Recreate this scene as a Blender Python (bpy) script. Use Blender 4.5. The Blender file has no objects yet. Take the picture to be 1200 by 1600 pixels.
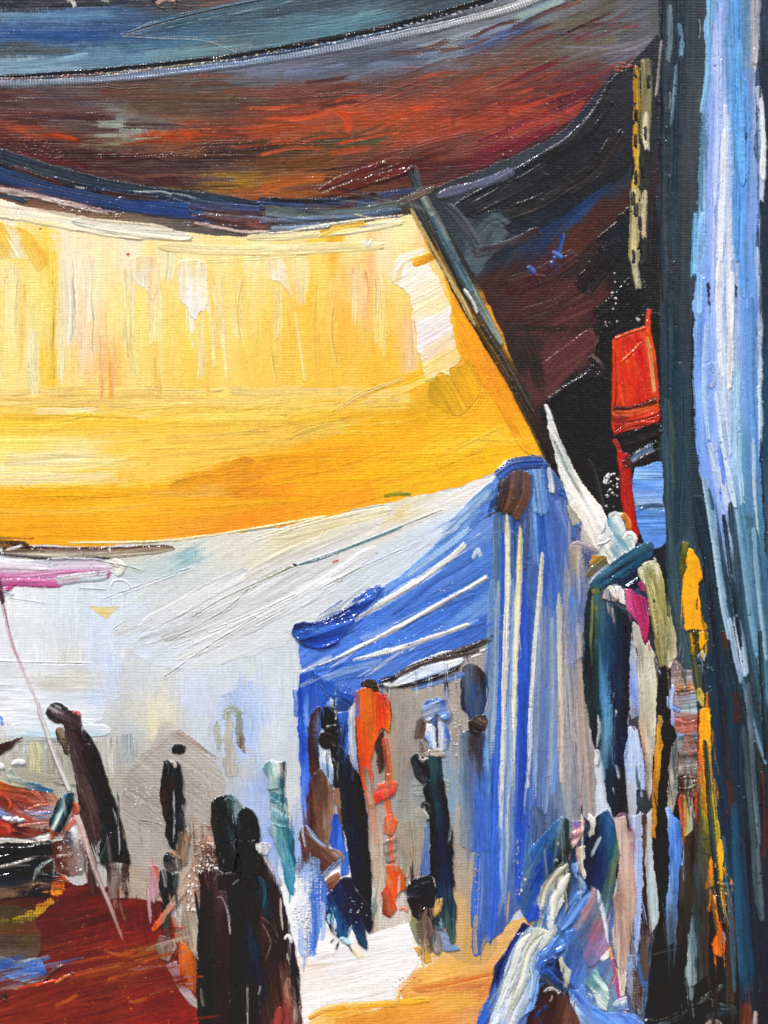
import bpy, math
import numpy as np

# ------------------------------------------------------------------ camera, sky, sun, exposure
SC = bpy.context.scene
CENTRE_Z = 1.7                      # height of the picture's centre above the ground, metres
cam_data = bpy.data.cameras.new('camera')
cam = bpy.data.objects.new('camera', cam_data)
SC.collection.objects.link(cam)
cam.location = (0.0, -3.0, CENTRE_Z)
cam.rotation_euler = (math.radians(90), 0, 0)
cam_data.sensor_fit = 'HORIZONTAL'
cam_data.sensor_width = 36
cam_data.lens = 90.0                # 1.2 m wide at 3 m
cam_data.clip_start = 0.05
cam_data.clip_end = 500
SC.camera = cam

SUN_EL, SUN_AZ = math.radians(50), math.radians(-36)     # high, in front, a little to the left
world = bpy.data.worlds.new('World'); SC.world = world
world.use_nodes = True
wn = world.node_tree.nodes; wl = world.node_tree.links
bg = wn['Background']
sky_tex = wn.new('ShaderNodeTexSky'); sky_tex.sky_type = 'NISHITA'; sky_tex.sun_disc = False
sky_tex.sun_elevation = SUN_EL
sky_tex.sun_rotation = math.pi + SUN_AZ
sky_tex.dust_density = 4.0; sky_tex.ozone_density = 0.6; sky_tex.air_density = 0.7
wl.new(sky_tex.outputs[0], bg.inputs[0]); bg.inputs[1].default_value = 0.11
sun_data = bpy.data.lights.new('sun', 'SUN')
sun_data.energy = 3.2; sun_data.angle = math.radians(4); sun_data.color = (1.0, 0.985, 0.965)
sun = bpy.data.objects.new('sun', sun_data); SC.collection.objects.link(sun)
sun.rotation_euler = (math.radians(90) - SUN_EL, 0, SUN_AZ)
SC.view_settings.view_transform = 'Standard'; SC.view_settings.look = 'None'
SC.view_settings.gamma = 1; SC.view_settings.exposure = -0.02
SC.view_settings.use_curve_mapping = False

# ------------------------------------------------------------------ paint engine
# The place is an oil painting worked with a knife.  One unit below is one millimetre on
# the canvas; every stroke lays pigment (colour), thickness (height) and knife grooves.
W, H, PAD = 1200, 1600, 64
GW, GH = W + 2*PAD, H + 2*PAD
f32 = np.float32

def hash01(x, y, seed):
    h = (x*374761393 + y*668265263 + seed*1274126177) & 0xffffffff
    h = ((h ^ (h >> 13))*1103515245) & 0xffffffff
    h = ((h ^ (h >> 16))*2246822519) & 0xffffffff
    return ((h ^ (h >> 15)) & 0xffff).astype(f32)/65535.0

def vnoise(x, y, seed=0):
    x = np.asarray(x, f32); y = np.asarray(y, f32)
    xi = np.floor(x); yi = np.floor(y)
    fx = x - xi; fy = y - yi
    fx = fx*fx*(3 - 2*fx); fy = fy*fy*(3 - 2*fy)
    xi = xi.astype(np.int64); yi = yi.astype(np.int64)
    a = hash01(xi, yi, seed); b = hash01(xi + 1, yi, seed)
    c = hash01(xi, yi + 1, seed); d = hash01(xi + 1, yi + 1, seed)
    return (a*(1 - fx) + b*fx)*(1 - fy) + (c*(1 - fx) + d*fx)*fy

def hx(s):
    if not isinstance(s, str): return np.array(s, f32)
    s = s.lstrip('#')
    return np.array([int(s[i:i+2], 16)/255 for i in (0, 2, 4)], f32)

yy, xx = np.mgrid[0:GH, 0:GW]
PXX = (xx - PAD).astype(f32); PYY = (yy - PAD).astype(f32)
del xx, yy
# plain linen weave, slightly irregular threads
_wx = PXX + 2.2*vnoise(PXX/90, PYY/23, 5) ; _wy = PYY + 2.2*vnoise(PXX/23, PYY/90, 6)
PER = 4.4
_a = np.abs(np.sin(math.pi*_wx/PER)); _b = np.abs(np.sin(math.pi*_wy/PER))
_k = (np.floor(_wx/PER) + np.floor(_wy/PER)) % 2
WEAVE = np.where(_k < 1, _a*(0.55 + 0.45*_b), _b*(0.55 + 0.45*_a)).astype(f32)
WEAVE = WEAVE*(0.55 + 0.9*vnoise(_wx/PER/1.4, _wy/PER/1.4, 7))*(.45 + 1.1*vnoise(_wx/38, _wy/38, 8)) + .09*(vnoise(_wx/14, _wy/2.6, 9) + vnoise(_wx/2.6, _wy/14, 10) - 1)
WEAVE = np.clip(WEAVE, 0, 1).astype(f32)
del _a, _b, _k, _wx, _wy

COL = np.empty((GH, GW, 3), f32); COL[:] = hx('#dcd8d0')
HGT = np.zeros((GH, GW), f32)
THIN = np.ones((GH, GW), f32)
GLO = np.full((GH, GW), 0.35, f32)
OWN = np.zeros((GH, GW), np.int16)
PARTS = ['canvas/primed_cloth']; PID = {'canvas/primed_cloth': 0}
ALIAS = {}         # traces and specks of colour that belong to the surface they lie on
def pid(key):
    root = key.split('/')[0]
    if root in ('ground', 'red_ground', 'sky'): key = root
    key = ALIAS.get(key, key)
    if key not in PID:
        PID[key] = len(PARTS); PARTS.append(key)
    return PID[key]

def catmull(p, n):
    p = np.array(p, float)
    if len(p) == 2:
        t = np.linspace(0, 1, n)[:, None]
        return p[0]*(1 - t) + p[1]*t
    q = np.vstack([2*p[0] - p[1], p, 2*p[-1] - p[-2]])
    seg = np.hypot(*(p[1:, :2] - p[:-1, :2]).T) + 1e-6
    s = np.concatenate([[0], np.cumsum(seg)])
    tt = np.linspace(0, s[-1], n)
    i = np.clip(np.searchsorted(s, tt, 'right') - 1, 0, len(p) - 2)
    u = ((tt - s[i])/seg[i])[:, None]
    a, b, c, d = q[i], q[i+1], q[i+2], q[i+3]
    r = 0.5*((2*b) + (-a + c)*u + (2*a - 5*b + 4*c - d)*u*u + (-a + 3*b - 3*c + d)*u**3)
    if r.shape[1] > 2: r[:, 2] = b[:, 2]*(1 - u[:, 0]) + c[:, 2]*u[:, 0]
    return r

def seed_of(pts):
    v = 0
    for p in pts: v = (v*31 + int(p[0]*7) + int(p[1]*13)) & 0xfffff
    return v

def ramp(cols, q):
    c = np.array([hx(k) for k in cols], f32)
    if len(c) == 1: return np.broadcast_to(c[0], q.shape + (3,)).copy()
    q = np.clip(q, 0, 1)*(len(c) - 1)
    i = np.minimum(q.astype(int), len(c) - 2); f = (q - i)[..., None]
    return c[i]*(1 - f) + c[i+1]*f

def blur(a, r):
    # box blur, two passes per axis
    for ax in (0, 1):
        for _ in range(2):
            pad = [(0, 0)]*a.ndim; pad[ax] = (r + 1, r)
            c = np.cumsum(np.pad(a, pad, mode='edge'), axis=ax, dtype=np.float64)
            n = a.shape[ax]
            hi = np.take(c, np.arange(2*r + 1, 2*r + 1 + n), axis=ax)
            lo = np.take(c, np.arange(0, n), axis=ax)
            a = ((hi - lo)/(2*r + 1)).astype(f32)
    return a

def S(key, pts, w, cols, th=1.6, rag=0.09, mix=0.36, dry=(0, 0.1), smear=0.3, ridge=0.6, lines=0.5,
      ends=(6, 12), sw=3.0, taper=(0.15, 0.2), along=None, comb=0, drag=30, gloss=0.2, owner=True, fleck=0.05, soft=0, smudge=False):
    """one knife or brush stroke.  pts: (x, y) or (x, y, width factor); w: half width"""
    sd = seed_of(pts)
    P = [(p[0], p[1], p[2] if len(p) > 2 else 1.0) for p in pts]
    if len(P) == 2:
        k_ = ((sd % 97)/97 - .5)*.16; P.insert(1, ((P[0][0] + P[1][0])/2 + (P[1][1] - P[0][1])*k_, (P[0][1] + P[1][1])/2 - (P[1][0] - P[0][0])*k_, 1.06))
    L = sum(math.hypot(P[i+1][0] - P[i][0], P[i+1][1] - P[i][1]) for i in range(len(P) - 1)) + 1
    if L < 130 and w > 2.5:            # a short dab spreads past the points where the knife was set down and lifted
        g = min(.55*w + 2.5, 9)*min(1, (130 - L)/60)
        for i, j, in ((0, 1), (-1, -2)):
            dx, dy = P[i][0] - P[j][0], P[i][1] - P[j][1]; q = math.hypot(dx, dy) + 1e-6
            P[i] = (P[i][0] + dx/q*g, P[i][1] + dy/q*g, P[i][2])
        L += 2*g
        w = w*1.08
        if L < 80: rag = max(rag, .2)
    n = max(int(L*1.9), 8)
    c = catmull(P, n)
    d = np.gradient(c[:, :2], axis=0); d /= (np.hypot(d[:, 0], d[:, 1])[:, None] + 1e-9)
    nx, ny = d[:, 1], -d[:, 0]
    if abs(c[-1, 0] - c[0, 0]) > abs(c[-1, 1] - c[0, 1]):
        if ny.mean() < 0: nx, ny = -nx, -ny
    elif nx.mean() < 0: nx, ny = -nx, -ny
    t = np.linspace(0, 1, n)
    wf = w*np.maximum(c[:, 2], 0.02)
    e0, e1 = (max(k, min(.5, .85*w/L), 1e-3) for k in taper) if ends != (0, 0) else (max(taper[0], 1e-3), max(taper[1], 1e-3))
    wf = wf*np.sqrt(np.clip(t/e0, 0, 1)*(2 - np.clip(t/e0, 0, 1)) + 1e-4)*np.sqrt(np.clip((1 - t)/e1, 0, 1)*(2 - np.clip((1 - t)/e1, 0, 1)) + 1e-4)
    wl_ = wf*(1 + rag*2*(vnoise(t*L/34, 0*t + 3.3, sd) - .5) + rag*.9*(vnoise(t*L/8, 0*t + 9.3, sd) - .5))
    wr_ = wf*(1 + rag*2*(vnoise(t*L/34, 0*t + 5.7, sd) - .5) + rag*.9*(vnoise(t*L/8, 0*t + 1.3, sd) - .5))
    m = max(int(wf.max()*2*1.7), 5)
    u = np.linspace(-1, 1, m)
    off = np.where(u[None] < 0, wl_[:, None], wr_[:, None])*u[None]
    X = c[:, 0:1] + nx[:, None]*off; Y = c[:, 1:2] + ny[:, None]*off
    xi = np.rint(X).astype(int) + PAD; yi = np.rint(Y).astype(int) + PAD
    ok = (xi >= 0) & (xi < GW) & (yi >= 0) & (yi < GH)
    if not ok.any(): return
    x0, x1 = xi[ok].min(), xi[ok].max() + 1; y0, y1 = yi[ok].min(), yi[ok].max() + 1
    T = np.full((y1 - y0, x1 - x0), -1, f32); U = np.zeros_like(T)
    TT = np.broadcast_to(t[:, None], X.shape); UU = np.broadcast_to(u[None], X.shape)
    T[yi[ok] - y0, xi[ok] - x0] = TT[ok]; U[yi[ok] - y0, xi[ok] - x0] = UU[ok]
    my, mx = np.nonzero(T >= 0)
    tt = T[my, mx]; uu = U[my, mx]
    gy, gx = my + y0, mx + x0
    ii = np.minimum((tt*(n - 1)).astype(int), n - 1)
    lat = uu*wf[ii]; al = tt*L
    n1 = vnoise(lat/sw + 100, al/(90 + L*.3), sd + 1)
    n2 = vnoise(lat/(sw*.4) + 40, al/(50 + L*.2), sd + 2)
    n3 = .5 + (vnoise(lat/1.15 + 70, al/(35 + L*.15), sd + 3) - .5)*np.clip(2.2*vnoise(lat/6 + 9, al/38, sd + 33) - .35, .1, 1.4)
    br = (n1*.55 + n2*.45)
    # load, ragged ends, dry gaps
    load = 1 - (dry[0]*(1 - tt) + dry[1]*tt)
    if soft: load = load*(1 - soft*np.maximum(uu**2, np.abs(2*tt - 1)**3))
    grain = .42*br + .2*n3 + .38*WEAVE[gy, gx]
    a = np.clip((load*1.12 - (1 - grain)*1.0)*6 + (load - .5)*6, 0, 1) if max(dry) > .02 or soft else np.ones_like(tt)
    en = (vnoise(lat/1.5 + 10, al/9, sd + 4)*.5 + vnoise(lat/3.4 + 10, al/30, sd + 14)*.5 + vnoise(lat/8 + 10, 0*tt, sd + 5)*.6)*np.minimum(1, L/60)
    es = min(1, L/110)
    a0 = np.clip((al - ends[0]*es*en)/1.5 + .3, 0, 1); a1 = np.clip((L - al - ends[1]*es*en)/1.5 + .3, 0, 1)
    a = a*a0*a1
    edge = (1 - np.abs(uu))*wf[ii]
    a = a*np.clip(edge/0.9 + .45, 0, 1)
    gt = .5*vnoise(PXX[gy, gx]/1.9, PYY[gy, gx]/1.9, sd + 21) + .5*WEAVE[gy, gx]      # the rim skips over the threads
    a = a*np.clip((gt - (.55 - edge/(.9 + 4.2*np.clip(1.8*vnoise(al/22, uu, sd + 22) - .6, 0, 1))))*5 + .5, 0, 1)
    q = (uu + 1)/2 + mix*2.6*(br - .5) + mix*.7*(n3 - .5)
    if along is not None:
        tq = tt + .5*mix*(br - .5)*2*min(1, 40/L) + .25*mix*(n3 - .5)
        A = ramp(cols, q); B = ramp(along, tq)
        colr = A*.35 + B*.65 if len(cols) > 1 else B
    else:
        colr = ramp(cols, q)
    colr = colr*(1 + .34*(n3 - .5) + .24*(n2 - .5))[:, None] + (.05*(n3 - .5))[:, None]
    if smudge:         # a clean knife: it only drags what is already there
        t0 = np.clip(tt - drag*(.5 + n1)/L, 0, 1)*0 + tt - np.minimum(tt, drag*(.3 + 1.2*n1)/L); i0 = (t0*(n - 1)).astype(int)
        sx = np.clip(np.rint(c[i0, 0] + nx[i0]*lat).astype(int) + PAD, 0, GW - 1)
        sy = np.clip(np.rint(c[i0, 1] + ny[i0]*lat).astype(int) + PAD, 0, GH - 1)
        colr = COL[sy, sx]*(1 + .10*(n3 - .5))[:, None]
        a = a*np.clip(2.6*n2 - .7, 0, 1)*.85*np.clip(edge/2, 0, 1)
    elif smear > 0:
        t0 = np.clip(tt - drag*(.4 + n1)/L, 0, 1); i0 = (t0*(n - 1)).astype(int)
        sx = np.clip(np.rint(c[i0, 0] + nx[i0]*lat).astype(int) + PAD, 0, GW - 1)
        sy = np.clip(np.rint(c[i0, 1] + ny[i0]*lat).astype(int) + PAD, 0, GH - 1)
        k = (smear*np.clip(2*n2 - .35, 0, 1.3)*np.clip(1.3 - tt, .3, 1))[:, None]
        colr = colr*(1 - k) + COL[sy, sx]*k
    if fleck > 0:      # pin-holes and pickings in the paint
        fl = vnoise(PXX[gy, gx]/2.4, PYY[gy, gx]/4.2, sd + 8)*.6 + vnoise(PXX[gy, gx]/9, PYY[gy, gx]/15, sd + 9)*.4
        a = a*np.clip((fl - (.08 + fleck*1.5))*14 + .5, 0, 1)
    prof = np.clip(edge/(1.6 + 2.4*n1), 0, 1)**.8
    hh = th*.85*prof*(1 + .9*(vnoise(al/34, uu*1.1 + 5, sd + 18) - .5) + .35*(n1 - .5))
    side = np.where(uu < 0, 0.0, 40.0)
    wv = np.clip(2.6*vnoise(al/26 + 3, side + al/90, sd + 6) - 1.0, 0, 1.3)*(.5 + .8*vnoise(al/5, side, sd + 7))
    hh = hh + ridge*np.exp(-((edge - 1.4)/1.5)**2)*wv*np.minimum(1, wf[ii]/3)
    we = np.clip(2.4*vnoise(lat/7, 0*lat + 2.5, sd + 17) - .8, 0, 1.2)
    hh = hh + ridge*.8*np.exp(-(((L - al) - ends[1]*en - 2.5)/2.6)**2)*we*(wf[ii] > 2)
    hh = hh + lines*((n3 - .5)*.6 + (n2 - .5)*.7)*prof
    if comb:
        cb = .5 + .5*np.sin(2*math.pi*al/comb + 3*n1)
        hh = hh + .9*cb*prof*th*.5
        colr = colr*(.80 + .34*cb)[:, None]
    if w > 4:          # wet in wet: the outer streaks pick up what they touch
        ke = np.clip((np.abs(uu) - .5)/.5, 0, 1)*np.clip(2.4*n2 - .9, 0, 1)*.75
        ox_ = np.clip(np.rint(c[ii, 0] + nx[ii]*lat*1.12).astype(int) + PAD, 0, GW - 1)
        oy_ = np.clip(np.rint(c[ii, 1] + ny[ii]*lat*1.12).astype(int) + PAD, 0, GH - 1)
        colr = colr*(1 - ke[:, None]) + COL[oy_, ox_]*ke[:, None]
    colr = np.clip(colr, 0.012, .95)
    aa = a[:, None]
    COL[gy, gx] = COL[gy, gx]*(1 - aa) + colr*aa
    under = HGT[gy, gx]
    HGT[gy, gx] = under*(1 - a) + (under*(.85 if smudge or soft else .45) + hh*(.3 if smudge else .45 if soft else 1))*a
    tn = math.exp(-th/1.1)
    if smudge: tn = 1.0
    THIN[gy, gx] = THIN[gy, gx]*(1 - a) + np.minimum(THIN[gy, gx], tn)*a
    GLO[gy, gx] = GLO[gy, gx]*(1 - a) + gloss*a
    if owner:
        core = (a0*a1 > .5) & (load > .25) & (a > .15)
        if max(dry) > .3: core = core & (load*.8 + br*.5 > .45)
        OWN[gy[core], gx[core]] = pid(key)

def poly_mask(poly, x0, y0, x1, y1, rag, sd, rs=9):
    X = PXX[y0:y1, x0:x1]; Y = PYY[y0:y1, x0:x1]
    if rag:
        X2 = X + rag*2*(vnoise(X/rs, Y/rs, sd) - .5) + rag*.6*(vnoise(X/5, Y/5, sd + 2) - .5)
        Y2 = Y + rag*2*(vnoise(X/rs, Y/rs, sd + 1) - .5) + rag*.6*(vnoise(X/5, Y/5, sd + 3) - .5)
    else: X2, Y2 = X, Y
    ins = np.zeros(X.shape, bool)
    n = len(poly)
    for i in range(n):
        ax, ay = poly[i]; bx, by = poly[(i + 1) % n]
        if ay == by: continue
        c = ((ay > Y2) != (by > Y2)) & (X2 < (bx - ax)*(Y2 - ay)/(by - ay) + ax)
        ins ^= c
    return ins

def F(key, poly, ctrl, ang=0, flow=None, aniso=2.5, warp=(26, 5), streak=.07, th=.5, lines=.22, rag=2.0,
      ridge=.5, smooth=True, dry=0, gloss=.35, weave=None, pw=2.2, sl=70, sw=3.2, owner=True, rs=20, grit=1.0):
    """an area of paint; ctrl: (x, y, colour) pigments put down and dragged along the direction of the knife"""
    sd = seed_of(poly)
    if smooth and len(poly) > 3:
        pp = [tuple(p) for p in poly]; pp.append(pp[0])
        per = sum(math.hypot(pp[i+1][0]-pp[i][0], pp[i+1][1]-pp[i][1]) for i in range(len(pp)-1))
        q = np.array(pp, float)
        out = []
        k = len(poly)
        for i in range(k):
            a, b, c2, d2 = np.array(poly[i-1]), np.array(poly[i]), np.array(poly[(i+1) % k]), np.array(poly[(i+2) % k])
            for s_ in (0, .25, .5, .75):
                r = .5*((2*b) + .6*(-a + c2)*s_ + (1.2*a - 4.2*b + 3.6*c2 - .6*d2)*s_*s_ + (-.6*a + 2.2*b - 2.2*c2 + .6*d2)*s_**3) if False else None
                t1 = .35*(c2 - a); t2 = .35*(d2 - b)
                h00 = 2*s_**3 - 3*s_**2 + 1; h10 = s_**3 - 2*s_**2 + s_; h01 = -2*s_**3 + 3*s_**2; h11 = s_**3 - s_**2
                out.append(tuple(h00*b + h10*t1 + h01*c2 + h11*t2))
        poly = out
    xs = [p[0] for p in poly]; ys = [p[1] for p in poly]
    x0 = max(int(min(xs) - rag*3) + PAD - 4, 0); x1 = min(int(max(xs) + rag*3) + PAD + 5, GW)
    y0 = max(int(min(ys) - rag*3) + PAD - 4, 0); y1 = min(int(max(ys) + rag*3) + PAD + 5, GH)
    if x1 <= x0 or y1 <= y0: return
    ins = poly_mask(poly, x0, y0, x1, y1, rag, sd, rs)
    soft = blur(ins.astype(f32), 3); soft1 = blur(ins.astype(f32), 1)
    my, mx = np.nonzero(ins); gy, gx = my + y0, mx + x0
    X = PXX[gy, gx]; Y = PYY[gy, gx]
    ca, sa = math.cos(math.radians(ang)), math.sin(math.radians(ang))
    if flow is not None:
        fl = catmull(flow, 200)
        Yf = Y - np.interp(X, fl[:, 0], fl[:, 1]).astype(f32) ; A = X; B = Yf
        cx = np.array([k[0] for k in ctrl], f32)
        cy = np.array([k[1] for k in ctrl], f32) - np.interp(cx, fl[:, 0], fl[:, 1]).astype(f32)
        ca_, cb_ = cx, cy
    else:
        A = X*ca + Y*sa; B = -X*sa + Y*ca
        cx = np.array([k[0] for k in ctrl], f32); cy = np.array([k[1] for k in ctrl], f32)
        ca_ = cx*ca + cy*sa; cb_ = -cx*sa + cy*ca
    n1 = vnoise(B/sw, A/sl, sd + 11); n2 = vnoise(B/(sw*2.6), A/(sl*1.4), sd + 12); n3 = .5 + (vnoise(B/1.3, A/(sl*.45), sd + 13) - .5)*np.clip(2.2*vnoise(B/8, A/45, sd + 34) - .35, .1, 1.4)
    nb = vnoise(B/26, A/60, sd + 14)
    A2 = A + warp[0]*2*(.6*n1 + .4*n2 - .5) + warp[0]*.8*(nb - .5)
    B2 = B + warp[1]*2*(n2 - .5) + warp[1]*1.6*(vnoise(A/22, B/14, sd + 15) - .5)
    if grit:      # scumbled: neighbouring pigments break over the threads
        gr_ = .45*vnoise(X/1.7, Y/1.7, sd + 31) + .3*vnoise(X/4.5, Y/4.5, sd + 32) + .35*WEAVE[gy, gx] - .5
        A2 = A2 + grit*34*gr_; B2 = B2 + grit*15*gr_
    num = np.zeros((len(A), 3), f32); den = np.zeros(len(A), f32)
    cc = np.array([hx(k[2]) for k in ctrl], f32)
    for i in range(len(ctrl)):
        d2 = ((A2 - ca_[i])/aniso)**2 + (B2 - cb_[i])**2 + 9
        wt = d2**(-pw)
        num += wt[:, None]*cc[i]; den += wt
    colr = num/den[:, None]
    colr = colr*(1 + streak*2.4*(.4*n1 + .6*n3 - .5) + streak*1.0*(nb - .5))[:, None]
    wv = WEAVE[gy, gx]
    a = np.ones(len(A), f32)
    if np.any(dry):
        gr = .35*n1 + .2*n2 + .45*wv
        a = np.clip((gr - dry)*7 + .5, 0, 1)
    colr = np.clip(colr*(1 + .05*(wv - .5))[:, None] + (.03*(n3 - .5))[:, None], .012, .95)
    if rag:
        gt = .5*vnoise(X/1.9, Y/1.9, sd + 21) + .5*wv
        a = a*np.clip((gt - (.9 - (soft1[my, mx] - .5)*2.4))*5 + .5, 0, 1)
    aa = a[:, None]
    COL[gy, gx] = COL[gy, gx]*(1 - aa) + colr*aa
    e = 1 - soft[my, mx]
    hh = th*np.clip(1.25 - e*1.3, 0, 1) + ridge*np.clip(e - .08, 0, .4)*2.2*vnoise(X/9, Y/9, sd + 16) + lines*((n3 - .5) + .8*(n1 - .5))
    hh = hh + .35*th*(nb - .5)
    if th > 1.2:
        hh = hh + th*1.1*(vnoise(B/7.5, A/80, sd + 41) - .5)*np.clip(1.25 - e*1.3, 0, 1)
        gloss = min(gloss, .16)
    HGT[gy, gx] = HGT[gy, gx]*(1 - a) + (HGT[gy, gx]*.4 + hh)*a
    tn = math.exp(-th/1.0) if weave is None else weave
    THIN[gy, gx] = THIN[gy, gx]*(1 - a) + tn*a
    GLO[gy, gx] = GLO[gy, gx]*(1 - a) + gloss*a
    if owner: OWN[gy, gx] = pid(key)

def K(key, pts, w=1.6, col=None, depth=.8, ridge=1.0):
    depth *= .6; ridge *= .5; w *= 1.1
    """a line scored by the edge of the knife: a groove with a burr on each side (and its own trace of colour)"""
    P = catmull([(p[0], p[1], p[2] if len(p) > 2 else 1) for p in pts], 4 + int(2*sum(math.hypot(pts[i+1][0]-pts[i][0], pts[i+1][1]-pts[i][1]) for i in range(len(pts)-1))))
    sd = seed_of(pts)
    x0 = max(int(P[:, 0].min() - 3*w) + PAD - 2, 0); x1 = min(int(P[:, 0].max() + 3*w) + PAD + 3, GW)
    y0 = max(int(P[:, 1].min() - 3*w) + PAD - 2, 0); y1 = min(int(P[:, 1].max() + 3*w) + PAD + 3, GH)
    if x1 <= x0 or y1 <= y0: return
    r = int(3*w) + 2
    D = np.full((y1 - y0, x1 - x0), 99, f32)
    oy, ox = np.mgrid[-r:r+1, -r:r+1]
    for p in P[::2]:
        bx = int(round(p[0])) + PAD; by = int(round(p[1])) + PAD
        gx = bx + ox; gy = by + oy
        ok = (gx >= x0) & (gx < x1) & (gy >= y0) & (gy < y1)
        dd = np.hypot(gx[ok] - PAD - p[0], gy[ok] - PAD - p[1])/max(p[2], .2)
        ly, lx = gy[ok] - y0, gx[ok] - x0
        D[ly, lx] = np.minimum(D[ly, lx], dd)
    sub = HGT[y0:y1, x0:x1]
    nz = .4 + 1.2*vnoise(PXX[y0:y1, x0:x1]/7, PYY[y0:y1, x0:x1]/7, sd)
    sub += (-depth*np.exp(-(D/(w*.55))**2) + ridge*np.exp(-((D - w*1.25)/(w*.6))**2))*nz
    if col is not None:
        a = (np.exp(-(D/(w*.75))**4)*np.clip(nz*1.4 - .2, 0, 1))[..., None]
        COL[y0:y1, x0:x1] = COL[y0:y1, x0:x1]*(1 - a) + hx(col)*a

RNG = np.random.RandomState(7)
def specks(key, poly, n, cols, r=(.8, 1.8), th=1.2, stretch=1.4, ang=0):
    """small loose crumbs of paint"""
    xs = [p[0] for p in poly]; ys = [p[1] for p in poly]
    made = 0
    while made < n:
        x = RNG.uniform(min(xs), max(xs)); y = RNG.uniform(min(ys), max(ys))
        ins = False
        for i in range(len(poly)):
            ax, ay = poly[i]; bx, by = poly[(i + 1) % len(poly)]
            if (ay > y) != (by > y) and x < (bx - ax)*(y - ay)/(by - ay) + ax: ins = not ins
        made += 1 if ins else .02
        if not ins: continue
        c = hx(cols[RNG.randint(len(cols))]); rr = RNG.uniform(*r)
        k = math.radians(ang + RNG.uniform(-35, 35)); ca, sa = math.cos(k), math.sin(k)
        q = int(rr*stretch*1.5) + 2
        bx = int(x) + PAD; by = int(y) + PAD
        if bx - q < 0 or by - q < 0 or bx + q + 1 > GW or by + q + 1 > GH: continue
        oy, ox = np.mgrid[-q:q+1, -q:q+1]
        A = (ox*ca + oy*sa)/(rr*stretch); B = (-ox*sa + oy*ca)/rr
        D = np.hypot(A, B) + 1.5*(vnoise(ox/1.3 + bx, oy/1.3 + by, 3) - .4)
        a = np.clip((1 - D)*2.5, 0, 1); a3 = a[..., None]
        sl = (slice(by - q, by + q + 1), slice(bx - q, bx + q + 1))
        COL[sl] = COL[sl]*(1 - a3) + c*a3
        HGT[sl] += th*a*np.clip(1.2 - D, 0, 1)

def adj(ctrl, sat=1.0, val=1.0, gam=1.0):
    out = []
    for x, y, c in ctrl:
        v = hx(c); g = float(v @ np.array([.3, .55, .15], f32))
        out.append((x, y, tuple(np.clip((g + (v - g)*sat)*val, 0, 1)**gam)))
    return out

def stir(boxes):
    """the wet paint is dragged about a little: edges lose their straightness"""
    global COL, HGT, OWN, THIN, GLO
    amp = np.zeros((GH, GW), f32)
    for x0, y0, x1, y1, a, soft in boxes:
        d = np.minimum(np.minimum(PXX - x0, x1 - PXX), np.minimum(PYY - y0, y1 - PYY))
        amp = np.maximum(amp, a*np.clip(d/soft, 0, 1))
    dx = amp*((vnoise(PXX/44, PYY/60, 901) - .5)*2.0 + (vnoise(PXX/17, PYY/30, 902) - .5)*.6)
    dy = amp*((vnoise(PXX/40, PYY/60, 903) - .5)*2.2 + (vnoise(PXX/13, PYY/40, 904) - .5)*.9)
    sx = np.clip(PXX + PAD + dx, 0, GW - 1.01); sy = np.clip(PYY + PAD + dy, 0, GH - 1.01)
    xi = sx.astype(np.int32); yi = sy.astype(np.int32); fx = sx - xi; fy = sy - yi
    def bil(a):
        if a.ndim == 3: return np.stack([bil(a[..., k]) for k in range(a.shape[2])], -1)
        return ((a[yi, xi]*(1 - fx) + a[yi, xi + 1]*fx)*(1 - fy) + (a[yi + 1, xi]*(1 - fx) + a[yi + 1, xi + 1]*fx)*fy).astype(f32)
    OWN = OWN[np.rint(sy).astype(np.int32), np.rint(sx).astype(np.int32)]
    COL = bil(COL); HGT = bil(HGT); THIN = bil(THIN); GLO = bil(GLO)

def smudges(poly, n, ang, length=(40, 110), w=(2, 6), drag=(20, 50), seed=1, spread=8, lines=.7):
    r = np.random.RandomState(seed)
    xs = [p[0] for p in poly]; ys = [p[1] for p in poly]
    for _ in range(n):
        for _k in range(30):
            x = r.uniform(min(xs), max(xs)); y = r.uniform(min(ys), max(ys)); ins = False
            for i in range(len(poly)):
                ax, ay = poly[i]; bx, by = poly[(i + 1) % len(poly)]
                if (ay > y) != (by > y) and x < (bx - ax)*(y - ay)/(by - ay) + ax: ins = not ins
            if ins: break
        t = math.radians(ang + r.uniform(-spread, spread)); l = r.uniform(*length)/2
        if r.rand() < .35: t += math.pi
        k = r.uniform(-.06, .06)*l
        S(None, [(x - math.cos(t)*l, y - math.sin(t)*l), (x + math.sin(t)*k, y - math.cos(t)*k), (x + math.cos(t)*l, y + math.sin(t)*l)], r.uniform(*w),
          ['#808080'], th=1.2, rag=.15, ridge=lines*.7, lines=lines, smudge=True, drag=r.uniform(*drag), owner=False, fleck=0, taper=(.25, .4))

# ------------------------------------------------------------------ the picture, from the back to the front
def C(s):   # 'x,y,colour; ...'
    out = []
    for k in s.replace('\n', ' ').split(';'):
        k = k.strip()
        if k:
            a, b, c = k.split(','); out.append((float(a), float(b), c.strip()))
    return out
def Pg(s): return [tuple(float(v) for v in k.split(',')) for k in s.split()]
LO, RX, BY = -66, 1266, 1666

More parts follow.
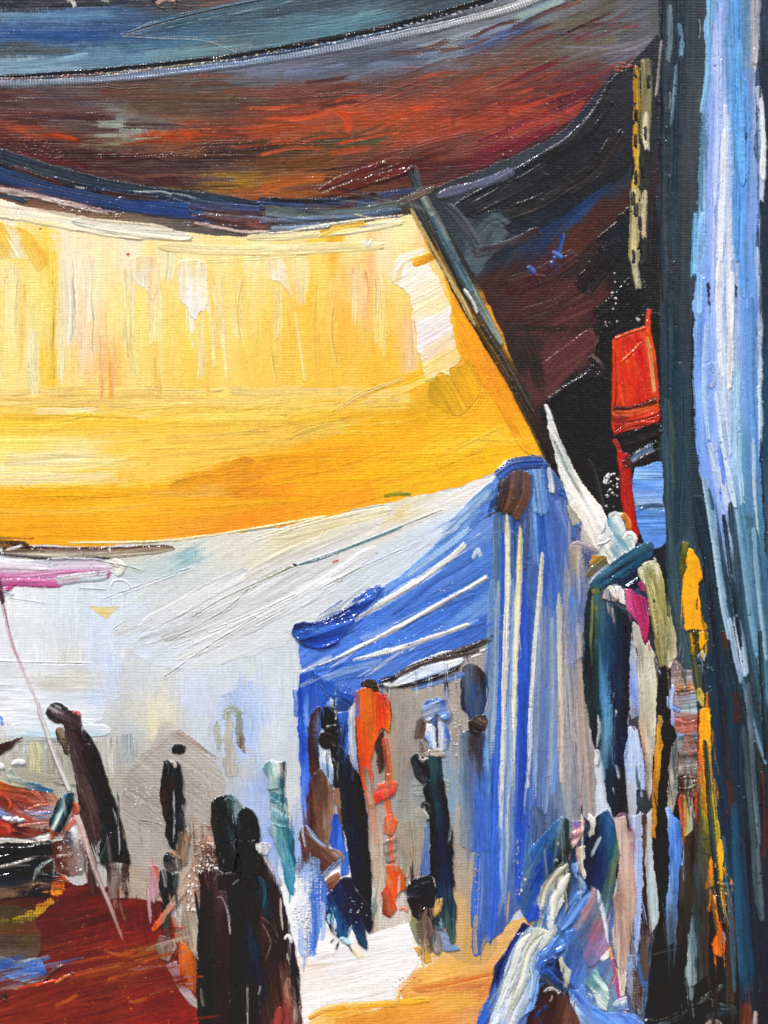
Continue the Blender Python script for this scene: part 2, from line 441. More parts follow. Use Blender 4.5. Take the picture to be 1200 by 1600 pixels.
for s_, d_ in (('yellow_awning/green_trace yellow_awning/red_speck', 'yellow_awning/lower_sweep'), ('white_canopy/green_trace white_canopy/red_trace white_canopy/yellow_trace white_canopy', 'white_canopy/cloth'),
               ('dark_drape/blue_trace dark_drape/blue_daub dark_drape/blue_grey_smear dark_drape/white_flecks', 'dark_drape/brown_cloth'), ('blue_curtain/rust_spot', 'blue_curtain/lower_folds'), ('blue_curtain/dark_gap', 'blue_curtain/pale_fold'),
               ('crouching_person/white_flake crouching_person/white_crumb crouching_person/teal_dab', 'crouching_person/blue_folds'), ('dark_gap/pale_dab', 'dark_gap/cloth'), ('dark_awning/pale_lip', 'dark_awning/blue_hem'), ('dark_awning/fallen_flakes', 'dark_awning/blue_flap'),
               ('yellow_awning/ochre_patch', 'yellow_awning/hanging_folds'), ('yellow_awning/hanging_folds/white_drip', 'yellow_awning/hanging_folds'), ('goods_stall/blue_tag', 'goods_stall/blue_rag'), ('tent_pole/shaft/white_chip', 'tent_pole/shaft'), ('yellow_post/shaft/dark_hole', 'yellow_post/shaft'),
               ('magenta_awning/white_rim', 'magenta_awning/grey_tip'), ('dark_awning/knife_mark', 'dark_awning/brown_cloth'),
               ('blue_tent/roof/roof_stripe#5 blue_tent/roof/roof_stripe#3 blue_tent/roof/roof_stripe#4 blue_tent/roof/roof_stripe#9 blue_tent/roof/roof_stripe#8', 'blue_tent/roof'), ('blue_tent/front_curtain/curtain_stripe#0 blue_tent/front_curtain/curtain_stripe#1 blue_tent/front_curtain/curtain_stripe#2 blue_tent/front_curtain/curtain_stripe#3 blue_tent/front_curtain/curtain_stripe#4', 'blue_tent/front_curtain')):
    for k_ in s_.split(): ALIAS[k_] = d_

# ---- toned ground coat under everything
F('canvas/primed_cloth', Pg('-70,-70 1270,-70 1270,1680 -70,1680'), C('''
100,60,4a5a6a; 500,60,4c5c68; 900,60,4c4c50; 200,200,5a3830; 600,200,7c4028; 400,330,5c5450; 850,200,3c2428; 900,300,1c1e24; 850,450,402626; 950,600,141416; 1060,300,2c363e; 1150,300,5c8cc8; 1200,300,243444; 1230,700,1c3044; 1060,800,24323c;
200,500,ecd08a; 500,500,ecc060; 700,500,eea010; 300,800,e4a428; 700,700,eaa820; 300,950,ccd2d4; 100,1000,d0d8e0; 600,900,5c84c0; 850,900,3c5ca4; 850,1200,4c6ca4; 650,1200,98908a; 250,1250,a09c96; 420,1200,b8c4cc; 450,1450,d8dae0;
560,1500,e4e2e2; 700,1540,d8a048; 100,1500,8a2c14; 350,1500,221618; 420,1500,1c1618; 1000,1100,3c3c44; 950,1000,1c3038; 1050,1400,161210; 900,1450,4c6ca8; 1150,1400,1a2c38; 980,850,3c5068; 1100,1200,2c2c28; 545,1300,28365c; 745,400,2c2a28; 30,1350,14161a'''), aniso=1.5, th=.3, lines=.1, rag=0, ridge=0, pw=3)

# ---- pale sky seen beyond the awnings
F('sky', Pg('-70,820 900,700 900,1500 -70,1500'), C('''
-40,960,dde2e7; 30,940,dfe4e8; 100,940,d8e0e8; 160,980,cfdaea; 150,1060,c8d4e6; 60,1050,dadfe3; 20,1070,dde3ea; 110,1060,cfcfc8; 230,1060,cbd2d6;
250,1110,d8d5c4; 240,1135,d8d2b4; 215,1120,cdcdc2; 300,1100,c6d0e2; 365,1100,b2c2e0; 350,1060,ced7e0; 300,1000,d8dcdf; 390,1020,cdd6da; 440,1050,cbd4da;
440,1200,c2cacc; 430,1150,c7d1d8; 405,1120,b9c9e6; 20,1130,d5dbe2; 60,1120,d3dae0; 130,1130,d0d8e0; 120,1100,d4dbe2; 40,1100,d9dfe6;
60,1150,bcd0dc; 120,1150,bfd2de; 200,1150,b5bcc0; 20,1180,a8a498; 60,1185,a5a190; 100,1190,a49f90; 200,1180,aeaea9; 150,1175,b3b4ae; -40,1180,a8a498; 250,1160,aaaaa6; 300,1150,c2c9d2;
370,1200,b3bac0; 390,1150,a9bde4; 410,1240,98aed8; 400,1260,a4b6d8; 440,1270,c4c2ba; 450,1240,c8ccd0; 300,1250,aaa8a4; 430,1310,8fa8dc; 455,1330,9ab0dc;
180,1210,a9a69c; 60,1215,9d988a; 220,1300,a29d97; 440,1400,d5d8de; 460,1440,b9c8e8; 560,1450,e4e2e2'''),
  ang=90, aniso=1.6, warp=(16, 9), streak=.035, th=.35, lines=.12, sw=4, sl=40, pw=1.7)
F('sky', Pg('20,1130 70,1127 165,1133 166,1150 40,1154 18,1150'), C('30,1135,dce3ea; 100,1133,d4dde6; 160,1136,dae0e6; 60,1148,b3ccd8; 110,1148,b0cad8; 150,1146,bccfda'), th=.9, ridge=.9, rag=2)
F('sky', Pg('-70,1033 60,1034 145,1037 165,1050 160,1125 60,1128 -70,1128'), C('''-20,1040,d2d8de; 60,1045,d8dde2; 110,1058,cbccc6; 130,1090,cfd5dc; 150,1040,d5dbe6; 30,1080,d9dfe6; 60,1110,d6dce3; 120,1115,d2dae1; 95,1062,c4c4bc; 150,1090,bccbe0; 10,1100,e0e5ea'''), aniso=3, th=.6, lines=.3, ridge=.5, rag=2, dry=.12)
F('sky', Pg('150,1030 185,1028 185,1090 150,1090'), C('160,1040,c0cee6; 175,1070,bccbe6; 160,1085,c8d2e4'), ang=90, th=.3, rag=6, dry=.5, sl=30)
F('sky', Pg('340,1080 395,1070 400,1130 380,1190 345,1130'), C('360,1095,9cb2e0; 380,1110,aabde4; 370,1150,a8bbe0; 350,1120,b8c6e4'), ang=60, th=.3, rag=9, dry=.52, sl=30)
S('sky', [(20, 1160), (60, 1157), (165, 1160)], 7, ['#c6d0d2', '#b9b9ae', '#aaa698'], th=.8, dry=(.1, .3))
for x_, y_, w_, h_, c_ in ((55, 1185, 10, 20, '#c9c39a'), (10, 1183, 12, 24, '#b3b0a4'), (80, 1195, 14, 20, '#989284'), (170, 1185, 12, 26, '#bdbdb6'), (200, 1170, 14, 18, '#9fa6a8')):
    S('sky', [(x_, y_ - h_), (x_ + 2, y_ + h_)], w_, [c_, c_], th=.5, dry=(.25, .5), smear=.4, ridge=.2)
K('sky', [(0, 1034), (70, 1036), (140, 1037)], 1.3, '#b4b8b8'); K('sky', [(15, 935), (70, 943)], 1.0, '#a9b4c0')
for x_, y_ in ((352, 1165), (410, 1112), (375, 1050)):
    K('sky', [(x_, y_), (x_ + 1, y_ + 24)], .8, '#9fb2d8', .4, .4)

# ---- orange and white ground
F('ground', Pg('440,1380 620,1370 700,1440 790,1440 930,1420 960,1680 420,1680'), adj(C('''
480,1480,e7e4e4; 560,1500,e8e6e6; 620,1450,e9e7e6; 600,1420,e9e6e4; 640,1500,e8e4e2; 520,1530,e9e6e4; 480,1560,e7e3e2; 560,1560,e8e0d4; 500,1520,eae0d8; 470,1440,d7dbe4;
660,1540,d99a48; 700,1520,dca448; 740,1500,d9a252; 720,1560,d9993c; 780,1480,d6a05a; 760,1530,d28a42; 700,1480,cfa768; 800,1450,d4a560;
500,1580,e0a02a; 530,1575,e3a52a; 600,1580,d88c28; 650,1580,d98f30; 560,1600,d88a2a; 480,1595,e6b868; 700,1600,d28534; 760,1590,cf9050; 740,1540,c9703c; 620,1640,d88a2a; 500,1660,d99a30'''), .88, 1.05),
  ang=-14, aniso=2.2, warp=(30, 7), streak=.06, th=.5, rag=1, pw=2.6)
F('ground/bright_patch', Pg('468,1482 520,1480 580,1452 592,1412 612,1428 634,1424 641,1450 648,1480 652,1500 640,1525 622,1540 628,1562 560,1572 510,1578 472,1600 455,1560'),
  C('500,1500,e8e5e6; 600,1450,eae8e8; 620,1500,e8e6e6; 560,1540,e9e6e4; 490,1560,e9e6e4; 480,1510,ecdfd4; 530,1500,e7e6e8'), ang=-12, th=.7, lines=.22, rag=4, ridge=.9)
S('ground/bright_patch', [(470, 1515), (510, 1507), (560, 1502)], 3, ['#e6d3c0', '#eadfd6'], th=.5, dry=(.2, .6))
S('ground', [(478, 1592), (520, 1574), (600, 1568), (680, 1560)], 6, ['#e9b53a', '#dd9622'], th=.7, dry=(.1, .4), smear=.3)
S('ground', [(640, 1545), (690, 1540), (760, 1525), (800, 1520)], 7, ['#d58a38', '#c9683a', '#dca050'], th=.6, dry=(.2, .5), smear=.4)
S('ground', [(620, 1565), (625, 1545), (655, 1520)], 4, ['#e5d2b8', '#d8983c'], th=.8, dry=(.3, .6))
specks('ground', Pg('600,1530 660,1500 650,1570'), 14, ['#e9e4e0', '#d07830'], (.8, 1.6))

# ---- red paving at lower left
F('red_ground', Pg('-70,1330 60,1360 130,1380 235,1385 262,1420 300,1480 320,1560 325,1680 -70,1680'), adj(C('''
110,1400,6b2416; 160,1400,7d2a16; 210,1410,8c2c18; 90,1440,6e2714; 140,1450,6c2412; 200,1450,8a2812; 230,1460,9a2a14; 100,1500,8b2c14; 180,1490,8e2f14; 210,1490,9a4018; 200,1510,984616;
60,1560,8f3016; 130,1540,8c2f12; 200,1540,8a3412; 260,1520,8a2a12; 100,1580,9a3016; 180,1580,903010; 250,1570,942a12; 290,1590,a02a16; 30,1550,9c3418; 10,1590,9a361a; 40,1430,5a3420; 20,1470,4c3024; 70,1480,6a2c18; 20,1640,96301a; 240,1640,962a14; 215,1485,ac5a20'''), 1.0, .77),
  ang=-14, aniso=2.2, warp=(34, 12), streak=.22, th=.6, lines=.4, rag=4, ridge=.5, gloss=.25, grit=1.6)
specks('red_ground', Pg('90,1420 150,1430 200,1480 120,1560 60,1500'), 60, ['#7e4428', '#a0521e', '#5a1c12'], (.6, 1.3), .7)
specks('red_ground', Pg('180,1480 260,1500 300,1600 90,1600'), 50, ['#a84a20', '#b0401c', '#7a2410', '#b86a3a'], (.7, 1.7), .9)
for a_ in ([(170, 1530), (205, 1515), (225, 1508)], [(205, 1565), (228, 1561)], [(165, 1485), (190, 1493), (215, 1482)], [(90, 1570), (120, 1555)], [(205, 1505), (230, 1500)]):
    S('red_ground', a_, 3.5, ['#b0601f', '#9a3c14'], th=1.0, dry=(.2, .5), smear=.4)
F('red_ground', Pg('-70,1420 40,1420 60,1450 50,1500 -70,1500'), C('0,1430,3e3424; 30,1440,4c3a22; 0,1470,4a3a34; 40,1475,57412e; 10,1490,5a4c44; 50,1450,5c3018'), aniso=4, th=.6, lines=.4, rag=9, dry=.22, grit=1.6)
ZF2 = lambda p: [(a/5.4545, 1340 + b/5.4545) for a, b in Pg(p)]
ZC2 = lambda c: [(a/5.4545, 1340 + b/5.4545, k) for a, b, k in C(c)]
F('red_ground/yellow_smear', ZF2('-300,520 0,520 120,505 230,470 300,430 310,390 390,350 440,330 462,360 440,420 330,500 240,540 120,555 0,572 -300,590'), ZC2('0,545,5c5434; 120,530,5c5018; 230,510,8c7c18; 300,460,b09018; 360,450,c09418; 340,390,8c5018; 400,400,a86c18; 430,350,c08818; 100,550,6c6830; -100,550,4c4430'), ang=-12, th=.7, rag=4, rs=6, grit=2, lines=.6, dry=.4, warp=(24, 8))
F('red_ground/orange_smear', ZF2('435,205 480,160 530,148 602,180 545,212 565,250 542,312 490,318 438,312'), ZC2('480,180,c04820; 480,250,d05a1c; 520,290,e08c1c; 560,190,b04820; 450,290,d87018'), ang=-20, th=1.2, rag=3, rs=6, grit=1.4, dry=.2)
F('red_ground/blue_puddle', ZF2('-300,840 0,835 150,868 340,838 392,930 412,1012 340,1084 200,1062 100,1032 0,982 -300,960'), ZC2('100,860,6c7078; 300,860,a8b4c4; 100,930,2450a0; 250,920,3058b0; 370,960,2850b0; 50,980,5c7cb8; 200,1000,6c8cc0; 300,1060,b0c4cc; 150,1040,a0b4bc; 385,1020,5c6c8c; 0,900,34508c; 0,860,5c5c60'), ang=8, aniso=5, th=1.3, rag=1.2, lines=.6)
for a_, w_, c_ in (('318,1088 400,1062 472,1045', 3.2, ['#e8583c', '#c83820']), ('490,1052 560,1016 625,985', 2.8, ['#e87040', '#f0b070', '#6c3018']), ('398,1025 450,965 532,920', 4.2, ['#2c1814', '#6c3c28', '#201210']), ('600,985 632,965', 2.4, ['#2c1814']), ('-20,1150 20,1165 45,1190', 6, ['#1a1512', '#34302a'])):
    S('red_ground/ember', ZF2(a_), w_, c_, th=2.4, taper=(.3, .4), ends=(0, 0))

# ---- white canopy sweeping down from the tent peak
F('white_canopy', Pg('150,862 230,848 330,836 400,829 500,811 600,787 700,766 790,736 800,780 720,850 620,905 520,955 470,975 440,1010 380,1030 300,1045 240,1040 190,1005 175,960 230,920 170,890'), C('''
182,960,d0d9e6; 188,1008,ccd7e6; 200,1030,cbd6e6; 240,1040,ccd6e0; 180,930,d2dae2; 180,868,cfd0c4; 260,858,d3d6cc; 300,850,d6d8cf; 350,850,d8d8cc; 400,850,dad8cc; 440,835,d9d3b4; 500,830,dccfa2; 480,838,d5ceae; 560,810,dcd8c4; 600,805,dcdcd6; 640,795,dcdcd4; 700,780,e2e2de; 750,760,e3e2de; 630,800,dcc88e;
450,900,d4d7d8; 300,900,cdd3d2; 250,885,c6d3d2; 285,872,8fb2bc; 270,878,aec6ca; 220,925,cdd3d4; 200,985,cbd0d6; 240,1000,cdd2d8; 350,960,d2d5d6; 300,940,d0d4d4; 420,1000,d0d6d9; 360,1010,d4d9dc; 280,1030,d3d8de;
600,870,cdd6e0; 560,890,cbd5e0; 540,860,dbdcda; 500,870,d9dbda; 650,850,cad5e4; 700,815,cdd8e8; 450,950,d1d6da; 400,930,d2d5d4; 330,985,d6d9dc; 600,840,dcdcd8'''),
  ang=-24, aniso=3.2, warp=(24, 4), streak=.03, th=.6, lines=.22, rag=5, ridge=.15, gloss=.4)
for a_, w_, c_ in (([(215, 985), (300, 938), (400, 885)], 13, ['#d3d6d8', '#cdd1d3', '#d8dadb']), ([(215, 1003), (270, 982), (330, 950)], 10, ['#d0d4d8', '#c9ced4']), ([(250, 1000), (380, 945), (540, 860)], 14, ['#d6d9da', '#d0d3d4', '#dadbd8']),
                  ([(270, 1030), (370, 985), (480, 925), (600, 850)], 12, ['#d6d9da', '#dcdddc']), ([(380, 905), (480, 855), (600, 810)], 12, ['#d6d4c4', '#d9dad6']), ([(430, 840), (520, 818), (620, 796)], 9, ['#e0d9bc', '#d8d0a8']),
                  ([(330, 1010), (450, 950), (540, 900)], 10, ['#d4d9dc', '#d0d6da'])):
    S('white_canopy', a_, w_, c_, th=.9, rag=.08, ridge=.5, lines=.2, smear=.65, dry=(0, .3), gloss=.38, fleck=0)
for a_, c_ in (([(258, 1058), (330, 1008), (400, 965)], '#b4bcc0'), ([(265, 1003), (350, 955), (398, 912)], '#b0b4b4'), ([(300, 966), (345, 938), (400, 912)], '#b3b6b4'), ([(165, 936), (250, 905), (300, 888)], None), ([(330, 985), (400, 958), (462, 930)], None),
               ([(400, 912), (460, 886), (560, 850), (690, 798)], '#9aa4a4'), ([(505, 918), (560, 890), (650, 850)], '#b8bcc0'), ([(400, 976), (450, 950)], None), ([(400, 842), (520, 806), (600, 790)], None), ([(510, 828), (503, 845), (512, 868)], None), ([(520, 895), (524, 905)], None),
               ([(180, 1000), (178, 985), (196, 972)], None), ([(272, 1010), (300, 1000)], None)):
    K('white_canopy', a_, 1.5, c_, .8, 1.1)
S('white_canopy/green_trace', [(400, 911), (430, 897), (460, 882)], 2.5, ['#a9b590', '#8f9f7c'], th=1, dry=(.4, .1))
S('white_canopy/green_trace', [(462, 884), (500, 873), (540, 858), (600, 835), (640, 818)], 2.4, ['#4f8a94', '#2a4c54', '#86a8a4'], th=1.4, dry=(.35, .3))
S('white_canopy/green_trace', [(458, 881), (464, 884)], 2.2, ['#1c2428', '#26323a'], th=1.5)
S('white_canopy/red_trace', [(520, 880), (530, 875)], 2.0, ['#c0503c', '#b8604c'], th=1)
F('white_canopy/yellow_trace', Pg('138,945 190,949 182,955 168,966 152,958'), C('150,950,ddd0a0; 168,958,dcc888; 182,950,d8d2b4'), ang=5, th=.5, rag=3, dry=.15, ridge=.2)
S('white_canopy', [(172, 925), (178, 908), (196, 908), (203, 921), (175, 926)], 2.2, ['#dfe2e4', '#cfd3d8'], th=1.4)

# ---- bright yellow awning hanging in folds
YTOP = [(-70, 316), (60, 330), (150, 350), (260, 360), (370, 370), (430, 366), (520, 358), (640, 336)]
YBOT = [(800, 727), (760, 745), (700, 765), (600, 786), (500, 810), (400, 829), (330, 836), (230, 847), (150, 855), (60, 853), (-70, 846)]
F('yellow_awning/hanging_folds', YTOP + [(655, 350), (700, 440), (760, 560), (790, 610), (640, 625), (400, 632), (240, 638), (100, 636), (-70, 630)], adj(C('''
-40,420,f0d78c; -40,560,efd38a; 20,335,ede6d4; 100,350,ece2c8; 60,425,f2da8c; 30,385,f0d27c; 75,400,efca5c; 76,440,f0d27a; 110,420,efe2c8; 140,420,f1e2b8; 20,500,efd68c; 50,520,edd99a; 75,560,edc456; 78,610,edc250; 100,520,f0dba8; 120,560,f0cf8c; 130,480,f0d4b0; 150,530,edcba0; 172,570,eab668; 160,600,ecbf74; 180,500,f1da98; 220,500,f1d884; 250,480,f0d07c;
250,560,eec870; 300,520,f0cf68; 330,500,efca70; 370,500,f0d388; 390,560,edc768; 430,500,f0c862; 480,480,efc052; 560,440,f0c482; 570,470,edb972; 575,430,ecb880; 520,560,efbc50; 450,560,efbd58; 600,480,f0ca6a; 600,560,efbb48; 640,520,efc080; 640,450,f0cd78; 540,520,eeb84e; 500,430,f0cb70; 660,380,f0c890;
400,380,f0dfaa; 470,385,edd498; 550,375,f1deac; 600,382,f0dab0; 500,370,ecc45c; 430,400,f0d494; 630,350,f1dfa8; 520,350,e2b040; 300,385,eedca8; 250,400,efd694; 200,380,ece0c4; 350,400,f0d898; 380,430,f0cf78; 680,600,e8b030; 740,560,eba414; 40,600,f0d890; 110,605,f0d68e; 210,610,f0d080; 310,600,edc462; 420,610,edc060; 500,610,eebc50; 580,600,ecb648'''), 1.08, 1.02),
  ang=90, aniso=2.6, warp=(30, 6), streak=.02, th=.4, lines=.16, sw=4.5, sl=60, rag=1.5, pw=1.7, ridge=.2)
F('yellow_awning/lower_sweep', [(-70, 640), (60, 636), (150, 640), (250, 636), (400, 628), (560, 604), (650, 578), (700, 590), (760, 590), (800, 625), (850, 715)] + YBOT, adj(C('''
-40,660,eec04a; 0,625,efd070; 0,655,ebbc44; 60,640,eed488; 100,642,eed49c; 50,655,ecbc44; 150,655,ecb83c; 250,660,ebbd4a; 200,640,eed080; 350,640,eecb70; 350,670,ebbb50; 30,700,e9d474; 120,700,ebd28a; 120,718,ead49a; 20,745,ecdeac; 60,722,e8d68e; 200,700,ecc256; 300,720,ebc05a; 250,745,ecc25e; 350,740,df9c20; 385,750,da9016; 300,762,e8a524; 50,782,e8a61e; 100,782,eaa824; 200,775,ebaf30; 30,820,e3a01e; 100,825,e3a028; 200,820,e4a42a; 300,820,e09a32; 380,815,df8e24;
430,640,eacb6a; 450,680,e2bb58; 480,670,d6b04a; 540,640,ebb63e; 600,610,ebb236; 560,690,eeac18; 500,720,e89a1a; 450,740,e89c14; 420,770,e28f16; 500,770,eaa016; 600,700,efab1a; 650,680,f0ad16; 700,660,f0ad18; 760,650,eea81a; 780,700,f0b22a; 700,720,efab18; 620,775,dfa41a; 700,610,cf9a1c; 690,640,d0a020; 660,620,d8a838; 800,640,efa818; 830,700,f0b22c; 740,690,f0b838; 680,735,f2ba38; 560,780,e69a1a; 320,790,e8a832; 520,610,ecc060'''), 1.06, 1.03),
  flow=[(-70, 760), (200, 758), (420, 730), (600, 680), (760, 620), (860, 580)], aniso=4.0, warp=(46, 8), streak=.03, th=.4, lines=.2, sw=4, sl=120, rag=2.5, pw=1.8, ridge=.15)
for y_, c_ in ((612, '#f0d080'), (622, '#eec870'), (632, '#eecb74'), (640, '#eac258')):
    for x_ in range(-40, 560, 95):
        S('yellow_awning/lower_sweep', [(x_, y_ + RNG.uniform(-6, 6)), (x_ + 60, y_ + RNG.uniform(-5, 5)), (x_ + 130, y_ + RNG.uniform(-6, 6) - x_*.02)], RNG.uniform(6, 11), [c_, c_], th=.25, dry=(.12, .3), soft=.8, smear=.7, ridge=0, lines=.2, drag=60, fleck=0, sw=5)
F('yellow_awning/lower_sweep', Pg('262,760 300,744 350,722 402,715 404,770 330,778 285,780'), C('300,760,dd9a26; 350,742,dd961c; 390,735,da9018; 390,762,d98c1a; 320,772,e4ae50'), ang=-12, aniso=3, th=.5, rag=4, dry=.16, ridge=.4)
F('yellow_awning/orange_edge', Pg('668,356 690,395 712,440 745,510 775,565 800,612 850,712 812,700 780,640 745,590 722,555 716,520 706,480 690,420'), C('680,400,eea020; 700,440,f09c0c; 730,510,f0a00e; 720,545,eea21a; 760,580,e8940e; 790,620,ee9f12; 830,690,eea820; 745,560,e8980f'), ang=62, aniso=3, th=1.0, lines=.25, ridge=.7, rag=1.5)
F('yellow_awning/ochre_patch', Pg('672,590 700,582 735,560 750,610 720,652 690,640 668,625'), C('690,600,c89a1e; 720,600,d29e18; 705,630,d6a424; 735,620,e2a214'), ang=60, th=.7, lines=.4, ridge=.6, rag=3)
F('yellow_awning/white_patch', Pg('610,432 632,402 650,398 672,410 684,436 700,470 707,500 714,540 716,566 704,578 706,592 690,582 668,602 657,568 652,530 640,480 628,450'), C('''
640,420,efe8da; 660,440,f0e6d0; 680,450,efe2c6; 650,470,eedfbe; 680,480,ecdcae; 665,505,f0e2dc; 690,510,f0e6e0; 670,530,f0e2e2; 695,540,eed9b0; 690,565,eccb80; 672,560,ecd0b4; 668,590,eccf90; 650,440,f1ead8'''), ang=-28, aniso=4, warp=(20, 4), th=1.0, lines=.45, ridge=.6, rag=5, dry=.1)
S('yellow_awning/white_patch', [(616, 436), (630, 408), (664, 396)], 10, ['#f0e0c4', '#f0e6da', '#ecd0a0'], th=.6, rag=.3, ridge=.1, soft=.6, dry=(.05, .2), smear=.4)
S('yellow_awning/orange_edge', [(668, 372), (676, 398), (642, 412)], 8, ['#eea82a', '#f0a010'], th=1.0, dry=(0, .5), smear=.3)
# white drips and brushed pale streaks
for x_, y0_, y1_, w_, c_ in ((105, 385, 560, 20, '#f1e4cc'), (140, 390, 520, 16, '#f2e2c4'), (18, 400, 540, 16, '#f2e0ae'), (52, 500, 628, 12, '#f0e2b8'), (200, 400, 560, 16, '#f3dfae'), (128, 480, 600, 10, '#efd0b0'), (240, 450, 540, 12, '#f3dda8'), (312, 500, 600, 10, '#f2d9a0'), (340, 420, 560, 12, '#f2d49c'), (372, 430, 540, 9, '#f4dca8'), (432, 440, 540, 9, '#f3d894'), (470, 405, 480, 14, '#f2d8a4'), (560, 410, 520, 16, '#f0c896'), (590, 420, 560, 10, '#f3d490'), (640, 500, 585, 12, '#efc796'), (260, 390, 440, 22, '#f2e4bc'), (160, 520, 610, 8, '#ebbd84'), (176, 540, 625, 7, '#e8b074')):
    S('yellow_awning/hanging_folds', [(x_, y0_), (x_ + 2, (y0_ + y1_)/2), (x_ + RNG.uniform(-3, 3), y1_)], w_, [c_, c_], th=.2, rag=.3, dry=(.06, .28), smear=.5, ridge=0, lines=.25, sw=3, fleck=0, soft=.85, taper=(.2, .4))
F('yellow_awning/hanging_folds/white_drip', Pg('277,412 300,405 322,412 326,440 326,468 321,486 312,488 307,499 297,494 292,480 284,472 280,440'), C('290,412,f0dca4; 310,414,f0daa0; 290,430,efe4cc; 310,435,f0e2c4; 300,460,eeeae6; 312,480,eee6d8; 300,490,eceae8'), ang=90, aniso=3, th=.9, lines=.4, ridge=.7, rag=1.5)
F('yellow_awning/hanging_folds/white_drip', Pg('203,405 245,400 248,450 238,470 226,452 214,445 204,430'), C('215,405,f0dca8; 240,405,f0d8a0; 215,425,f0e4cc; 230,430,efdfc0; 240,450,efdaa8; 222,445,f0e8d4'), ang=90, aniso=3, th=.7, lines=.4, ridge=.5, rag=2)
F('yellow_awning/hanging_folds/white_drip', Pg('415,408 440,402 452,440 460,470 448,455 436,442 420,436'), C('425,404,f0d898; 425,422,efe0c4; 440,430,f0e2c8; 452,455,f0d69a'), ang=85, aniso=3, th=.8, lines=.4, ridge=.6, rag=2)
for a_, w_, c_ in (([(322, 440), (328, 500), (338, 590)], 5, '#f2dfae'), ([(245, 440), (250, 520)], 5, '#f1d9a0'), ([(345, 420), (350, 520), (358, 620)], 6, '#f0d498'), ([(458, 470), (472, 560), (478, 610)], 3, '#f2d99c'), ([(552, 420), (555, 520)], 4, '#f3d9a4'),
                   ([(50, 520), (58, 632)], 7, '#efe0ac'), ([(95, 405), (98, 520), (96, 625)], 9, '#f1dfae'), ([(150, 420), (152, 520)], 6, '#f2e3b8'), ([(175, 555), (174, 630)], 4, '#e6a84e'), ([(160, 575), (158, 630)], 3, '#e8b46a'), ([(570, 420), (566, 500)], 6, '#edb67c'), ([(76, 380), (84, 430), (80, 635)], 9, '#eec65a'),
                   ([(330, 560), (326, 625)], 5, '#ecc05a'), ([(385, 420), (384, 560)], 4, '#eec86a'), ([(600, 430), (598, 580)], 5, '#f1cd7c'), ([(495, 430), (500, 600)], 5, '#eeb950'), ([(36, 430), (30, 600)], 6, '#efcb78'), ([(205, 430), (214, 610)], 8, '#f1dc92'), ([(12, 400), (8, 610)], 8, '#f0dca0'), ([(430, 460), (434, 610)], 5, '#efc468'), ([(640, 520), (636, 590)], 6, '#efc48a'), ([(528, 430), (530, 590)], 6, '#efc268')):
    S('yellow_awning/hanging_folds', a_, w_, [c_, c_], th=.25, rag=.3, dry=(.12, .3), smear=.5, ridge=.06, lines=.3, sw=2.4, fleck=0, soft=.75)
for a_, w_, c_ in (([(-20, 652), (100, 652), (260, 658)], 6, ['#ebbb40', '#eec04e']), ([(0, 720), (80, 716), (160, 712)], 12, ['#ecd99a', '#ebdcae']), ([(0, 750), (60, 746), (200, 740)], 8, ['#eee0b0', '#ecd08a']), ([(20, 782), (120, 776), (230, 772)], 8, ['#ebac26', '#e6a020']), ([(-20, 800), (120, 800), (260, 790)], 8, ['#e9b850', '#e6a838']),
                   ([(520, 650), (580, 612), (650, 585)], 6, ['#efcf8c', '#e9b440']), ([(580, 640), (650, 600), (690, 590)], 5, ['#efd090', '#eab848']), ([(660, 730), (740, 690), (800, 660)], 9, ['#f0b83e', '#f1c35c']), ([(640, 755), (730, 715), (800, 690)], 8, ['#f0b428', '#efae1c']), ([(100, 640), (60, 644), (180, 638)], 7, ['#efd9ae', '#eed292']),
                   ([(440, 690), (500, 668), (560, 660)], 8, ['#d9b24a', '#e2bb58']), ([(380, 760), (480, 742), (620, 700)], 9, ['#e89c1a', '#eaa422']), ([(280, 800), (380, 790), (480, 775)], 8, ['#e4a232', '#df9420']), ([(250, 690), (350, 682), (440, 670)], 8, ['#edc562', '#ecbe50'])):
    S('yellow_awning/lower_sweep', a_, w_, c_, th=.35, rag=.25, dry=(.12, .3), smear=.5, ridge=.08, lines=.4, fleck=0, soft=.7)
S('yellow_awning/green_trace', [(603, 775), (620, 772), (640, 772)], 3.2, ['#8f8a1c', '#4a7448'], th=.9, dry=(.3, .2))
S('yellow_awning/lower_sweep', [(100, 848), (250, 846), (400, 826), (520, 804)], 2.4, ['#ece2c4', '#e8d8a0'], th=1.5, ridge=1, dry=(.1, .25))
K('yellow_awning/lower_sweep', [(520, 645), (560, 618), (600, 602)], 1.2); K('yellow_awning/orange_edge', [(715, 510), (730, 540), (745, 605)], 1.2, None, .3, 1.1); K('yellow_awning/orange_edge', [(705, 650), (735, 645), (755, 615), (762, 592)], 1.2, None, .3, 1.2)
for a_ in ([(0, 400), (35, 402)], [(0, 545), (20, 548)], [(265, 755), (300, 742), (335, 730)], [(280, 412), (400, 404), (460, 400)], [(200, 640), (240, 637), (300, 632)], [(95, 633), (130, 626)]):
    K('yellow_awning/lower_sweep', a_, 1.3, None, .3, .8)
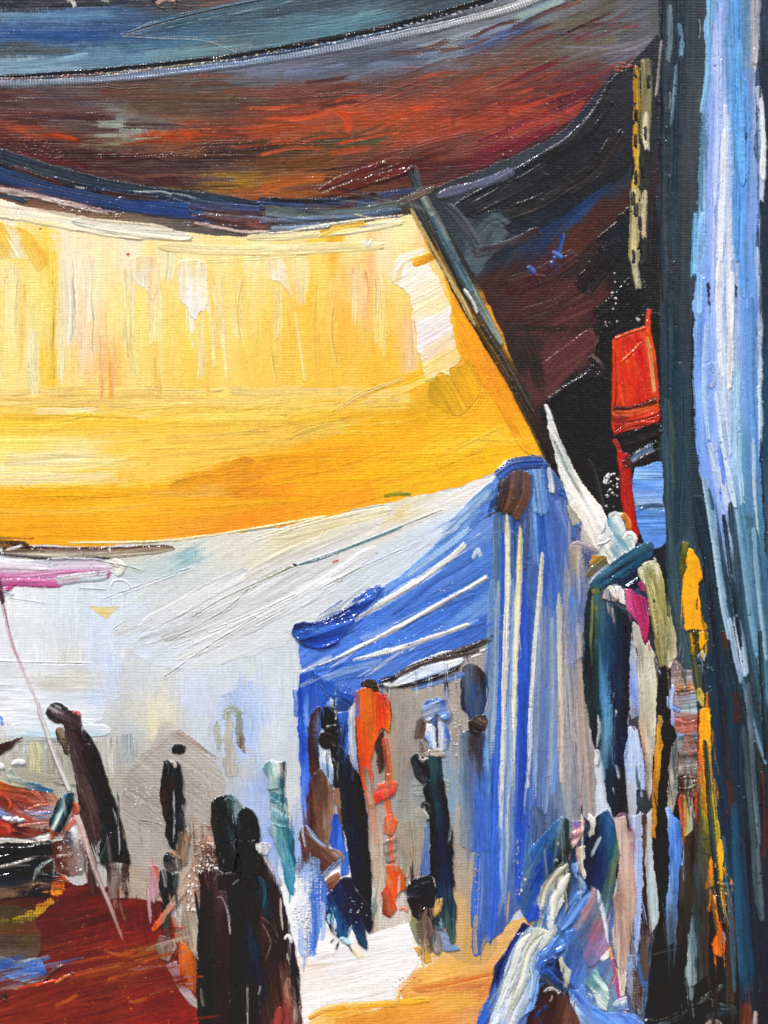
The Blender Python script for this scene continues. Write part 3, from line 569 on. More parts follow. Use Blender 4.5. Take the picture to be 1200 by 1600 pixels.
# creamy top rim
S('yellow_awning/top_rim', [(-60, 322), (60, 338), (160, 356), (280, 368)], 13, ['#ece2cc', '#efe6cf', '#eadfc0'], th=1.4, rag=.15, ridge=.9, lines=.3, taper=(.02, .15))
S('yellow_awning/top_rim', [(110, 345), (200, 362), (310, 372)], 8, ['#e2dfd0', '#e8e0c8'], th=1.3, ridge=.9)
S('yellow_awning/top_rim', [(380, 372), (470, 368), (560, 358), (640, 346)], 7, ['#f0dfb0', '#efe0b8'], th=1.1, ridge=.7)
S('yellow_awning/top_rim', [(240, 385), (350, 392), (470, 390), (610, 384)], 9, ['#f1e2b0', '#efdcaa', '#eed49c'], th=.9, dry=(.1, .3), smear=.4)
S('yellow_awning/ochre_patch', [(500, 366), (540, 352), (575, 350)], 7, ['#e0ac34', '#e8bc54'], th=.9, dry=(.1, .4))
S('yellow_awning/red_speck', [(61, 357), (66, 359)], 1.8, ['#b84038'], th=1.4); S('yellow_awning/red_speck', [(199, 395), (202, 400)], 2, ['#c03a2c'], th=1.4)
S('yellow_awning/hanging_folds/white_drip', [(570, 378), (575, 384), (580, 377)], 3, ['#f2eee6'], th=1.8)
F('yellow_awning/ochre_patch', Pg('-70,352 10,350 45,362 68,385 74,410 60,425 40,405 -70,400'), C('0,362,eac350; 40,370,e8be4c; 65,395,e7b848; 20,385,f0e4c0; 55,405,ecc860; -30,380,ecd080'), ang=60, aniso=2.5, th=.5, rag=3)

# ---- the small magenta awning edge at the left
S('magenta_awning/brown_edge', [(-20, 846), (20, 850), (45, 856)], 8, ['#1c1614', '#3a2a22'], th=2.6, rag=.3)
S('magenta_awning/brown_edge', [(0, 862), (60, 862), (150, 864), (280, 856)], 9, ['#3a2018', '#6a5240', '#8a7a62', '#b8ad98'], th=1.8, rag=.2, dry=(0, .25), smear=.2, taper=(.05, .4))
S('magenta_awning/brown_edge', [(-20, 862), (30, 868), (80, 873), (180, 872)], 3, ['#2a2630', '#4a4444'], th=1.8, dry=(0, .3))
S('magenta_awning/white_rim', [(10, 858), (24, 856), (38, 851)], 2.4, ['#ece8e0'], th=2.2)
S('magenta_awning/pink_cloth', [(-40, 892), (40, 893), (110, 888), (185, 890)], 18, ['#c8ccd4', '#d0c4d4', '#c8a8c4', '#bc5c94', '#b0407c', '#c890b4'], th=1.2, rag=.1, mix=.4, sw=5, smear=.4, dry=(0, .2))
S('magenta_awning/pink_cloth', [(-20, 882), (30, 884), (80, 888)], 6, ['#dcdce4', '#d3c0d4'], th=1.4, smear=.3, dry=(0, .3))
S('magenta_awning/pink_cloth', [(-30, 912), (30, 910), (108, 914)], 7, ['#dfa8c8', '#c05090', '#a8306c'], th=1.6, rag=.2)
S('magenta_awning/pink_cloth', [(-10, 918), (8, 922), (20, 914)], 4, ['#b02c6c', '#8a2050'], th=1.8)
S('magenta_awning/grey_tip', [(92, 908), (130, 902), (170, 898)], 8, ['#b6c2c4', '#c8d0d0', '#a8bcc4'], th=1.5, rag=.2)
S('magenta_awning/white_rim', [(180, 878), (192, 886), (184, 896)], 6, ['#e2dcd0', '#d8dcdc'], th=1.6)
K('magenta_awning/white_rim', [(126, 920), (165, 922)], 1.1, '#8c8f94'); K('magenta_awning/white_rim', [(150, 876), (200, 886), (220, 892)], 1.3, '#98968c')
S('magenta_awning/grey_tip', [(5, 926), (20, 930)], 4, ['#a8bccb', '#c2d0da'], th=1.2)

# ---- great dark awning across the top
SEAM = [(-70, 122), (0, 119), (100, 113), (200, 104), (300, 94), (400, 80), (500, 62), (590, 44), (660, 26), (720, 10), (780, -8), (900, -66)]
F('dark_awning/brown_cloth', [(p[0], p[1] + 8) for p in SEAM] + [(1060, -70), (1060, 90), (1010, 92), (985, 96), (945, 126), (900, 182), (860, 215), (800, 242), (740, 268), (700, 283), (620, 300), (520, 312), (400, 316), (270, 304), (200, 291), (130, 271), (60, 246), (0, 233), (-70, 226)], adj(C('''
-40,150,644644; -40,190,5a3032; 20,150,66484a; 100,160,5c4446; 60,180,54303a; 150,165,66585a; 170,185,80807c; 195,200,909a92; 190,215,949a8c; 230,150,68442c; 260,160,604628; 300,150,66524c; 350,170,62483a; 390,160,764034; 20,198,8a3420; 40,206,bc4418; 70,214,a03618; 20,215,6a2620; 10,225,542420; 100,215,642f22; 160,225,807058; 130,200,5a4440; 265,205,ca4e14; 280,215,bc4414; 245,216,983414; 300,230,8a4a24; 390,215,a8421e; 340,210,6c3426; 120,245,44181c; 60,230,4e1c20; 200,250,4a2628; 300,260,40262a; 350,240,462c2c; 250,280,46282a; 320,290,9a761c; 360,290,ac7c20; 390,290,985a1a; 300,300,62441e;
430,150,844434; 480,150,94442c; 540,170,d04a22; 535,200,c44a1e; 440,180,a04226; 430,208,bc4c22; 480,205,ae4a24; 410,230,44301e; 450,235,62401e; 500,220,54442a; 580,220,525030; 620,190,cc4a24; 650,175,c04624; 640,215,c04824; 690,160,ac402a; 720,140,a84630; 660,135,784234; 600,130,644644; 740,170,74342a; 780,180,ba4020; 720,200,b84028; 780,140,a04a2e; 790,90,744e40; 740,120,6e4a40; 430,260,74401e; 480,255,84481c; 460,290,ac5820; 500,285,ae6020; 420,300,b0521a; 540,280,562820; 560,290,642c1e; 600,270,4a1c20; 620,250,843e2c; 680,240,74362a; 660,260,622826; 720,230,864430; 760,235,8c2032; 790,230,98203a; 700,270,54282a; 580,300,743820; 650,290,643024;
810,130,763830; 850,150,722830; 900,120,643034; 820,170,c04224; 860,155,b03e2c; 830,200,902638; 880,160,62222e; 900,170,b42838; 920,150,722632; 810,205,b8542c; 870,185,a8442c; 810,230,741a2e; 850,210,5a1a26; 930,120,563840; 860,90,664e3a; 910,90,685c4a;
420,115,767e9a; 500,110,646c82; 560,95,565e74; 620,100,6a7c98; 700,90,788ca6; 760,60,485886; 790,55,3c4480; 700,65,848996; 780,40,8e98a8; 820,25,86a6b6; 860,20,828e90; 850,50,646260; 900,40,62584a; 940,50,6c6048; 960,30,646a72; 1000,20,585e68; 1020,60,64646e; 980,85,686a78; 900,80,60584e; 330,140,5e5048; 400,130,64646c; 960,60,686660; 1000,60,60626a; 940,-30,505860'''), .78, .88),
  flow=[(-70, 165), (100, 170), (300, 168), (480, 155), (640, 120), (780, 80), (900, 30), (1060, -40)], aniso=3.6, warp=(34, 5), streak=.10, th=.6, lines=.3, sw=2.6, sl=90, rag=3, pw=2.0, gloss=.42)
rows = (([(60, 205), (90, 212), (130, 222)], 5, ['#c24a1a', '#8a3018']), ([(230, 210), (275, 200), (310, 225)], 8, ['#8a3a18', '#cc5018', '#a03c16']), ([(410, 212), (450, 200), (520, 205)], 7, ['#b84c24', '#7c3a24']), ([(528, 175), (545, 190), (540, 208)], 9, ['#d24e24', '#c24822']),
        ([(590, 195), (640, 175), (700, 155)], 8, ['#d05028', '#a84028']), ([(600, 218), (650, 200), (720, 190)], 6, ['#c85028', '#8c4428']), ([(640, 160), (700, 145), (760, 118)], 5, ['#9a4834', '#74463a']), ([(700, 205), (760, 188), (830, 165), (890, 145)], 4, ['#d05430', '#a83c30']),
        ([(720, 182), (780, 160), (850, 130)], 5, ['#8c3a34', '#b04a38']), ([(740, 222), (800, 205), (880, 180), (930, 150)], 5, ['#b85430', '#a03034']), ([(760, 242), (820, 222), (880, 190)], 6, ['#8a2034', '#6a1c2c']), ([(440, 262), (500, 250), (560, 230)], 9, ['#7c4622', '#5c4028']),
        ([(400, 300), (450, 285), (520, 275)], 10, ['#b8602a', '#9c5020', '#c06a2c']), ([(160, 225), (200, 222), (240, 228)], 5, ['#a8a090', '#7a6a50']), ([(155, 195), (190, 196), (225, 205)], 12, ['#8c9490', '#9aa498', '#7c8480']), ([(0, 170), (100, 175), (180, 170)], 9, ['#6a5252', '#5c4444']),
        ([(240, 150), (300, 152), (380, 148)], 9, ['#5c4430', '#6a5848']), ([(0, 240), (80, 252), (160, 270)], 9, ['#5a2028', '#4a1a22']), ([(150, 262), (240, 280), (330, 285)], 12, ['#452a30', '#4c2c2e']), ([(310, 292), (360, 285), (402, 290)], 7, ['#b08a22', '#8a6420', '#b87820']),
        ([(560, 108), (640, 92), (720, 80)], 6, ['#8298b0', '#5c6478']), ([(430, 118), (500, 112), (560, 100)], 9, ['#7c86a4', '#5a6078']), ([(640, 78), (720, 58), (800, 34)], 6, ['#a4aebc', '#7c8894']), ([(720, 72), (770, 60), (820, 42)], 8, ['#44548c', '#5c6c90']), ([(800, 30), (860, 8), (900, -8)], 7, ['#8fb0bc', '#a8a890']),
        ([(820, 60), (880, 40), (960, 30)], 10, ['#74684c', '#626060']), ([(860, 92), (920, 78), (980, 60)], 12, ['#6a6050', '#6c6c74']), ([(900, 60), (970, 40), (1030, 20)], 14, ['#5c6470', '#6a6c74']), ([(930, 88), (990, 76), (1030, 60)], 12, ['#6c6c74', '#74747e']), ([(350, 245), (420, 238), (520, 222)], 7, ['#4a3428', '#5c4c34']),
        ([(120, 235), (200, 245), (300, 240)], 6, ['#5c3c30', '#3c282a']), ([(560, 270), (640, 250), (720, 232)], 7, ['#8a4630', '#6c342a']))
for a_, w_, c_ in rows:
    S('dark_awning/brown_cloth', a_, w_, c_, th=.3, rag=.3, dry=(.12, .3), smear=.5, ridge=.08, lines=.4, drag=60, fleck=0, soft=.75)
for a_, w_, c_ in (([(495, 300), (540, 278), (615, 250)], 5, ['#5a2028', '#6e2c2c']), ([(500, 308), (570, 285), (645, 264)], 8, ['#4a1a22', '#6a3028', '#4c1c20'])):
    S('dark_awning/knife_mark', a_, w_, c_, th=1.8, ridge=1.3, taper=(.3, .3))
for k in range(90):
    x_ = RNG.uniform(-40, 960); f_ = RNG.uniform(0, 1)
    y0_ = float(np.interp(x_, [p[0] for p in SEAM], [p[1] for p in SEAM])) + 30; y1_ = float(np.interp(x_, [0, 60, 130, 200, 270, 400, 520, 620, 700, 740, 800, 860, 900, 945], [224, 238, 262, 283, 296, 307, 304, 292, 275, 260, 234, 208, 174, 118])) - 6
    y_ = y0_ + (y1_ - y0_)*f_; sl_ = float(np.interp(x_, [0, 300, 500, 700, 950], [.06, .02, -.12, -.28, -.5])); l_ = RNG.uniform(50, 150)
    warm = (x_ > 380 and x_ < 820 and .3 < f_ < .75)
    pal = (['#c24a24', '#b44426', '#6a3426', '#8c4430', '#4a2c28', '#d05a34'] if warm else ['#5a3c34', '#6a4038', '#3c2426', '#7a4a38', '#4a3030', '#64504a']) if x_ < 700 or f_ < .5 else ['#7a2434', '#5a1e2a', '#8c3438', '#a84434', '#6a2a30']
    S('dark_awning/brown_cloth', [(x_ - l_/2, y_ - sl_*l_/2), (x_ + l_/2, y_ + sl_*l_/2)], RNG.uniform(2.5, 8), [pal[RNG.randint(len(pal))], pal[RNG.randint(len(pal))]], th=.3, rag=.3, dry=(.22, .4), smear=.5, ridge=.05, lines=.4, fleck=0, soft=.8)
specks('dark_awning/brown_cloth', Pg('540,285 640,262 640,270 560,292'), 8, ['#c890a0', '#8a3a44'], (.6, 1.3), 1.2)
specks('dark_awning/brown_cloth', Pg('740,230 800,200 900,110 930,140 880,190 790,250'), 60, ['#b07078', '#c898a0', '#a03a48', '#8a2034'], (.6, 1.4), 1.1)
specks('dark_awning/brown_cloth', Pg('650,85 720,68 715,76 660,92'), 18, ['#c8b8b0', '#b0a0a0'], (.5, 1.1), 1)
specks('dark_awning/brown_cloth', Pg('25,218 70,222 110,240 100,258 40,240'), 60, ['#8a4a50', '#7a3038', '#5a2028'], (.8, 1.7), 1.1)
specks('dark_awning/brown_cloth', Pg('240,245 400,215 400,235 300,250'), 40, ['#5a3a30', '#7a5040'], (.8, 1.7), 1)
for a_ in ([(245, 245), (300, 240), (330, 225), (390, 222)], [(340, 262), (355, 280), (400, 285)], [(150, 245), (230, 243), (300, 238)], [(410, 235), (440, 218), (480, 225), (540, 222)], [(620, 240), (680, 220), (760, 205)], [(460, 140), (490, 150), (540, 148), (580, 150)], [(135, 128), (190, 138), (220, 135)], [(640, 80), (690, 70), (760, 45)]):
    K('dark_awning/brown_cloth', a_, 1.3, None, .5, .9)
F('dark_awning/blue_flap', [(-70, -70), (905, -70)] + SEAM[::-1], C('''
-40,40,3a4c64; 20,10,26282e; 60,15,34363e; 110,5,38363a; 150,4,3c3c44; 30,28,688aa4; 100,30,587ea2; 150,25,48698c; 20,55,36548a; 60,55,3a588a; 110,60,304c7a; 50,43,44628a; 150,50,34507a; 180,60,385884; 30,80,444e56; 50,100,88a8bc; 30,100,748f9e; 90,90,56728a; 10,112,7c9cb0; 150,85,5e8096; 200,75,466480; 230,92,668ca2; 280,85,688c96; 330,72,627478; 280,60,3c5c76; 240,45,365472; 330,30,385468; 300,10,444244; 340,8,664c48; 260,5,38383e; 390,40,445e6c; 420,50,4e6a78; 480,40,547486; 550,28,5e8090; 500,45,5c8896; 450,62,567480; 400,62,506c78; 450,15,40505a; 550,10,485a66; 650,5,3a4650; 620,12,4a5a66; 700,-20,3c4852; 200,-30,2c3036; 500,-40,38444c; 200,20,3c5878'''),
  flow=[(-70, 70), (150, 66), (300, 56), (450, 40), (600, 14), (900, -66)], aniso=4.2, warp=(44, 4), streak=.10, th=.7, lines=.35, sw=2.4, sl=120, rag=1.5, pw=2.0, ridge=.4, gloss=.4)
for a_, w_, c_ in (([(0, 28), (80, 28), (200, 22)], 7, ['#6c90ac', '#4c7094']), ([(0, 52), (90, 58), (190, 56)], 9, ['#34548a', '#2e4a78']), ([(0, 105), (70, 98), (160, 86)], 8, ['#8cacc0', '#5c7a90']), ([(190, 78), (260, 70), (360, 60)], 8, ['#5c8098', '#40607c']), ([(440, 62), (520, 46), (640, 18)], 7, ['#6490a0', '#506c7c']),
                   ([(220, 94), (300, 82), (420, 66)], 6, ['#7298a4', '#6c8084']), ([(0, 80), (60, 82), (130, 78)], 7, ['#4a545a', '#505c60']), ([(400, 25), (500, 10), (600, -10)], 8, ['#46545e', '#3c4a52']), ([(60, 12), (140, 8), (240, 2)], 6, ['#3a3a40', '#2c3038'])):
    S('dark_awning/blue_flap', a_, w_, c_, th=.35, rag=.25, dry=(.12, .3), smear=.5, ridge=.08, lines=.5, drag=60, fleck=0, soft=.7)
S('dark_awning/blue_flap', [(195, 57), (260, 38), (330, 22), (420, 4), (480, -12)], 11, ['#3c5a70', '#44606e', '#54707a'], th=.8, ridge=.5, taper=(.3, .1), rag=.05, gloss=.4)
K('dark_awning/blue_flap', [(192, 57), (250, 60), (320, 64), (370, 82)], 1.2, '#9aa8b0'); K('dark_awning/blue_flap', [(192, 56), (250, 38), (330, 18), (430, -2)], 1.3, '#20282e', .8, .8)
specks('dark_awning/fallen_flakes', Pg('232,0 300,-2 300,16 240,20'), 12, ['#3a342e', '#2a2624'], (1, 2), 1.4)
S('dark_awning/fallen_flakes', [(108, 0), (114, 3), (117, 10)], 3, ['#e8e2d8'], th=2.2); S('dark_awning/fallen_flakes', [(248, 6), (258, 0), (272, 2)], 3.4, ['#e9c8b0', '#e0b8a0'], th=2.4); S('dark_awning/fallen_flakes', [(274, 0), (284, 2)], 2.2, ['#f0e4d8'], th=2.2)
S('dark_awning/fallen_flakes', [(158, 2), (172, 4)], 2, ['#a8a49a'], th=1.5); S('dark_awning/fallen_flakes', [(312, 0), (340, -2)], 3, ['#8a5450', '#6a4444'], th=1.2)
# the ridged seam
SM = [(p[0], p[1] + 4) for p in SEAM[:-1]]
S('dark_awning/ridged_seam/seam_dark_line', SM, 5.2, ['#0e1216', '#12171c', '#25303a'], th=1.2, rag=.12, ridge=.5, taper=(.01, .01), smear=.05, ends=(0, 0))  # near-black line along the top of the seam
S('dark_awning/ridged_seam', [(-60, 131), (30, 131), (130, 127), (220, 119), (320, 108), (400, 98), (500, 81), (600, 61), (700, 40), (790, 16), (840, -2), (880, -20)], 7.2, ['#2c3c58', '#7c92b4', '#8ca4bc', '#6a7c98'], th=1.6, rag=.18, comb=4.4, ridge=.5, taper=(.01, .01), mix=.15, along=['#8a9ca8', '#98b0c4', '#8fa8cc', '#7c9ac0', '#8a96a8', '#a8a8b0', '#d8cfc4', '#c8beb0'], ends=(0, 0), fleck=0)
S('dark_awning/ridged_seam', [(-60, 125), (30, 124), (130, 119), (220, 111), (320, 100), (400, 90), (500, 72), (600, 52), (700, 30), (790, 6), (830, -8)], 2.6, ['#3a4450', '#5c6470'], th=2.4, rag=.4, dry=(.25, .25), along=['#5a4038', '#70504c', '#6c6454', '#a89870', '#304468', '#34507c', '#6c8098', '#3a3c44', '#d0ccc8'], ends=(0, 0))
for k in range(90):
    x_ = -20 + k*9.3; y_ = float(np.interp(x_, [p[0] for p in SM], [p[1] for p in SM])) + 4.5 + RNG.uniform(-1.6, 1.6)
    c_ = ['#c8a898', '#a86a5c', '#d0c8b8', '#c8b890', '#8fa8c8', '#b8c8d8', '#e0e4e8'][min(6, int((x_ + 20)/830*7 + RNG.uniform(-.6, .6)) % 7)]
    if RNG.rand() < .72: S('dark_awning/ridged_seam', [(x_, y_), (x_ + RNG.uniform(3, 8), y_ + RNG.uniform(-2.4, .6))], RNG.uniform(.8, 1.5), [c_], th=1.8, fleck=0)
# dark blue hem
for a_, w_, c_ in (([(-60, 236), (0, 244), (60, 262), (140, 284), (220, 300), (320, 311), (420, 322)], 11, ['#223040', '#2c3a46', '#324048']), ([(-60, 262), (0, 270), (70, 290), (150, 306), (230, 318), (310, 330)], 17, ['#26364e', '#2c4468', '#2c406c', '#26365c']),
                   ([(-60, 252), (0, 258), (80, 282), (170, 302), (280, 312)], 4, ['#141c26', '#101820']), ([(180, 318), (250, 326), (330, 336)], 13, ['#283c60', '#2a4074', '#283c70']), ([(290, 318), (350, 326), (420, 332)], 9, ['#3c4a78', '#40486c', '#5a4850']), ([(295, 345), (350, 346), (430, 352)], 10, ['#6a4844', '#70463e', '#84584c']),
                   ([(400, 318), (480, 322), (560, 318), (670, 298)], 11, ['#242e40', '#2c385c', '#34486c', '#3c4654']), ([(410, 330), (480, 336), (560, 332), (640, 316)], 10, ['#4a4c44', '#54645c', '#6a7880', '#54647c']), ([(400, 346), (470, 344), (560, 338), (640, 326)], 5, ['#3c5474', '#6c84a4', '#4c5c70']),
                   ([(420, 312), (500, 314), (600, 304)], 4, ['#12161c', '#1c2430']), ([(420, 358), (470, 356), (525, 352)], 5, ['#3c546c', '#8ca0b0', '#4c5870']), ([(-40, 306), (10, 306), (44, 317)], 5, ['#1e2c38', '#3c5060', '#28384a'])):
    S('dark_awning/blue_hem', a_, w_, c_, th=1.5, rag=.14, ridge=.9, lines=.6, taper=(.04, .2), smear=.15)
for a_, w_ in (([(20, 262), (70, 280), (110, 292)], 5), ([(150, 300), (200, 308), (260, 314)], 6), ([(330, 330), (380, 338), (420, 338)], 8), ([(470, 322), (520, 324), (560, 320)], 6), ([(590, 316), (620, 310), (650, 302)], 5), ([(300, 340), (350, 350), (400, 352)], 7)):
    S('dark_awning/blue_hem', a_, w_, ['#3c2c30', '#5a3a34', '#2c3040'], th=.8, dry=(.15, .3), soft=.6, smear=.5, ridge=.2)
S('dark_awning/pale_lip', [(-50, 296), (10, 298), (40, 302), (100, 318), (180, 334)], 5, ['#8a5c60', '#b8a8a8', '#d8cfc8'], th=1.6, rag=.4, dry=(.15, .35))
S('dark_awning/pale_lip', [(300, 348), (350, 358), (380, 364), (430, 362)], 3, ['#c0a098', '#e8e0d4', '#9a7c80'], th=1.8, rag=.4, dry=(.2, .4))
S('dark_awning/pale_lip', [(400, 366), (450, 363), (520, 350), (640, 336)], 2.4, ['#d8d4c4', '#ece4cc'], th=1.6, rag=.3, dry=(.3, .3))
specks('dark_awning/pale_lip', Pg('75,312 200,330 195,342 100,328'), 34, ['#f0ece6', '#e4dcd8', '#b8a8a8'], (.8, 2.2), 1.8)
specks('dark_awning/pale_lip', Pg('280,342 380,355 380,366 290,352'), 14, ['#e8d0c8', '#c89890', '#f0e8e0'], (.7, 1.8), 1.6)
for a_ in ([(118, 293), (134, 295)], [(240, 300), (272, 305)], [(560, 356), (600, 350), (625, 340)]): S('dark_awning/pale_lip', a_, 1.8, ['#a8b4bc', '#c8ccc8'], th=1.6)

# ---- dark drape to the right of the pole
F('dark_drape/brown_cloth', Pg('670,312 700,286 740,272 800,244 858,217 898,185 944,128 985,97 1062,90 1062,900 980,860 930,800 880,770 850,705 800,560 740,430'), C('''
720,330,32363c; 760,380,4e5e66; 740,350,363c44; 800,390,2c3440; 850,360,22304e; 910,322,24406a; 960,285,28303c; 960,320,3a2422; 900,370,48281f; 930,343,40241f; 840,450,442426; 900,420,2c2222; 860,500,482828; 840,480,402424; 900,480,46282a; 940,460,46282a; 920,540,563030; 880,580,583232; 860,560,543030; 820,520,302626; 830,550,2a2424; 850,600,502e2e;
960,440,101116; 980,480,0e0f13; 1000,400,14161c; 930,525,141216; 900,610,121214; 870,645,101014; 920,680,0e0e10; 940,740,0d0d10; 900,720,101014; 980,600,101014; 1000,200,262a30; 1010,700,101014; 780,440,3a2424; 800,470,3c2628; 880,450,4a2a28'''),
  ang=-52, aniso=2.2, warp=(18, 6), streak=.07, th=.6, lines=.22, rag=2.5, pw=2.4, gloss=.3)
F('dark_drape/upper_fold', Pg('712,320 745,300 800,270 870,232 915,192 962,118 1000,108 1000,180 985,265 940,300 880,336 820,366 770,352 720,336'), adj(C('''760,318,22262c; 850,260,1c1e26; 900,232,1d1f26; 950,180,22242a; 930,290,1e2026; 870,320,1b1e24; 800,340,1f232a; 980,150,282a30; 980,240,20232a; 840,345,1e2636; 780,300,1c2026'''), .6, 1.08),
  ang=-30, aniso=3, warp=(16, 4), streak=.06, th=1.1, lines=.2, rag=2, ridge=1.2, gloss=.24)
S('dark_drape/upper_fold', [(715, 318), (760, 292), (820, 258), (880, 222), (925, 178), (958, 120)], 4, ['#34383e', '#2a2a30', '#201e20'], th=2.0, rag=.2, ridge=.5, taper=(.1, .1), dry=(.1, .2))
for a_, w_, c_ in (([(735, 330), (800, 296), (860, 262)], 13, ['#242428', '#2c2a2c', '#1c1b1e']), ([(760, 345), (840, 318), (905, 275)], 13, ['#1e1c1e', '#262325', '#2c2628']), ([(850, 250), (910, 210), (955, 150)], 12, ['#2a2a2e', '#201f22', '#1a191c']), ([(880, 300), (930, 265), (975, 200)], 14, ['#1c1a1c', '#241f20', '#2e2a2a'])):
    S('dark_drape/upper_fold', a_, w_, c_, th=1.6, rag=.08, ridge=.35, lines=.3, taper=(.06, .06), smear=.4, gloss=.34)
for a_, w_, c_ in (([(790, 450), (850, 430), (905, 395)], 15, ['#42282a', '#4c2c2c', '#382224']), ([(810, 500), (870, 480), (930, 445)], 15, ['#4a2a2a', '#40262a', '#502f2e']), ([(850, 585), (890, 555), (935, 520)], 15, ['#583230', '#4a2a2a', '#5c3634']), ([(735, 395), (790, 385), (850, 358)], 9, ['#2c2830', '#382828', '#2a2428'])):
    S('dark_drape/brown_cloth', a_, w_, c_, th=1.0, rag=.1, ridge=.3, lines=.3, taper=(.08, .2), smear=.5, gloss=.36, dry=(.1, .3))
S('dark_drape/upper_fold', [(680, 310), (730, 296), (780, 278), (810, 262)], 9, ['#5c5c78', '#6a7088', '#3a3c48'], th=1.4, rag=.25)
S('dark_drape/blue_trace', [(850, 362), (885, 340), (920, 314), (970, 280)], 8, ['#2a3450', '#243a64', '#262c40', '#30282c'], th=.5, dry=(.15, .3), smear=.5, soft=.7, ridge=.1)
S('dark_drape/blue_grey_smear', [(735, 385), (755, 362), (775, 348), (788, 358)], 20, ['#30383e', '#4c5a60', '#525e64', '#343a40'], th=.6, dry=(.1, .3), rag=.25, smear=.4, soft=.6, ridge=.1)
S('dark_drape/blue_grey_smear', [(700, 325), (720, 345), (745, 385)], 9, ['#30343c', '#5c6068'], th=1.0, dry=(.1, .4))
S('dark_drape/blue_grey_smear', [(762, 420), (785, 400), (800, 385)], 12, ['#28282c', '#242c3c', '#3a2a2a'], th=.5, dry=(.15, .3), smear=.5, soft=.7, ridge=.1)
for a_, w_ in (([(828, 420), (836, 428), (842, 440)], 5), ([(838, 432), (848, 434)], 3.5), ([(858, 424), (862, 412)], 4), ([(866, 404), (872, 396), (880, 366)], 3), ([(866, 396), (876, 402)], 3)):
    S('dark_drape/blue_daub', a_, w_, ['#2a4c9c', '#3c62b8', '#5a84cc'], th=2, rag=.4)
for a_, w_, c_ in (([(780, 470), (830, 440), (900, 400)], 12, ['#472628', '#3c2224']), ([(800, 530), (860, 505), (940, 470)], 14, ['#4a292a', '#522e2e']), ([(845, 600), (880, 560), (940, 510)], 16, ['#5c3434', '#523030']), ([(808, 512), (850, 515), (890, 514)], 5, ['#241e1e', '#2c2424']), ([(820, 520), (834, 560), (846, 612)], 14, ['#2c2626', '#342a28', '#3c2a2a'])):
    S('dark_drape/brown_cloth', a_, w_, c_, th=.4, dry=(.15, .3), smear=.5, ridge=.1, fleck=0, soft=.6)
for k in range(9): K('dark_drape/brown_cloth', [(840, 548 + k*8), (850, 546 + k*8)], 1.0, '#241c1c', .4, .5)
for a_, w_, c_ in (([(930, 495), (960, 470), (1010, 440)], 10, ['#141418', '#0e0f13']), ([(905, 460), (950, 400), (985, 330)], 18, ['#231e20', '#181619', '#24282c']), ([(950, 600), (955, 540), (1000, 430)], 22, ['#121216', '#0d0e12']), ([(940, 380), (970, 356), (990, 330)], 12, ['#16181c', '#2c3440'])):
    S('dark_drape/lower_fold', a_, w_, c_, th=1.2, rag=.2, dry=(0, .2))
F('dark_drape/lower_fold', Pg('852,640 880,612 930,570 955,520 1040,500 1040,820 985,840 950,810 930,770 890,740 862,680'), C('''870,650,141416; 900,620,16161a; 930,600,121216; 900,690,0f0f12; 940,700,0d0d10; 920,740,0f0f12; 1000,600,101014; 960,640,0c0c10; 1000,780,101014; 920,650,131317'''), ang=-40, aniso=2, streak=.05, th=1.1, ridge=1.0, rag=2.5, gloss=.24)
S('dark_drape/lower_fold', [(853, 632), (880, 612), (920, 585), (940, 560)], 7, ['#3c3c40', '#202024', '#131316'], th=2.2, ridge=1.4)
S('dark_drape/lower_fold', [(925, 560), (940, 575), (930, 590)], 6, ['#1c1a1c', '#4a4040'], th=2.2)
S('dark_drape/lower_fold', [(918, 722), (930, 750), (942, 800)], 6, ['#3c2620', '#2c2828', '#3a424c'], th=1.4, dry=(.1, .3))
specks('dark_drape/white_flecks', Pg('940,740 965,740 965,800 945,800'), 22, ['#f0f0ee', '#d8d8da'], (.8, 2.2), 1.8)
specks('dark_drape/white_flecks', Pg('955,425 963,425 963,490 957,490'), 7, ['#f0ece8'], (1.2, 2.6), 1.8); specks('dark_drape/white_flecks', Pg('940,505 966,495 966,510 945,515'), 8, ['#e8e4e4', '#b8a0a0'], (.8, 1.6), 1.6)
S('dark_drape/white_flecks', [(993, 499), (999, 502)], 2.4, ['#f4f2f0'], th=2); S('dark_drape/white_flecks', [(946, 752), (949, 745)], 3.4, ['#f2f2f0'], th=2)
specks('dark_drape/brown_cloth', Pg('860,440 960,450 900,580 850,600'), 60, ['#7a5654', '#6a4444'], (.5, 1.0), .6)
specks('dark_drape/upper_fold', Pg('954,100 992,96 985,108 960,116'), 16, ['#c85c44', '#d8886c', '#a84434'], (1.2, 2.6), 1.8)

# ---- leaning tent pole
S('tent_pole/shaft', [(640, 300), (690, 395), (740, 490), (800, 590), (850, 690), (868, 735)], 13, ['#1c2020', '#2c2a26', '#3a3430', '#262428'], th=2.4, taper=(.03, .12), along=['#3c4848', '#3a3c38', '#2c2826', '#3a2c26', '#342824', '#1c1a18'], rag=.10, ridge=1.0)
S('tent_pole/shaft', [(654, 296), (690, 365), (722, 430), (760, 495), (790, 550)], 9, ['#30464e', '#7c8c84', '#b0b49c', '#5c6c70'], th=2.6, taper=(.04, .3), rag=.15, ridge=1.0, mix=.3, dry=(0, .2))
S('tent_pole/shaft', [(640, 322), (655, 352), (690, 412), (722, 470), (745, 515)], 3.5, ['#d8d0b0', '#c8a048', '#b8bca8'], th=2.0, dry=(0, .4), rag=.3)
S('tent_pole/shaft', [(672, 330), (705, 395), (745, 470)], 5, ['#4c6c7c', '#3c5868', '#6c8890'], th=2.6, dry=(.1, .3))
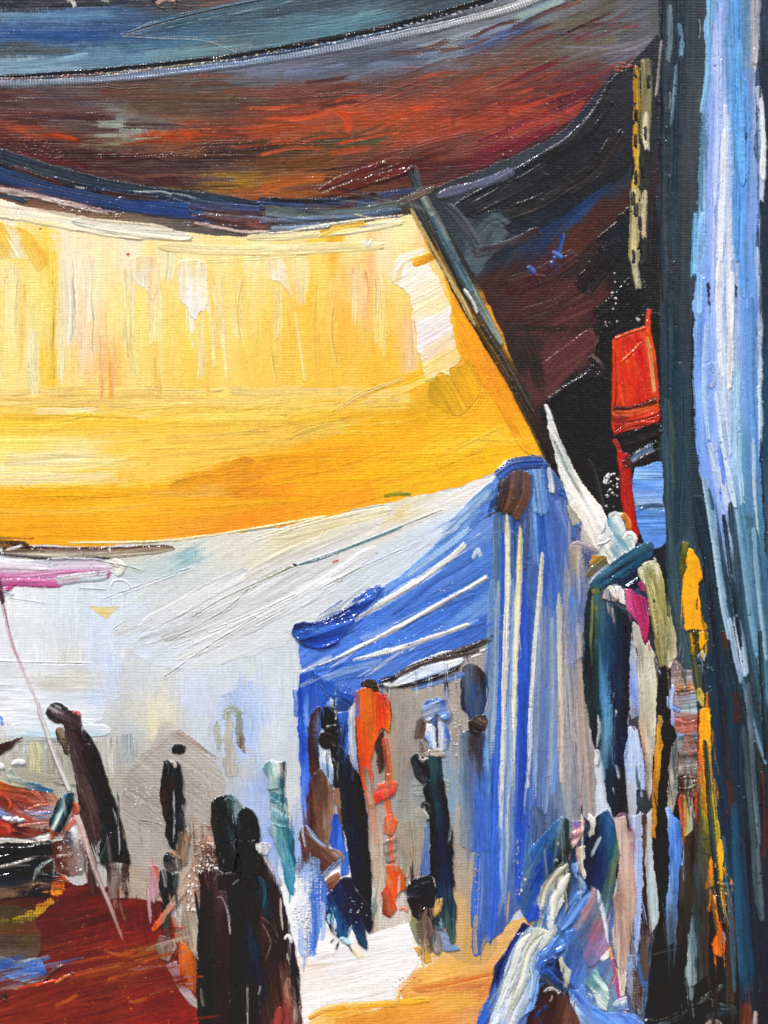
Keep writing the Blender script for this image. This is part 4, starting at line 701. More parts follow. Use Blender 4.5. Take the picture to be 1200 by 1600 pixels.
S('tent_pole/shaft/white_chip', [(726, 454), (738, 472), (745, 490)], 2.6, ['#f4f0e8'], th=2.8, rag=.4)
S('tent_pole/tip', [(645, 266), (650, 282), (656, 298)], 9, ['#2c3c44', '#54605c', '#3c444a'], th=2.4, rag=.15)
S('tent_pole/tip', [(624, 318), (645, 308), (678, 294)], 7, ['#3a3c40', '#5c4a44', '#8a7c6c'], th=2.6)
S('tent_pole/shaft', [(748, 505), (790, 570), (838, 655)], 4, ['#20201e', '#4c443c'], th=2.4, dry=(.1, .3))
specks('tent_pole/shaft', Pg('755,520 775,520 815,610 800,610'), 24, ['#7a6a5c', '#544840'], (.5, 1.2), .8)

# ---- thin mottled yellow post
S('yellow_post/shaft', [(1006, 92), (1006, 190), (1003, 300), (1000, 425)], 17, ['#22262a', '#2c3030', '#34342e', '#2a2a2c'], th=1.4, taper=(.02, .05), rag=.1)
S('yellow_post/shaft', [(1008, 92), (1010, 150), (1006, 230)], 9, ['#7c7a48', '#948e5c', '#8a8660', '#64644c'], th=2.2, dry=(0, .4), ends=(1, 10), taper=(.02, .2))
S('yellow_post/bright_edge', [(994, 100), (995, 160), (993, 220), (996, 270)], 5, ['#cc8c20', '#d8a830', '#c8a84c'], th=2.6, dry=(0, .35), rag=.35, fleck=.1)
S('yellow_post/cream_face', [(992, 290), (991, 350), (990, 425)], 9, ['#a89c6c', '#d8cc94', '#d0c48c', '#b0a674'], th=2.6, rag=.3, fleck=.12)
S('yellow_post/cream_face', [(1008, 300), (1005, 340), (1007, 376)], 4, ['#e0d0b0', '#d8c49c'], th=2.6, rag=.4)
S('yellow_post/cream_face', [(1010, 180), (1009, 205), (1010, 235)], 5, ['#c8c2a0', '#e0dcc4', '#6c6a5c'], th=2.6, rag=.4, dry=(.1, .2)); S('yellow_post/bright_edge', [(997, 228), (995, 270), (990, 300)], 5, ['#d8b854', '#d0a838'], th=2.4, fleck=.14, rag=.4)
S('yellow_post/cream_face', [(991, 395), (993, 420), (999, 455)], 6, ['#b0ac84', '#8c9484'], th=2, dry=(.1, .5))
for x_, y_ in ((1012, 130), (994, 183), (993, 222), (1008, 210), (993, 330), (1000, 350), (988, 312), (1004, 270), (992, 280), (1001, 386), (989, 402)):
    S('yellow_post/shaft/dark_hole', [(x_, y_ - 7), (x_ + .5, y_ + 8)], 2.8, ['#15181c', '#1e2226'], th=1.2, rag=.3)

# ---- tall blue curtain down the right edge
F('blue_curtain/dark_edge', Pg('1034,-70 1120,-70 1108,60 1096,140 1086,400 1080,560 1080,720 1086,840 1110,980 1140,1120 1180,1240 1180,1680 1030,1680 1040,1300 1046,1060 1040,900 1032,700 1030,480 1026,300 1030,120'), C('''
1045,0,222a34; 1060,60,26303a; 1070,30,2c3a44; 1090,50,343c44; 1080,140,383f46; 1050,150,283440; 1060,240,2c3844; 1075,250,383f45; 1065,330,30383f; 1080,350,384048; 1045,420,2c3238; 1070,450,303c46; 1050,560,243440; 1070,600,303a44; 1050,700,24343e; 1065,760,2a3c48; 1050,820,1f3038; 1060,900,30444e; 1075,1000,2a3a44; 1100,1000,22313c; 1120,1150,1c2c36; 1090,1250,1a2a34; 1150,1300,1a2c38; 1130,1400,1d3a50; 1120,1500,16303f; 1110,1600,12202a; 1060,1500,181412; 1060,1350,141414; 1170,1600,14242e'''),
  ang=90, aniso=4, warp=(40, 4), streak=.10, th=.9, lines=.4, sw=2.6, sl=120, rag=2, weave=.55)
for a_, w_, c_ in (([(1044, -60), (1040, 100), (1036, 300), (1038, 480)], 8, ['#1c242c', '#3a464e', '#28323a']), ([(1062, -60), (1060, 80), (1056, 260), (1052, 420)], 7, ['#364650', '#202c36', '#30404c']), ([(1048, 420), (1050, 600), (1046, 800)], 9, ['#22303a', '#2c444e', '#1c2a34']), ([(1040, 620), (1046, 780), (1064, 960), (1092, 1110)], 13, ['#2c3c44', '#3c5058', '#304858', '#4a5640']),
                   ([(1062, 560), (1064, 720), (1058, 860)], 10, ['#263642', '#2e4452']), ([(1060, 40), (1064, 60), (1063, 92)], 4, ['#7fa6c4', '#5c7c94', '#9cbcd0']), ([(1046, 10), (1046, 60), (1042, 100)], 4, ['#54707c', '#90a8a8']), ([(1057, 100), (1052, 160), (1048, 200)], 3, ['#7894a8', '#44545c']), ([(1034, 60), (1028, 120), (1024, 160)], 2.5, ['#b8a8a4', '#6c686c'])):
    S('blue_curtain/dark_edge', a_, w_, c_, th=1.6, rag=.2, dry=(.05, .25), smear=.25, lines=.8)
for x_, y_, c_ in ((1040, 166, '#545c60'), (1041, 215, '#3c4850'), (1046, 290, '#40505c'), (1046, 160, '#7c8890'), (1093, 48, '#a8b4bc')):
    S('blue_curtain/dark_edge', [(x_, y_ - 13), (x_ + 1, y_), (x_ - 1, y_ + 12)], 2.6, ['#20282e', c_, '#2a3238'], th=2.2, rag=.5, smear=.4, dry=(.1, .25))
F('blue_curtain/pale_fold', Pg('1108,-70 1186,-70 1184,60 1180,160 1182,300 1184,480 1186,620 1190,760 1200,900 1215,1000 1170,960 1140,880 1108,800 1092,730 1084,650 1082,560 1084,420 1092,260 1100,120'), C('''
1110,30,7fb4dc; 1104,100,6c9cc0; 1112,60,7c98e0; 1125,40,86a6e4; 1120,110,9cb4ec; 1112,180,86a0e0; 1125,200,b8c6f0; 1118,250,8ca4e8; 1130,280,c4cce8; 1140,60,5c88b0; 1150,100,5a98d4; 1160,60,4c7ca4; 1150,200,5c9ae0; 1165,200,5690d0; 1155,300,5c98e0; 1130,330,bccbe8; 1110,330,a8c0ea; 1090,360,7cb0e0; 1088,330,4c7890; 1094,220,4c7488; 1172,150,6c86b0; 1178,30,a8a4ac; 1182,90,b8b0b8; 1176,180,9cb0d8; 1172,320,7c9cd8; 1110,420,88a8e6; 1100,460,7ca2e4; 1125,450,ccd6ea; 1140,420,d8dee8; 1135,500,d0daea; 1120,500,98b2e8; 1155,450,88a4d8; 1165,430,6ca0e0; 1165,500,6c96d8; 1090,500,80a8e8; 1095,580,6c90dc; 1110,600,88a8e8; 1120,600,b0c4ec; 1140,600,c0d0e4; 1150,600,8cb0d8; 1170,600,6c98d4; 1100,660,7494e4; 1120,700,94b4e8; 1130,720,4c70d0; 1145,700,a8c8e4; 1160,720,5c90b4; 1175,720,5080b0; 1115,750,c8d8ea; 1130,780,a4bce8; 1160,820,4c7898; 1180,860,44708c; 1190,940,3c6480; 1140,850,5c84a0'''),
  ang=90, aniso=4.5, warp=(40, 3), streak=.07, th=1.2, lines=.5, sw=2.4, sl=110, rag=3, pw=2.4, ridge=.8)
for a_, w_, c_ in (([(1112, -40), (1108, 60), (1102, 140), (1094, 190)], 5, ['#88bce0', '#6c9cc8']), ([(1122, 0), (1122, 150), (1116, 300), (1112, 480)], 7, ['#8098e4', '#a4b8f0', '#8ca8e8']), ([(1134, 160), (1133, 260), (1128, 340), (1124, 420)], 8, ['#d0d4ec', '#c4cef0', '#a8bcec']), ([(1148, -40), (1150, 120), (1154, 300), (1152, 420)], 10, ['#5484ac', '#5c9ce0', '#5490d8']), ([(1165, 120), (1164, 240), (1160, 380), (1162, 480)], 7, ['#5c98e4', '#6ca4e8', '#5c8cd0']),
                   ([(1128, 380), (1126, 480), (1132, 600), (1140, 720)], 8, ['#dce4ee', '#c8d8ee', '#a0bcec']), ([(1142, 400), (1142, 500), (1138, 600)], 7, ['#dde4ea', '#d4dce8', '#6c94c4']), ([(1100, 430), (1094, 520), (1092, 620), (1100, 720), (1130, 850)], 9, ['#7cacec', '#7498e4', '#88a8e8']), ([(1150, 560), (1152, 680), (1160, 800)], 7, ['#84a8cc', '#a8c8e0', '#6494bc']), ([(1172, 460), (1176, 620), (1180, 760)], 9, ['#6c9cd8', '#5c8cc8', '#5484b8']),
                   ([(1108, 690), (1122, 730), (1150, 820), (1180, 920)], 7, ['#d4dee8', '#b8ccec', '#88a4d0']), ([(1126, 610), (1128, 650), (1134, 720)], 6, ['#c4d4ee', '#a0bae8']), ([(1122, 690), (1128, 730), (1132, 760)], 4, ['#4c70d8', '#6484e0']), ([(1086, 330), (1084, 380), (1082, 440)], 4, ['#6cb0e0', '#88c0ea'])):
    S('blue_curtain/pale_fold', a_, w_, c_, th=1.6, rag=.2, dry=(0, .2), smear=.2, lines=.8, ridge=.8)
S('blue_curtain/pale_fold', [(1112, 572), (1112, 590), (1108, 602)], 7, ['#5478d4', '#88a0dc', '#c0cce0'], th=2.6)
for pg_ in ('1156,200 1162,196 1167,212 1165,228 1158,224 1160,212', '1154,240 1162,238 1166,246 1158,256', '1160,268 1164,262 1165,290 1161,300', '1146,448 1150,444 1152,462 1148,468', '1103,444 1107,440 1110,468 1108,484 1104,470'):
    F('blue_curtain/dark_gap', Pg(pg_), [(Pg(pg_)[0][0], Pg(pg_)[0][1], '#1c2834'), (Pg(pg_)[2][0], Pg(pg_)[2][1], '#2c3c50')], th=2.2, rag=1.5, rs=5, ridge=1.5, grit=.4)
F('blue_curtain/far_edge', Pg('1182,-70 1270,-70 1270,1680 1172,1680 1176,1400 1190,1200 1200,960 1192,760 1186,600 1184,420 1184,300 1190,180 1182,60'), C('''
1190,30,283850; 1195,120,1e2c3c; 1195,250,16222e; 1192,350,202e3a; 1194,450,1c2c3c; 1194,600,1c3c58; 1196,700,1c3c54; 1198,800,304858; 1198,950,2c4858; 1196,1100,22303c; 1195,1250,14222a; 1190,1400,14242e; 1185,1550,121e28; 1240,600,1c3448; 1240,1200,16242e; 1240,100,22303f'''), ang=90, aniso=5, warp=(50, 3), streak=.08, th=.9, lines=.4, rag=2.5, weave=.3)
S('blue_curtain/pale_rim', [(1184, -40), (1182, 60), (1178, 110)], 5, ['#b8b0b4', '#c8c0c8', '#8c98b0'], th=2, rag=.4, dry=(0, .3)); S('blue_curtain/pale_rim', [(1184, 130), (1190, 200), (1192, 250), (1188, 330)], 6, ['#a8b8e4', '#d0d8e8', '#b8c4d8'], th=2.2, rag=.5, dry=(.05, .35)); S('blue_curtain/pale_rim', [(1183, 380), (1186, 500), (1187, 620), (1188, 700)], 4, ['#98b0dc', '#c8d4e0', '#a8b4c4'], th=1.8, rag=.5, dry=(.1, .4))
S('blue_curtain/pale_rim', [(1176, 680), (1178, 760), (1184, 840)], 2.6, ['#d0d8dc', '#a0b8c8'], th=1.8, dry=(.2, .3), rag=.4)
specks('blue_curtain/pale_rim', Pg('1185,380 1190,380 1192,720 1186,720'), 26, ['#dce4ea'], (.6, 1.4), 1.4, 2, 90)
# lower folds of the curtain
for a_, w_, c_ in (([(1088, 770), (1110, 860), (1124, 960), (1150, 1100), (1180, 1240)], 16, ['#1e2c36', '#203444', '#1c2a34', '#243844']), ([(1105, 760), (1120, 850), (1140, 960), (1168, 1080), (1200, 1200)], 9, ['#7c9cb8', '#304c60', '#1c2c38']), ([(1160, 800), (1170, 900), (1184, 1000), (1215, 1120)], 22, ['#3c6078', '#4c7890', '#446c84', '#365a70']), ([(1142, 780), (1150, 880), (1164, 1000), (1190, 1110)], 10, ['#24343c', '#2c4454', '#3c5c70']),
                   ([(1112, 790), (1120, 870), (1136, 960)], 5, ['#bcd0dc', '#8cb0cc', '#5c7c90']), ([(1150, 960), (1160, 1020), (1164, 1060)], 6, ['#9cb4d4', '#c8d4dc', '#5c7898']), ([(1130, 830), (1144, 920), (1152, 980)], 4, ['#8ca8bc', '#4c6878']), ([(1120, 1010), (1116, 1200), (1130, 1400), (1140, 1600)], 14, ['#182c3a', '#1c3448', '#16283a']), ([(1146, 1060), (1150, 1250), (1160, 1450), (1166, 1640)], 16, ['#1c2c36', '#1a3040', '#142430']),
                   ([(1168, 1180), (1178, 1300), (1190, 1450)], 8, ['#34444e', '#5c6870', '#2c3840']), ([(1150, 1300), (1160, 1420), (1168, 1560)], 12, ['#1c3c54', '#1c4058', '#163048']), ([(1122, 1300), (1136, 1420), (1148, 1580)], 8, ['#244458', '#1c3444']), ([(1160, 1130), (1172, 1220), (1180, 1330)], 6, ['#44545c', '#2a363e']), ([(1190, 1200), (1194, 1290), (1192, 1350)], 4, ['#3c2420', '#542c28'])):
    S('blue_curtain/lower_folds', a_, w_, c_, th=1.6, rag=.12, dry=(0, .2), smear=.2, lines=.8)
for a_, w_, c_ in (([(1128, 990), (1134, 1010)], 4, ['#5c2c24', '#3c2824']), ([(1150, 1085), (1152, 1110), (1150, 1130)], 6, ['#4c2c28', '#301c1c']), ([(1127, 1110), (1130, 1125)], 4, ['#5c3028', '#3c2020']), ([(1138, 1220), (1140, 1250), (1136, 1275)], 5, ['#4c2c28', '#3c2424']), ([(1177, 1150), (1177, 1160)], 2.4, ['#e0e4e4'])):
    S('blue_curtain/rust_spot', a_, w_, c_, th=1.8, rag=.4, dry=(.1, .3))
S('blue_curtain/rust_spot', [(1165, 1570), (1170, 1640)], 9, ['#5c2c20', '#7c3c28'], th=1.4); S('blue_curtain/rust_spot', [(1180, 1580), (1182, 1640)], 4, ['#d8c0b0', '#b8a090'], th=1.8)

# ---- hanging red banner and blue cloth beside the curtain
F('red_banner/upper_panel', Pg('956,535 975,522 1005,512 1014,490 1018,520 1026,560 1030,625 1028,660 990,672 962,676 956,630'), C('''965,545,d2401c; 985,545,c22a18; 1010,535,d8501c; 1005,580,c42c1c; 980,590,cc3016; 970,620,d44018; 1000,620,c22c20; 985,570,d84414; 1020,600,c43c24; 990,645,c03418; 965,660,a82c1c; 1015,650,b83018; 1000,555,b8201c'''), ang=80, aniso=2.5, warp=(14, 5), streak=.08, th=2.4, lines=.7, ridge=1.6, rag=1.5, gloss=.22)
S('red_banner/upper_panel', [(958, 540), (960, 600), (958, 660), (966, 690)], 4, ['#d8481c', '#c83418', '#8a2018'], th=3.2, rag=.3); S('red_banner/upper_panel', [(962, 530), (985, 520), (1012, 512)], 3.4, ['#e06a30', '#d04020'], th=3.4, rag=.3); S('red_banner/upper_panel', [(972, 565), (990, 548), (1002, 535)], 3, ['#e87030', '#c83818'], th=3, rag=.3)
S('red_banner/upper_panel', [(1010, 525), (1016, 560), (1022, 620)], 3, ['#e89040', '#d8a070', '#e0c090'], th=2.6, dry=(0, .2)); S('red_banner/upper_panel', [(1011, 510), (1014, 485)], 4, ['#c84c3c', '#d0402c'], th=2.2)
S('red_banner/lower_edge', [(958, 640), (985, 640), (1028, 626)], 6, ['#7a2418', '#3c1814', '#c05018'], th=2.4, rag=.3); S('red_banner/lower_edge', [(960, 652), (990, 650), (1028, 638)], 9, ['#d05a1c', '#b83c1c', '#c03828'], th=2.6); S('red_banner/lower_edge', [(958, 680), (985, 664), (1026, 660)], 4, ['#c83c28', '#a82c20'], th=2.6, rag=.3)
S('red_banner/black_band', [(966, 690), (990, 684), (1030, 670)], 11, ['#1c1010', '#14100f', '#2c1814'], th=2.2, rag=.15); S('red_banner/lower_edge', [(960, 690), (966, 700), (968, 712)], 4, ['#c84030', '#8a2018'], th=2.6)
S('red_banner/red_tail', [(970, 702), (976, 740), (980, 780), (988, 830), (1000, 850)], 10, ['#c42c1c', '#c8281c', '#b8241c'], th=2.0, rag=.15, taper=(.1, .1))
S('red_banner/black_band', [(976, 726), (1000, 710), (1032, 694)], 7, ['#26282c', '#14161a', '#58504c'], th=2.6, rag=.2)
F('blue_cloth', Pg('988,735 1005,728 1034,722 1036,780 1040,850 1010,856 998,830 990,790'), C('1000,740,88b4e4; 1020,735,6c9ce0; 1010,760,5c94e4; 1000,770,80a4e0; 1015,790,7c98b8; 1000,800,4c80cc; 1025,800,5c88c8; 1010,820,5c90d8; 1020,840,5c8cdc; 1030,760,7ca4e8'), ang=0, aniso=4, warp=(20, 3), th=1.8, lines=.9, ridge=1.0, rag=2)
S('blue_cloth', [(988, 718), (1000, 708), (1020, 700)], 5, ['#8cb0d0', '#4c6c8c', '#a8bcc8'], th=2.2); S('blue_cloth', [(1000, 795), (1018, 790), (1036, 792)], 4, ['#24384c', '#4c6884'], th=1.8, dry=(.1, .3))

# ---- blue market tent
F('blue_tent/doorway', Pg('590,1060 690,1040 768,1000 775,1480 700,1490 640,1440 560,1440 545,1090'), C('''
620,1090,9c948e; 660,1080,a39a94; 640,1130,98908a; 700,1080,a49a92; 730,1110,a8a099; 720,1150,9c9690; 610,1150,a08c78; 640,1180,958c86; 625,1240,8c9090; 640,1270,989890; 660,1240,8e9694; 610,1320,a08c80; 640,1310,a0907e; 590,1340,b8a898; 630,1350,8a8478; 620,1400,c8c0b8; 660,1330,988c80; 700,1250,7a94a8; 720,1300,9c958c; 740,1250,8c98a8; 730,1370,a89c8c; 720,1430,c0a070; 745,1400,a89878; 580,1240,9c908c; 760,1180,94908c; 700,1180,8a96a4; 740,1450,c89c58'''),
  ang=90, aniso=2.4, warp=(26, 5), streak=.06, th=.5, lines=.35, rag=2, weave=.75)
F('blue_tent/roof', Pg('782,742 800,760 790,860 775,940 768,1002 700,1030 640,1050 598,1066 560,1082 535,1084 478,1086 470,1048 468,1000 520,962 590,922 650,875 700,825 740,775'), adj(C('''
785,760,5c84c4; 760,790,4a72b8; 735,815,5c84c4; 700,850,6a92ce; 650,900,5a86cc; 720,880,4c76be; 600,940,3c66c0; 560,980,446ec2; 620,1000,4070c4; 700,950,3a64b4; 740,980,3a60b0; 680,1000,3e64b4; 520,1050,466cbe; 490,1060,3860b4; 560,1060,466cba; 660,930,3c62ac; 690,910,4a70b4; 760,860,4870b8; 760,900,4068b0; 610,900,80a8dc; 640,870,7ca4dc; 580,935,6c94d8; 500,1010,4c74c8; 760,830,5c7cb8; 540,1020,4a74c8; 600,1030,4c72c0; 750,950,5c86c4'''), 1.0, 1.08),
  ang=-32, aniso=3.2, warp=(30, 5), streak=.08, th=.9, lines=.5, sw=2.6, sl=80, rag=2.5, ridge=.7)
for a_, w_, c_ in (([(640, 905), (700, 850), (760, 790)], 12, ['#7ca4d8', '#5c88cc', '#4870bc']), ([(600, 960), (680, 900), (750, 860)], 12, ['#4470c0', '#5078c0', '#3860b0']), ([(560, 1010), (640, 960), (750, 920)], 11, ['#3c68c0', '#4a72bc']), ([(540, 1050), (640, 1010), (760, 970)], 12, ['#4870c0', '#3a60b4', '#3c64b8']), ([(480, 1060), (530, 1050), (590, 1040)], 14, ['#3a62bc', '#4c74c4', '#4068bc']), ([(690, 840), (740, 790), (780, 752)], 10, ['#6c94cc', '#4c74b8'])):
    S('blue_tent/roof', a_, w_, c_, th=1.0, dry=(.1, .4), smear=.4, lines=.8, drag=50, fleck=0)
S('blue_tent/roof_flap', [(461, 990), (485, 992), (515, 985), (550, 960), (580, 932), (606, 914)], 19, ['#1c3c8c', '#2c58c0', '#3460c4', '#4a78cc'], th=2.4, taper=(.12, .75), ridge=1.2, rag=.08)
S('blue_tent/roof_flap', [(462, 975), (500, 974), (540, 956), (575, 930)], 5, ['#14285c', '#1c3478'], th=2.8, taper=(.2, .5)); S('blue_tent/roof_flap', [(463, 996), (480, 1008), (510, 1010), (530, 1000)], 4, ['#162448', '#203c84'], th=2.2)
S('blue_tent/roof_flap', [(560, 942), (585, 928), (602, 916)], 3, ['#a8c0ec', '#88a8e4'], th=1.6, dry=(.1, .4))
for a_, w_ in (([(548, 972), (600, 940), (660, 902), (705, 870), (735, 842)], 5.0), ([(493, 1042), (560, 1012), (640, 970), (700, 935), (772, 896)], 3.8), ([(545, 1032), (610, 1016), (680, 994), (742, 971)], 4.2)):
    S('blue_tent/roof/roof_stripe#%d' % w_, a_, w_, ['#c8d0d8', '#e4e2d8', '#d8d6cc'], th=2.0, rag=.3, dry=(.32, .0), taper=(.3, .06), ridge=.8, lines=.6, fleck=.02)
S('blue_tent/roof/roof_stripe#9', [(608, 930), (640, 910), (680, 884)], 3, ['#b8c8e4', '#e0e4e4'], th=1.6, dry=(.4, .3), rag=.5); S('blue_tent/roof/roof_stripe#8', [(740, 870), (746, 858), (750, 868)], 3, ['#c0d0e0', '#e0e8ec'], th=2)
specks('blue_tent/roof', Pg('560,990 640,950 720,900 720,960 600,1040'), 46, ['#b8ccf0', '#dce4f0', '#8cacdf'], (.5, 1.3), 1.0, 2, -30)
specks('blue_tent/roof', Pg('475,1040 560,1040 540,1080 480,1080'), 20, ['#c8d8f4', '#e8ecf0'], (.5, 1.3), 1.0, 1.6, -20)
F('blue_tent/corner_post', Pg('470,1050 500,1056 508,1100 498,1160 492,1240 484,1330 472,1335 470,1200 464,1120'), C('478,1070,3058c0; 495,1075,2c54bc; 478,1120,2850b8; 495,1130,4c6cc0; 478,1200,3458c4; 485,1180,2448a8; 476,1280,4a6ccc; 480,1320,6c84c8'), ang=90, aniso=3, th=1.3, lines=.5, rag=3, ridge=.8)
S('blue_tent/corner_post', [(486, 1052), (500, 1080), (512, 1098)], 7, ['#2c54c0', '#3c64c4'], th=1.6); K('blue_tent/corner_post', [(488, 1048), (498, 1070), (510, 1092)], 1.4, '#1c3458'); S('blue_tent/corner_post', [(520, 1095), (540, 1092), (550, 1080)], 12, ['#2448a0', '#3860bc'], th=1.6)
S('blue_tent/corner_post', [(462, 1078), (464, 1100), (463, 1120)], 3, ['#2c50b0', '#5c7cc8'], th=1.4, rag=.5); S('blue_tent/corner_post', [(545, 1100), (550, 1160), (552, 1240)], 6, ['#a8b4c8', '#98a4b8', '#5c74b0'], th=1.4)
# lintel over the doorway
S('blue_tent/lintel', [(612, 1068), (650, 1046), (690, 1030), (735, 1018)], 12, ['#e8ecec', '#d8dfe8', '#b8c8e4'], th=1.8, taper=(.5, .4), rag=.08); S('blue_tent/lintel', [(596, 1066), (606, 1068), (640, 1056)], 4, ['#e4e8e8', '#c8d0d4'], th=2)
S('blue_tent/lintel/lintel_beam', [(606, 1062), (650, 1040), (700, 1022), (775, 996)], 4.2, ['#2c2422', '#3c2c28', '#54443c'], th=2.4, rag=.2, taper=(.2, .1)); S('blue_tent/lintel/lintel_beam', [(615, 1073), (660, 1064), (700, 1050), (728, 1040)], 3, ['#10141c', '#141a24'], th=2.2, rag=.3)
S('blue_tent/lintel', [(730, 1026), (750, 1018), (770, 1010)], 2.4, ['#e4e6e4', '#c0c8cc'], th=2.2)
specks('blue_tent/doorway', Pg('700,1070 730,1065 735,1190 705,1180'), 60, ['#d0cac0', '#b8b0a6'], (.8, 2.0), .9); specks('blue_tent/lintel', Pg('660,1065 720,1050 716,1068 670,1076'), 14, ['#4c74d0', '#dce4f0'], (.8, 1.6), 1)
for a_, w_, c_ in (([(628, 1090), (624, 1180), (626, 1260)], 8, ['#9c948c', '#8c8680']), ([(650, 1230), (680, 1228), (700, 1232)], 14, ['#8c9898', '#949a94']), ([(600, 1260), (600, 1340), (596, 1420)], 9, ['#a89c90', '#c0b0a0', '#90847a']), ([(640, 1280), (645, 1340), (638, 1380)], 9, ['#9c8c7a', '#8c8474']), ([(606, 1180), (612, 1200), (610, 1230)], 6, ['#c8a050', '#a88c70']), ([(668, 1290), (672, 1330), (670, 1370)], 6, ['#6c84b0', '#90a0b8']),
                   ([(655, 1270), (690, 1272)], 10, ['#a09888', '#a8a090'])):
    S('blue_tent/doorway', a_, w_, c_, th=.9, dry=(.1, .4), smear=.4, lines=.7)
# curtain front of the tent, many long vertical strokes
F('blue_tent/front_curtain', Pg('772,770 800,740 850,722 880,760 905,800 918,860 924,1000 930,1200 925,1330 880,1400 850,1430 815,1418 795,1440 782,1462 758,1472 752,1490 742,1496 737,1460 742,1300 755,1100 768,980'), adj(C('''
780,800,345c94; 800,800,3a62a8; 850,790,3a64b8; 870,840,3c60b4; 890,790,5a74b0; 820,850,4468b4; 840,900,3c62b0; 870,900,4468b0; 800,900,3c60a8; 775,920,5c7888; 770,1000,6c8898; 778,860,4c6c94; 786,1000,2c54b4; 786,1200,2c58c0; 800,1000,6c8cc0; 820,1000,2c50b0; 822,1100,2446b0; 850,1000,6c80a8; 860,960,5474b4; 890,960,7c7c94; 895,1050,a09898; 860,1050,6c80a4; 850,1100,5474ac; 880,1100,90858a; 905,1150,a49690; 840,1200,5c7cb8; 870,1200,6c84a8; 895,1230,7888a0; 820,1200,2c4cac; 800,1200,90a0b8; 770,1200,4c74bc; 760,1100,6484b0; 760,1300,4468b4; 750,1400,3c60b8; 780,1350,3058b8; 800,1300,5478b8; 820,1300,2c58c0; 830,1280,3c5cb0; 850,1250,4c64a0; 860,1320,305488; 780,1420,3a5cb4; 755,1460,3c60bc; 820,1380,4070a0; 850,1290,5c6c88; 900,1290,98908c'''), 0.8, 1.0),
  ang=90, aniso=5.5, warp=(50, 3), streak=.12, th=1.0, lines=.7, sw=2.2, sl=120, rag=2.5, pw=2.6, ridge=.6)
for a_, w_, c_ in (([(770, 900), (766, 1020), (756, 1160), (748, 1300)], 8, ['#7c98b8', '#6484b0', '#88a0b4']), ([(786, 830), (782, 1000), (776, 1200), (770, 1400), (765, 1480)], 10, ['#3c68b4', '#2c58c0', '#3c64bc']), ([(800, 900), (796, 1050), (790, 1200), (784, 1420)], 8, ['#4a70b8', '#7c98c4', '#5c80bc']), ([(818, 880), (818, 1000), (814, 1200), (808, 1420)], 9, ['#2c54bc', '#2444ac', '#2a50b8']), ([(838, 950), (834, 1080), (826, 1300)], 8, ['#3c60b4', '#5474b4', '#4464a8']),
                   ([(858, 880), (862, 1000), (856, 1200), (850, 1280)], 9, ['#5474b8', '#7488a8', '#5c7cac']), ([(890, 840), (892, 950), (886, 1000)], 10, ['#a8a09c', '#8c8890', '#4c64a4']), ([(896, 960), (902, 1100), (912, 1240), (918, 1320)], 14, ['#8c848c', '#a49894', '#b09c90', '#8a8080']), ([(880, 1000), (886, 1150), (888, 1300)], 7, ['#9c908c', '#7c7478', '#b0a49c']), ([(845, 760), (850, 850), (866, 960)], 16, ['#3c64b8', '#2c54ac', '#4c70b8']), ([(806, 770), (810, 840), (812, 900)], 8, ['#3a5c94', '#2c4c8c']),
                   ([(880, 1200), (890, 1260), (896, 1320)], 8, ['#7894ac', '#98a0a0', '#6c7c94']), ([(906, 1200), (912, 1260), (912, 1310)], 6, ['#a89890', '#8c98a8']), ([(866, 1120), (868, 1180), (864, 1250)], 6, ['#7c9cd0', '#5c80c0']), ([(750, 1240), (748, 1340), (742, 1460)], 9, ['#4870c4', '#3c60bc', '#5c7cc0']), ([(868, 780), (886, 840), (896, 900)], 8, ['#4c6cb4', '#6c84bc']), ([(836, 1260), (844, 1300), (836, 1360)], 10, ['#3c4c70', '#5c6c84', '#34507c'])):
    S('blue_tent/front_curtain', a_, w_, c_, th=1.4, rag=.15, dry=(.05, .25), smear=.25, lines=1.0, ridge=.7, drag=60, fleck=.02)
for i_, (a_, w_, c_) in enumerate((([(792, 798), (793, 900), (790, 1000), (786, 1150), (782, 1300)], 4.4, ['#ece4bc', '#f0ecdc', '#d8dcdc']), ([(813, 818), (811, 900), (806, 1000), (802, 1150), (800, 1240)], 5.0, ['#e8d890', '#ece8d8', '#d8dad4']), ([(848, 858), (843, 920), (836, 1000), (829, 1120), (824, 1240)], 4, ['#e4dcb4', '#dcdcd8', '#b8c0c4']), ([(873, 922), (874, 1000), (876, 1100), (876, 1230)], 4, ['#d0cc9c', '#c8c4b8', '#c0a8a4']), ([(796, 1180), (794, 1260), (790, 1380)], 2.6, ['#c8d0d0', '#b8b8b0']))):
    S('blue_tent/front_curtain/curtain_stripe#%d' % i_, a_, w_, c_[:2], along=c_, th=2.2, rag=.25, dry=(0, .25), taper=(.12, .3), ridge=.7, lines=.7)
specks('blue_tent/front_curtain', Pg('740,1330 752,1330 748,1420 742,1420'), 16, ['#c8a868', '#b89858'], (.8, 1.5), 1.2, 2, 90); specks('blue_tent/front_curtain', Pg('800,1310 815,1310 812,1400 802,1400'), 14, ['#d8b880', '#e0d8c8'], (.8, 2.0), 1.4, 2, 90)
S('blue_tent/front_curtain', [(744, 1430), (742, 1460), (744, 1490)], 3, ['#c8b07c', '#8c8474'], th=1.4, dry=(.2, .3))
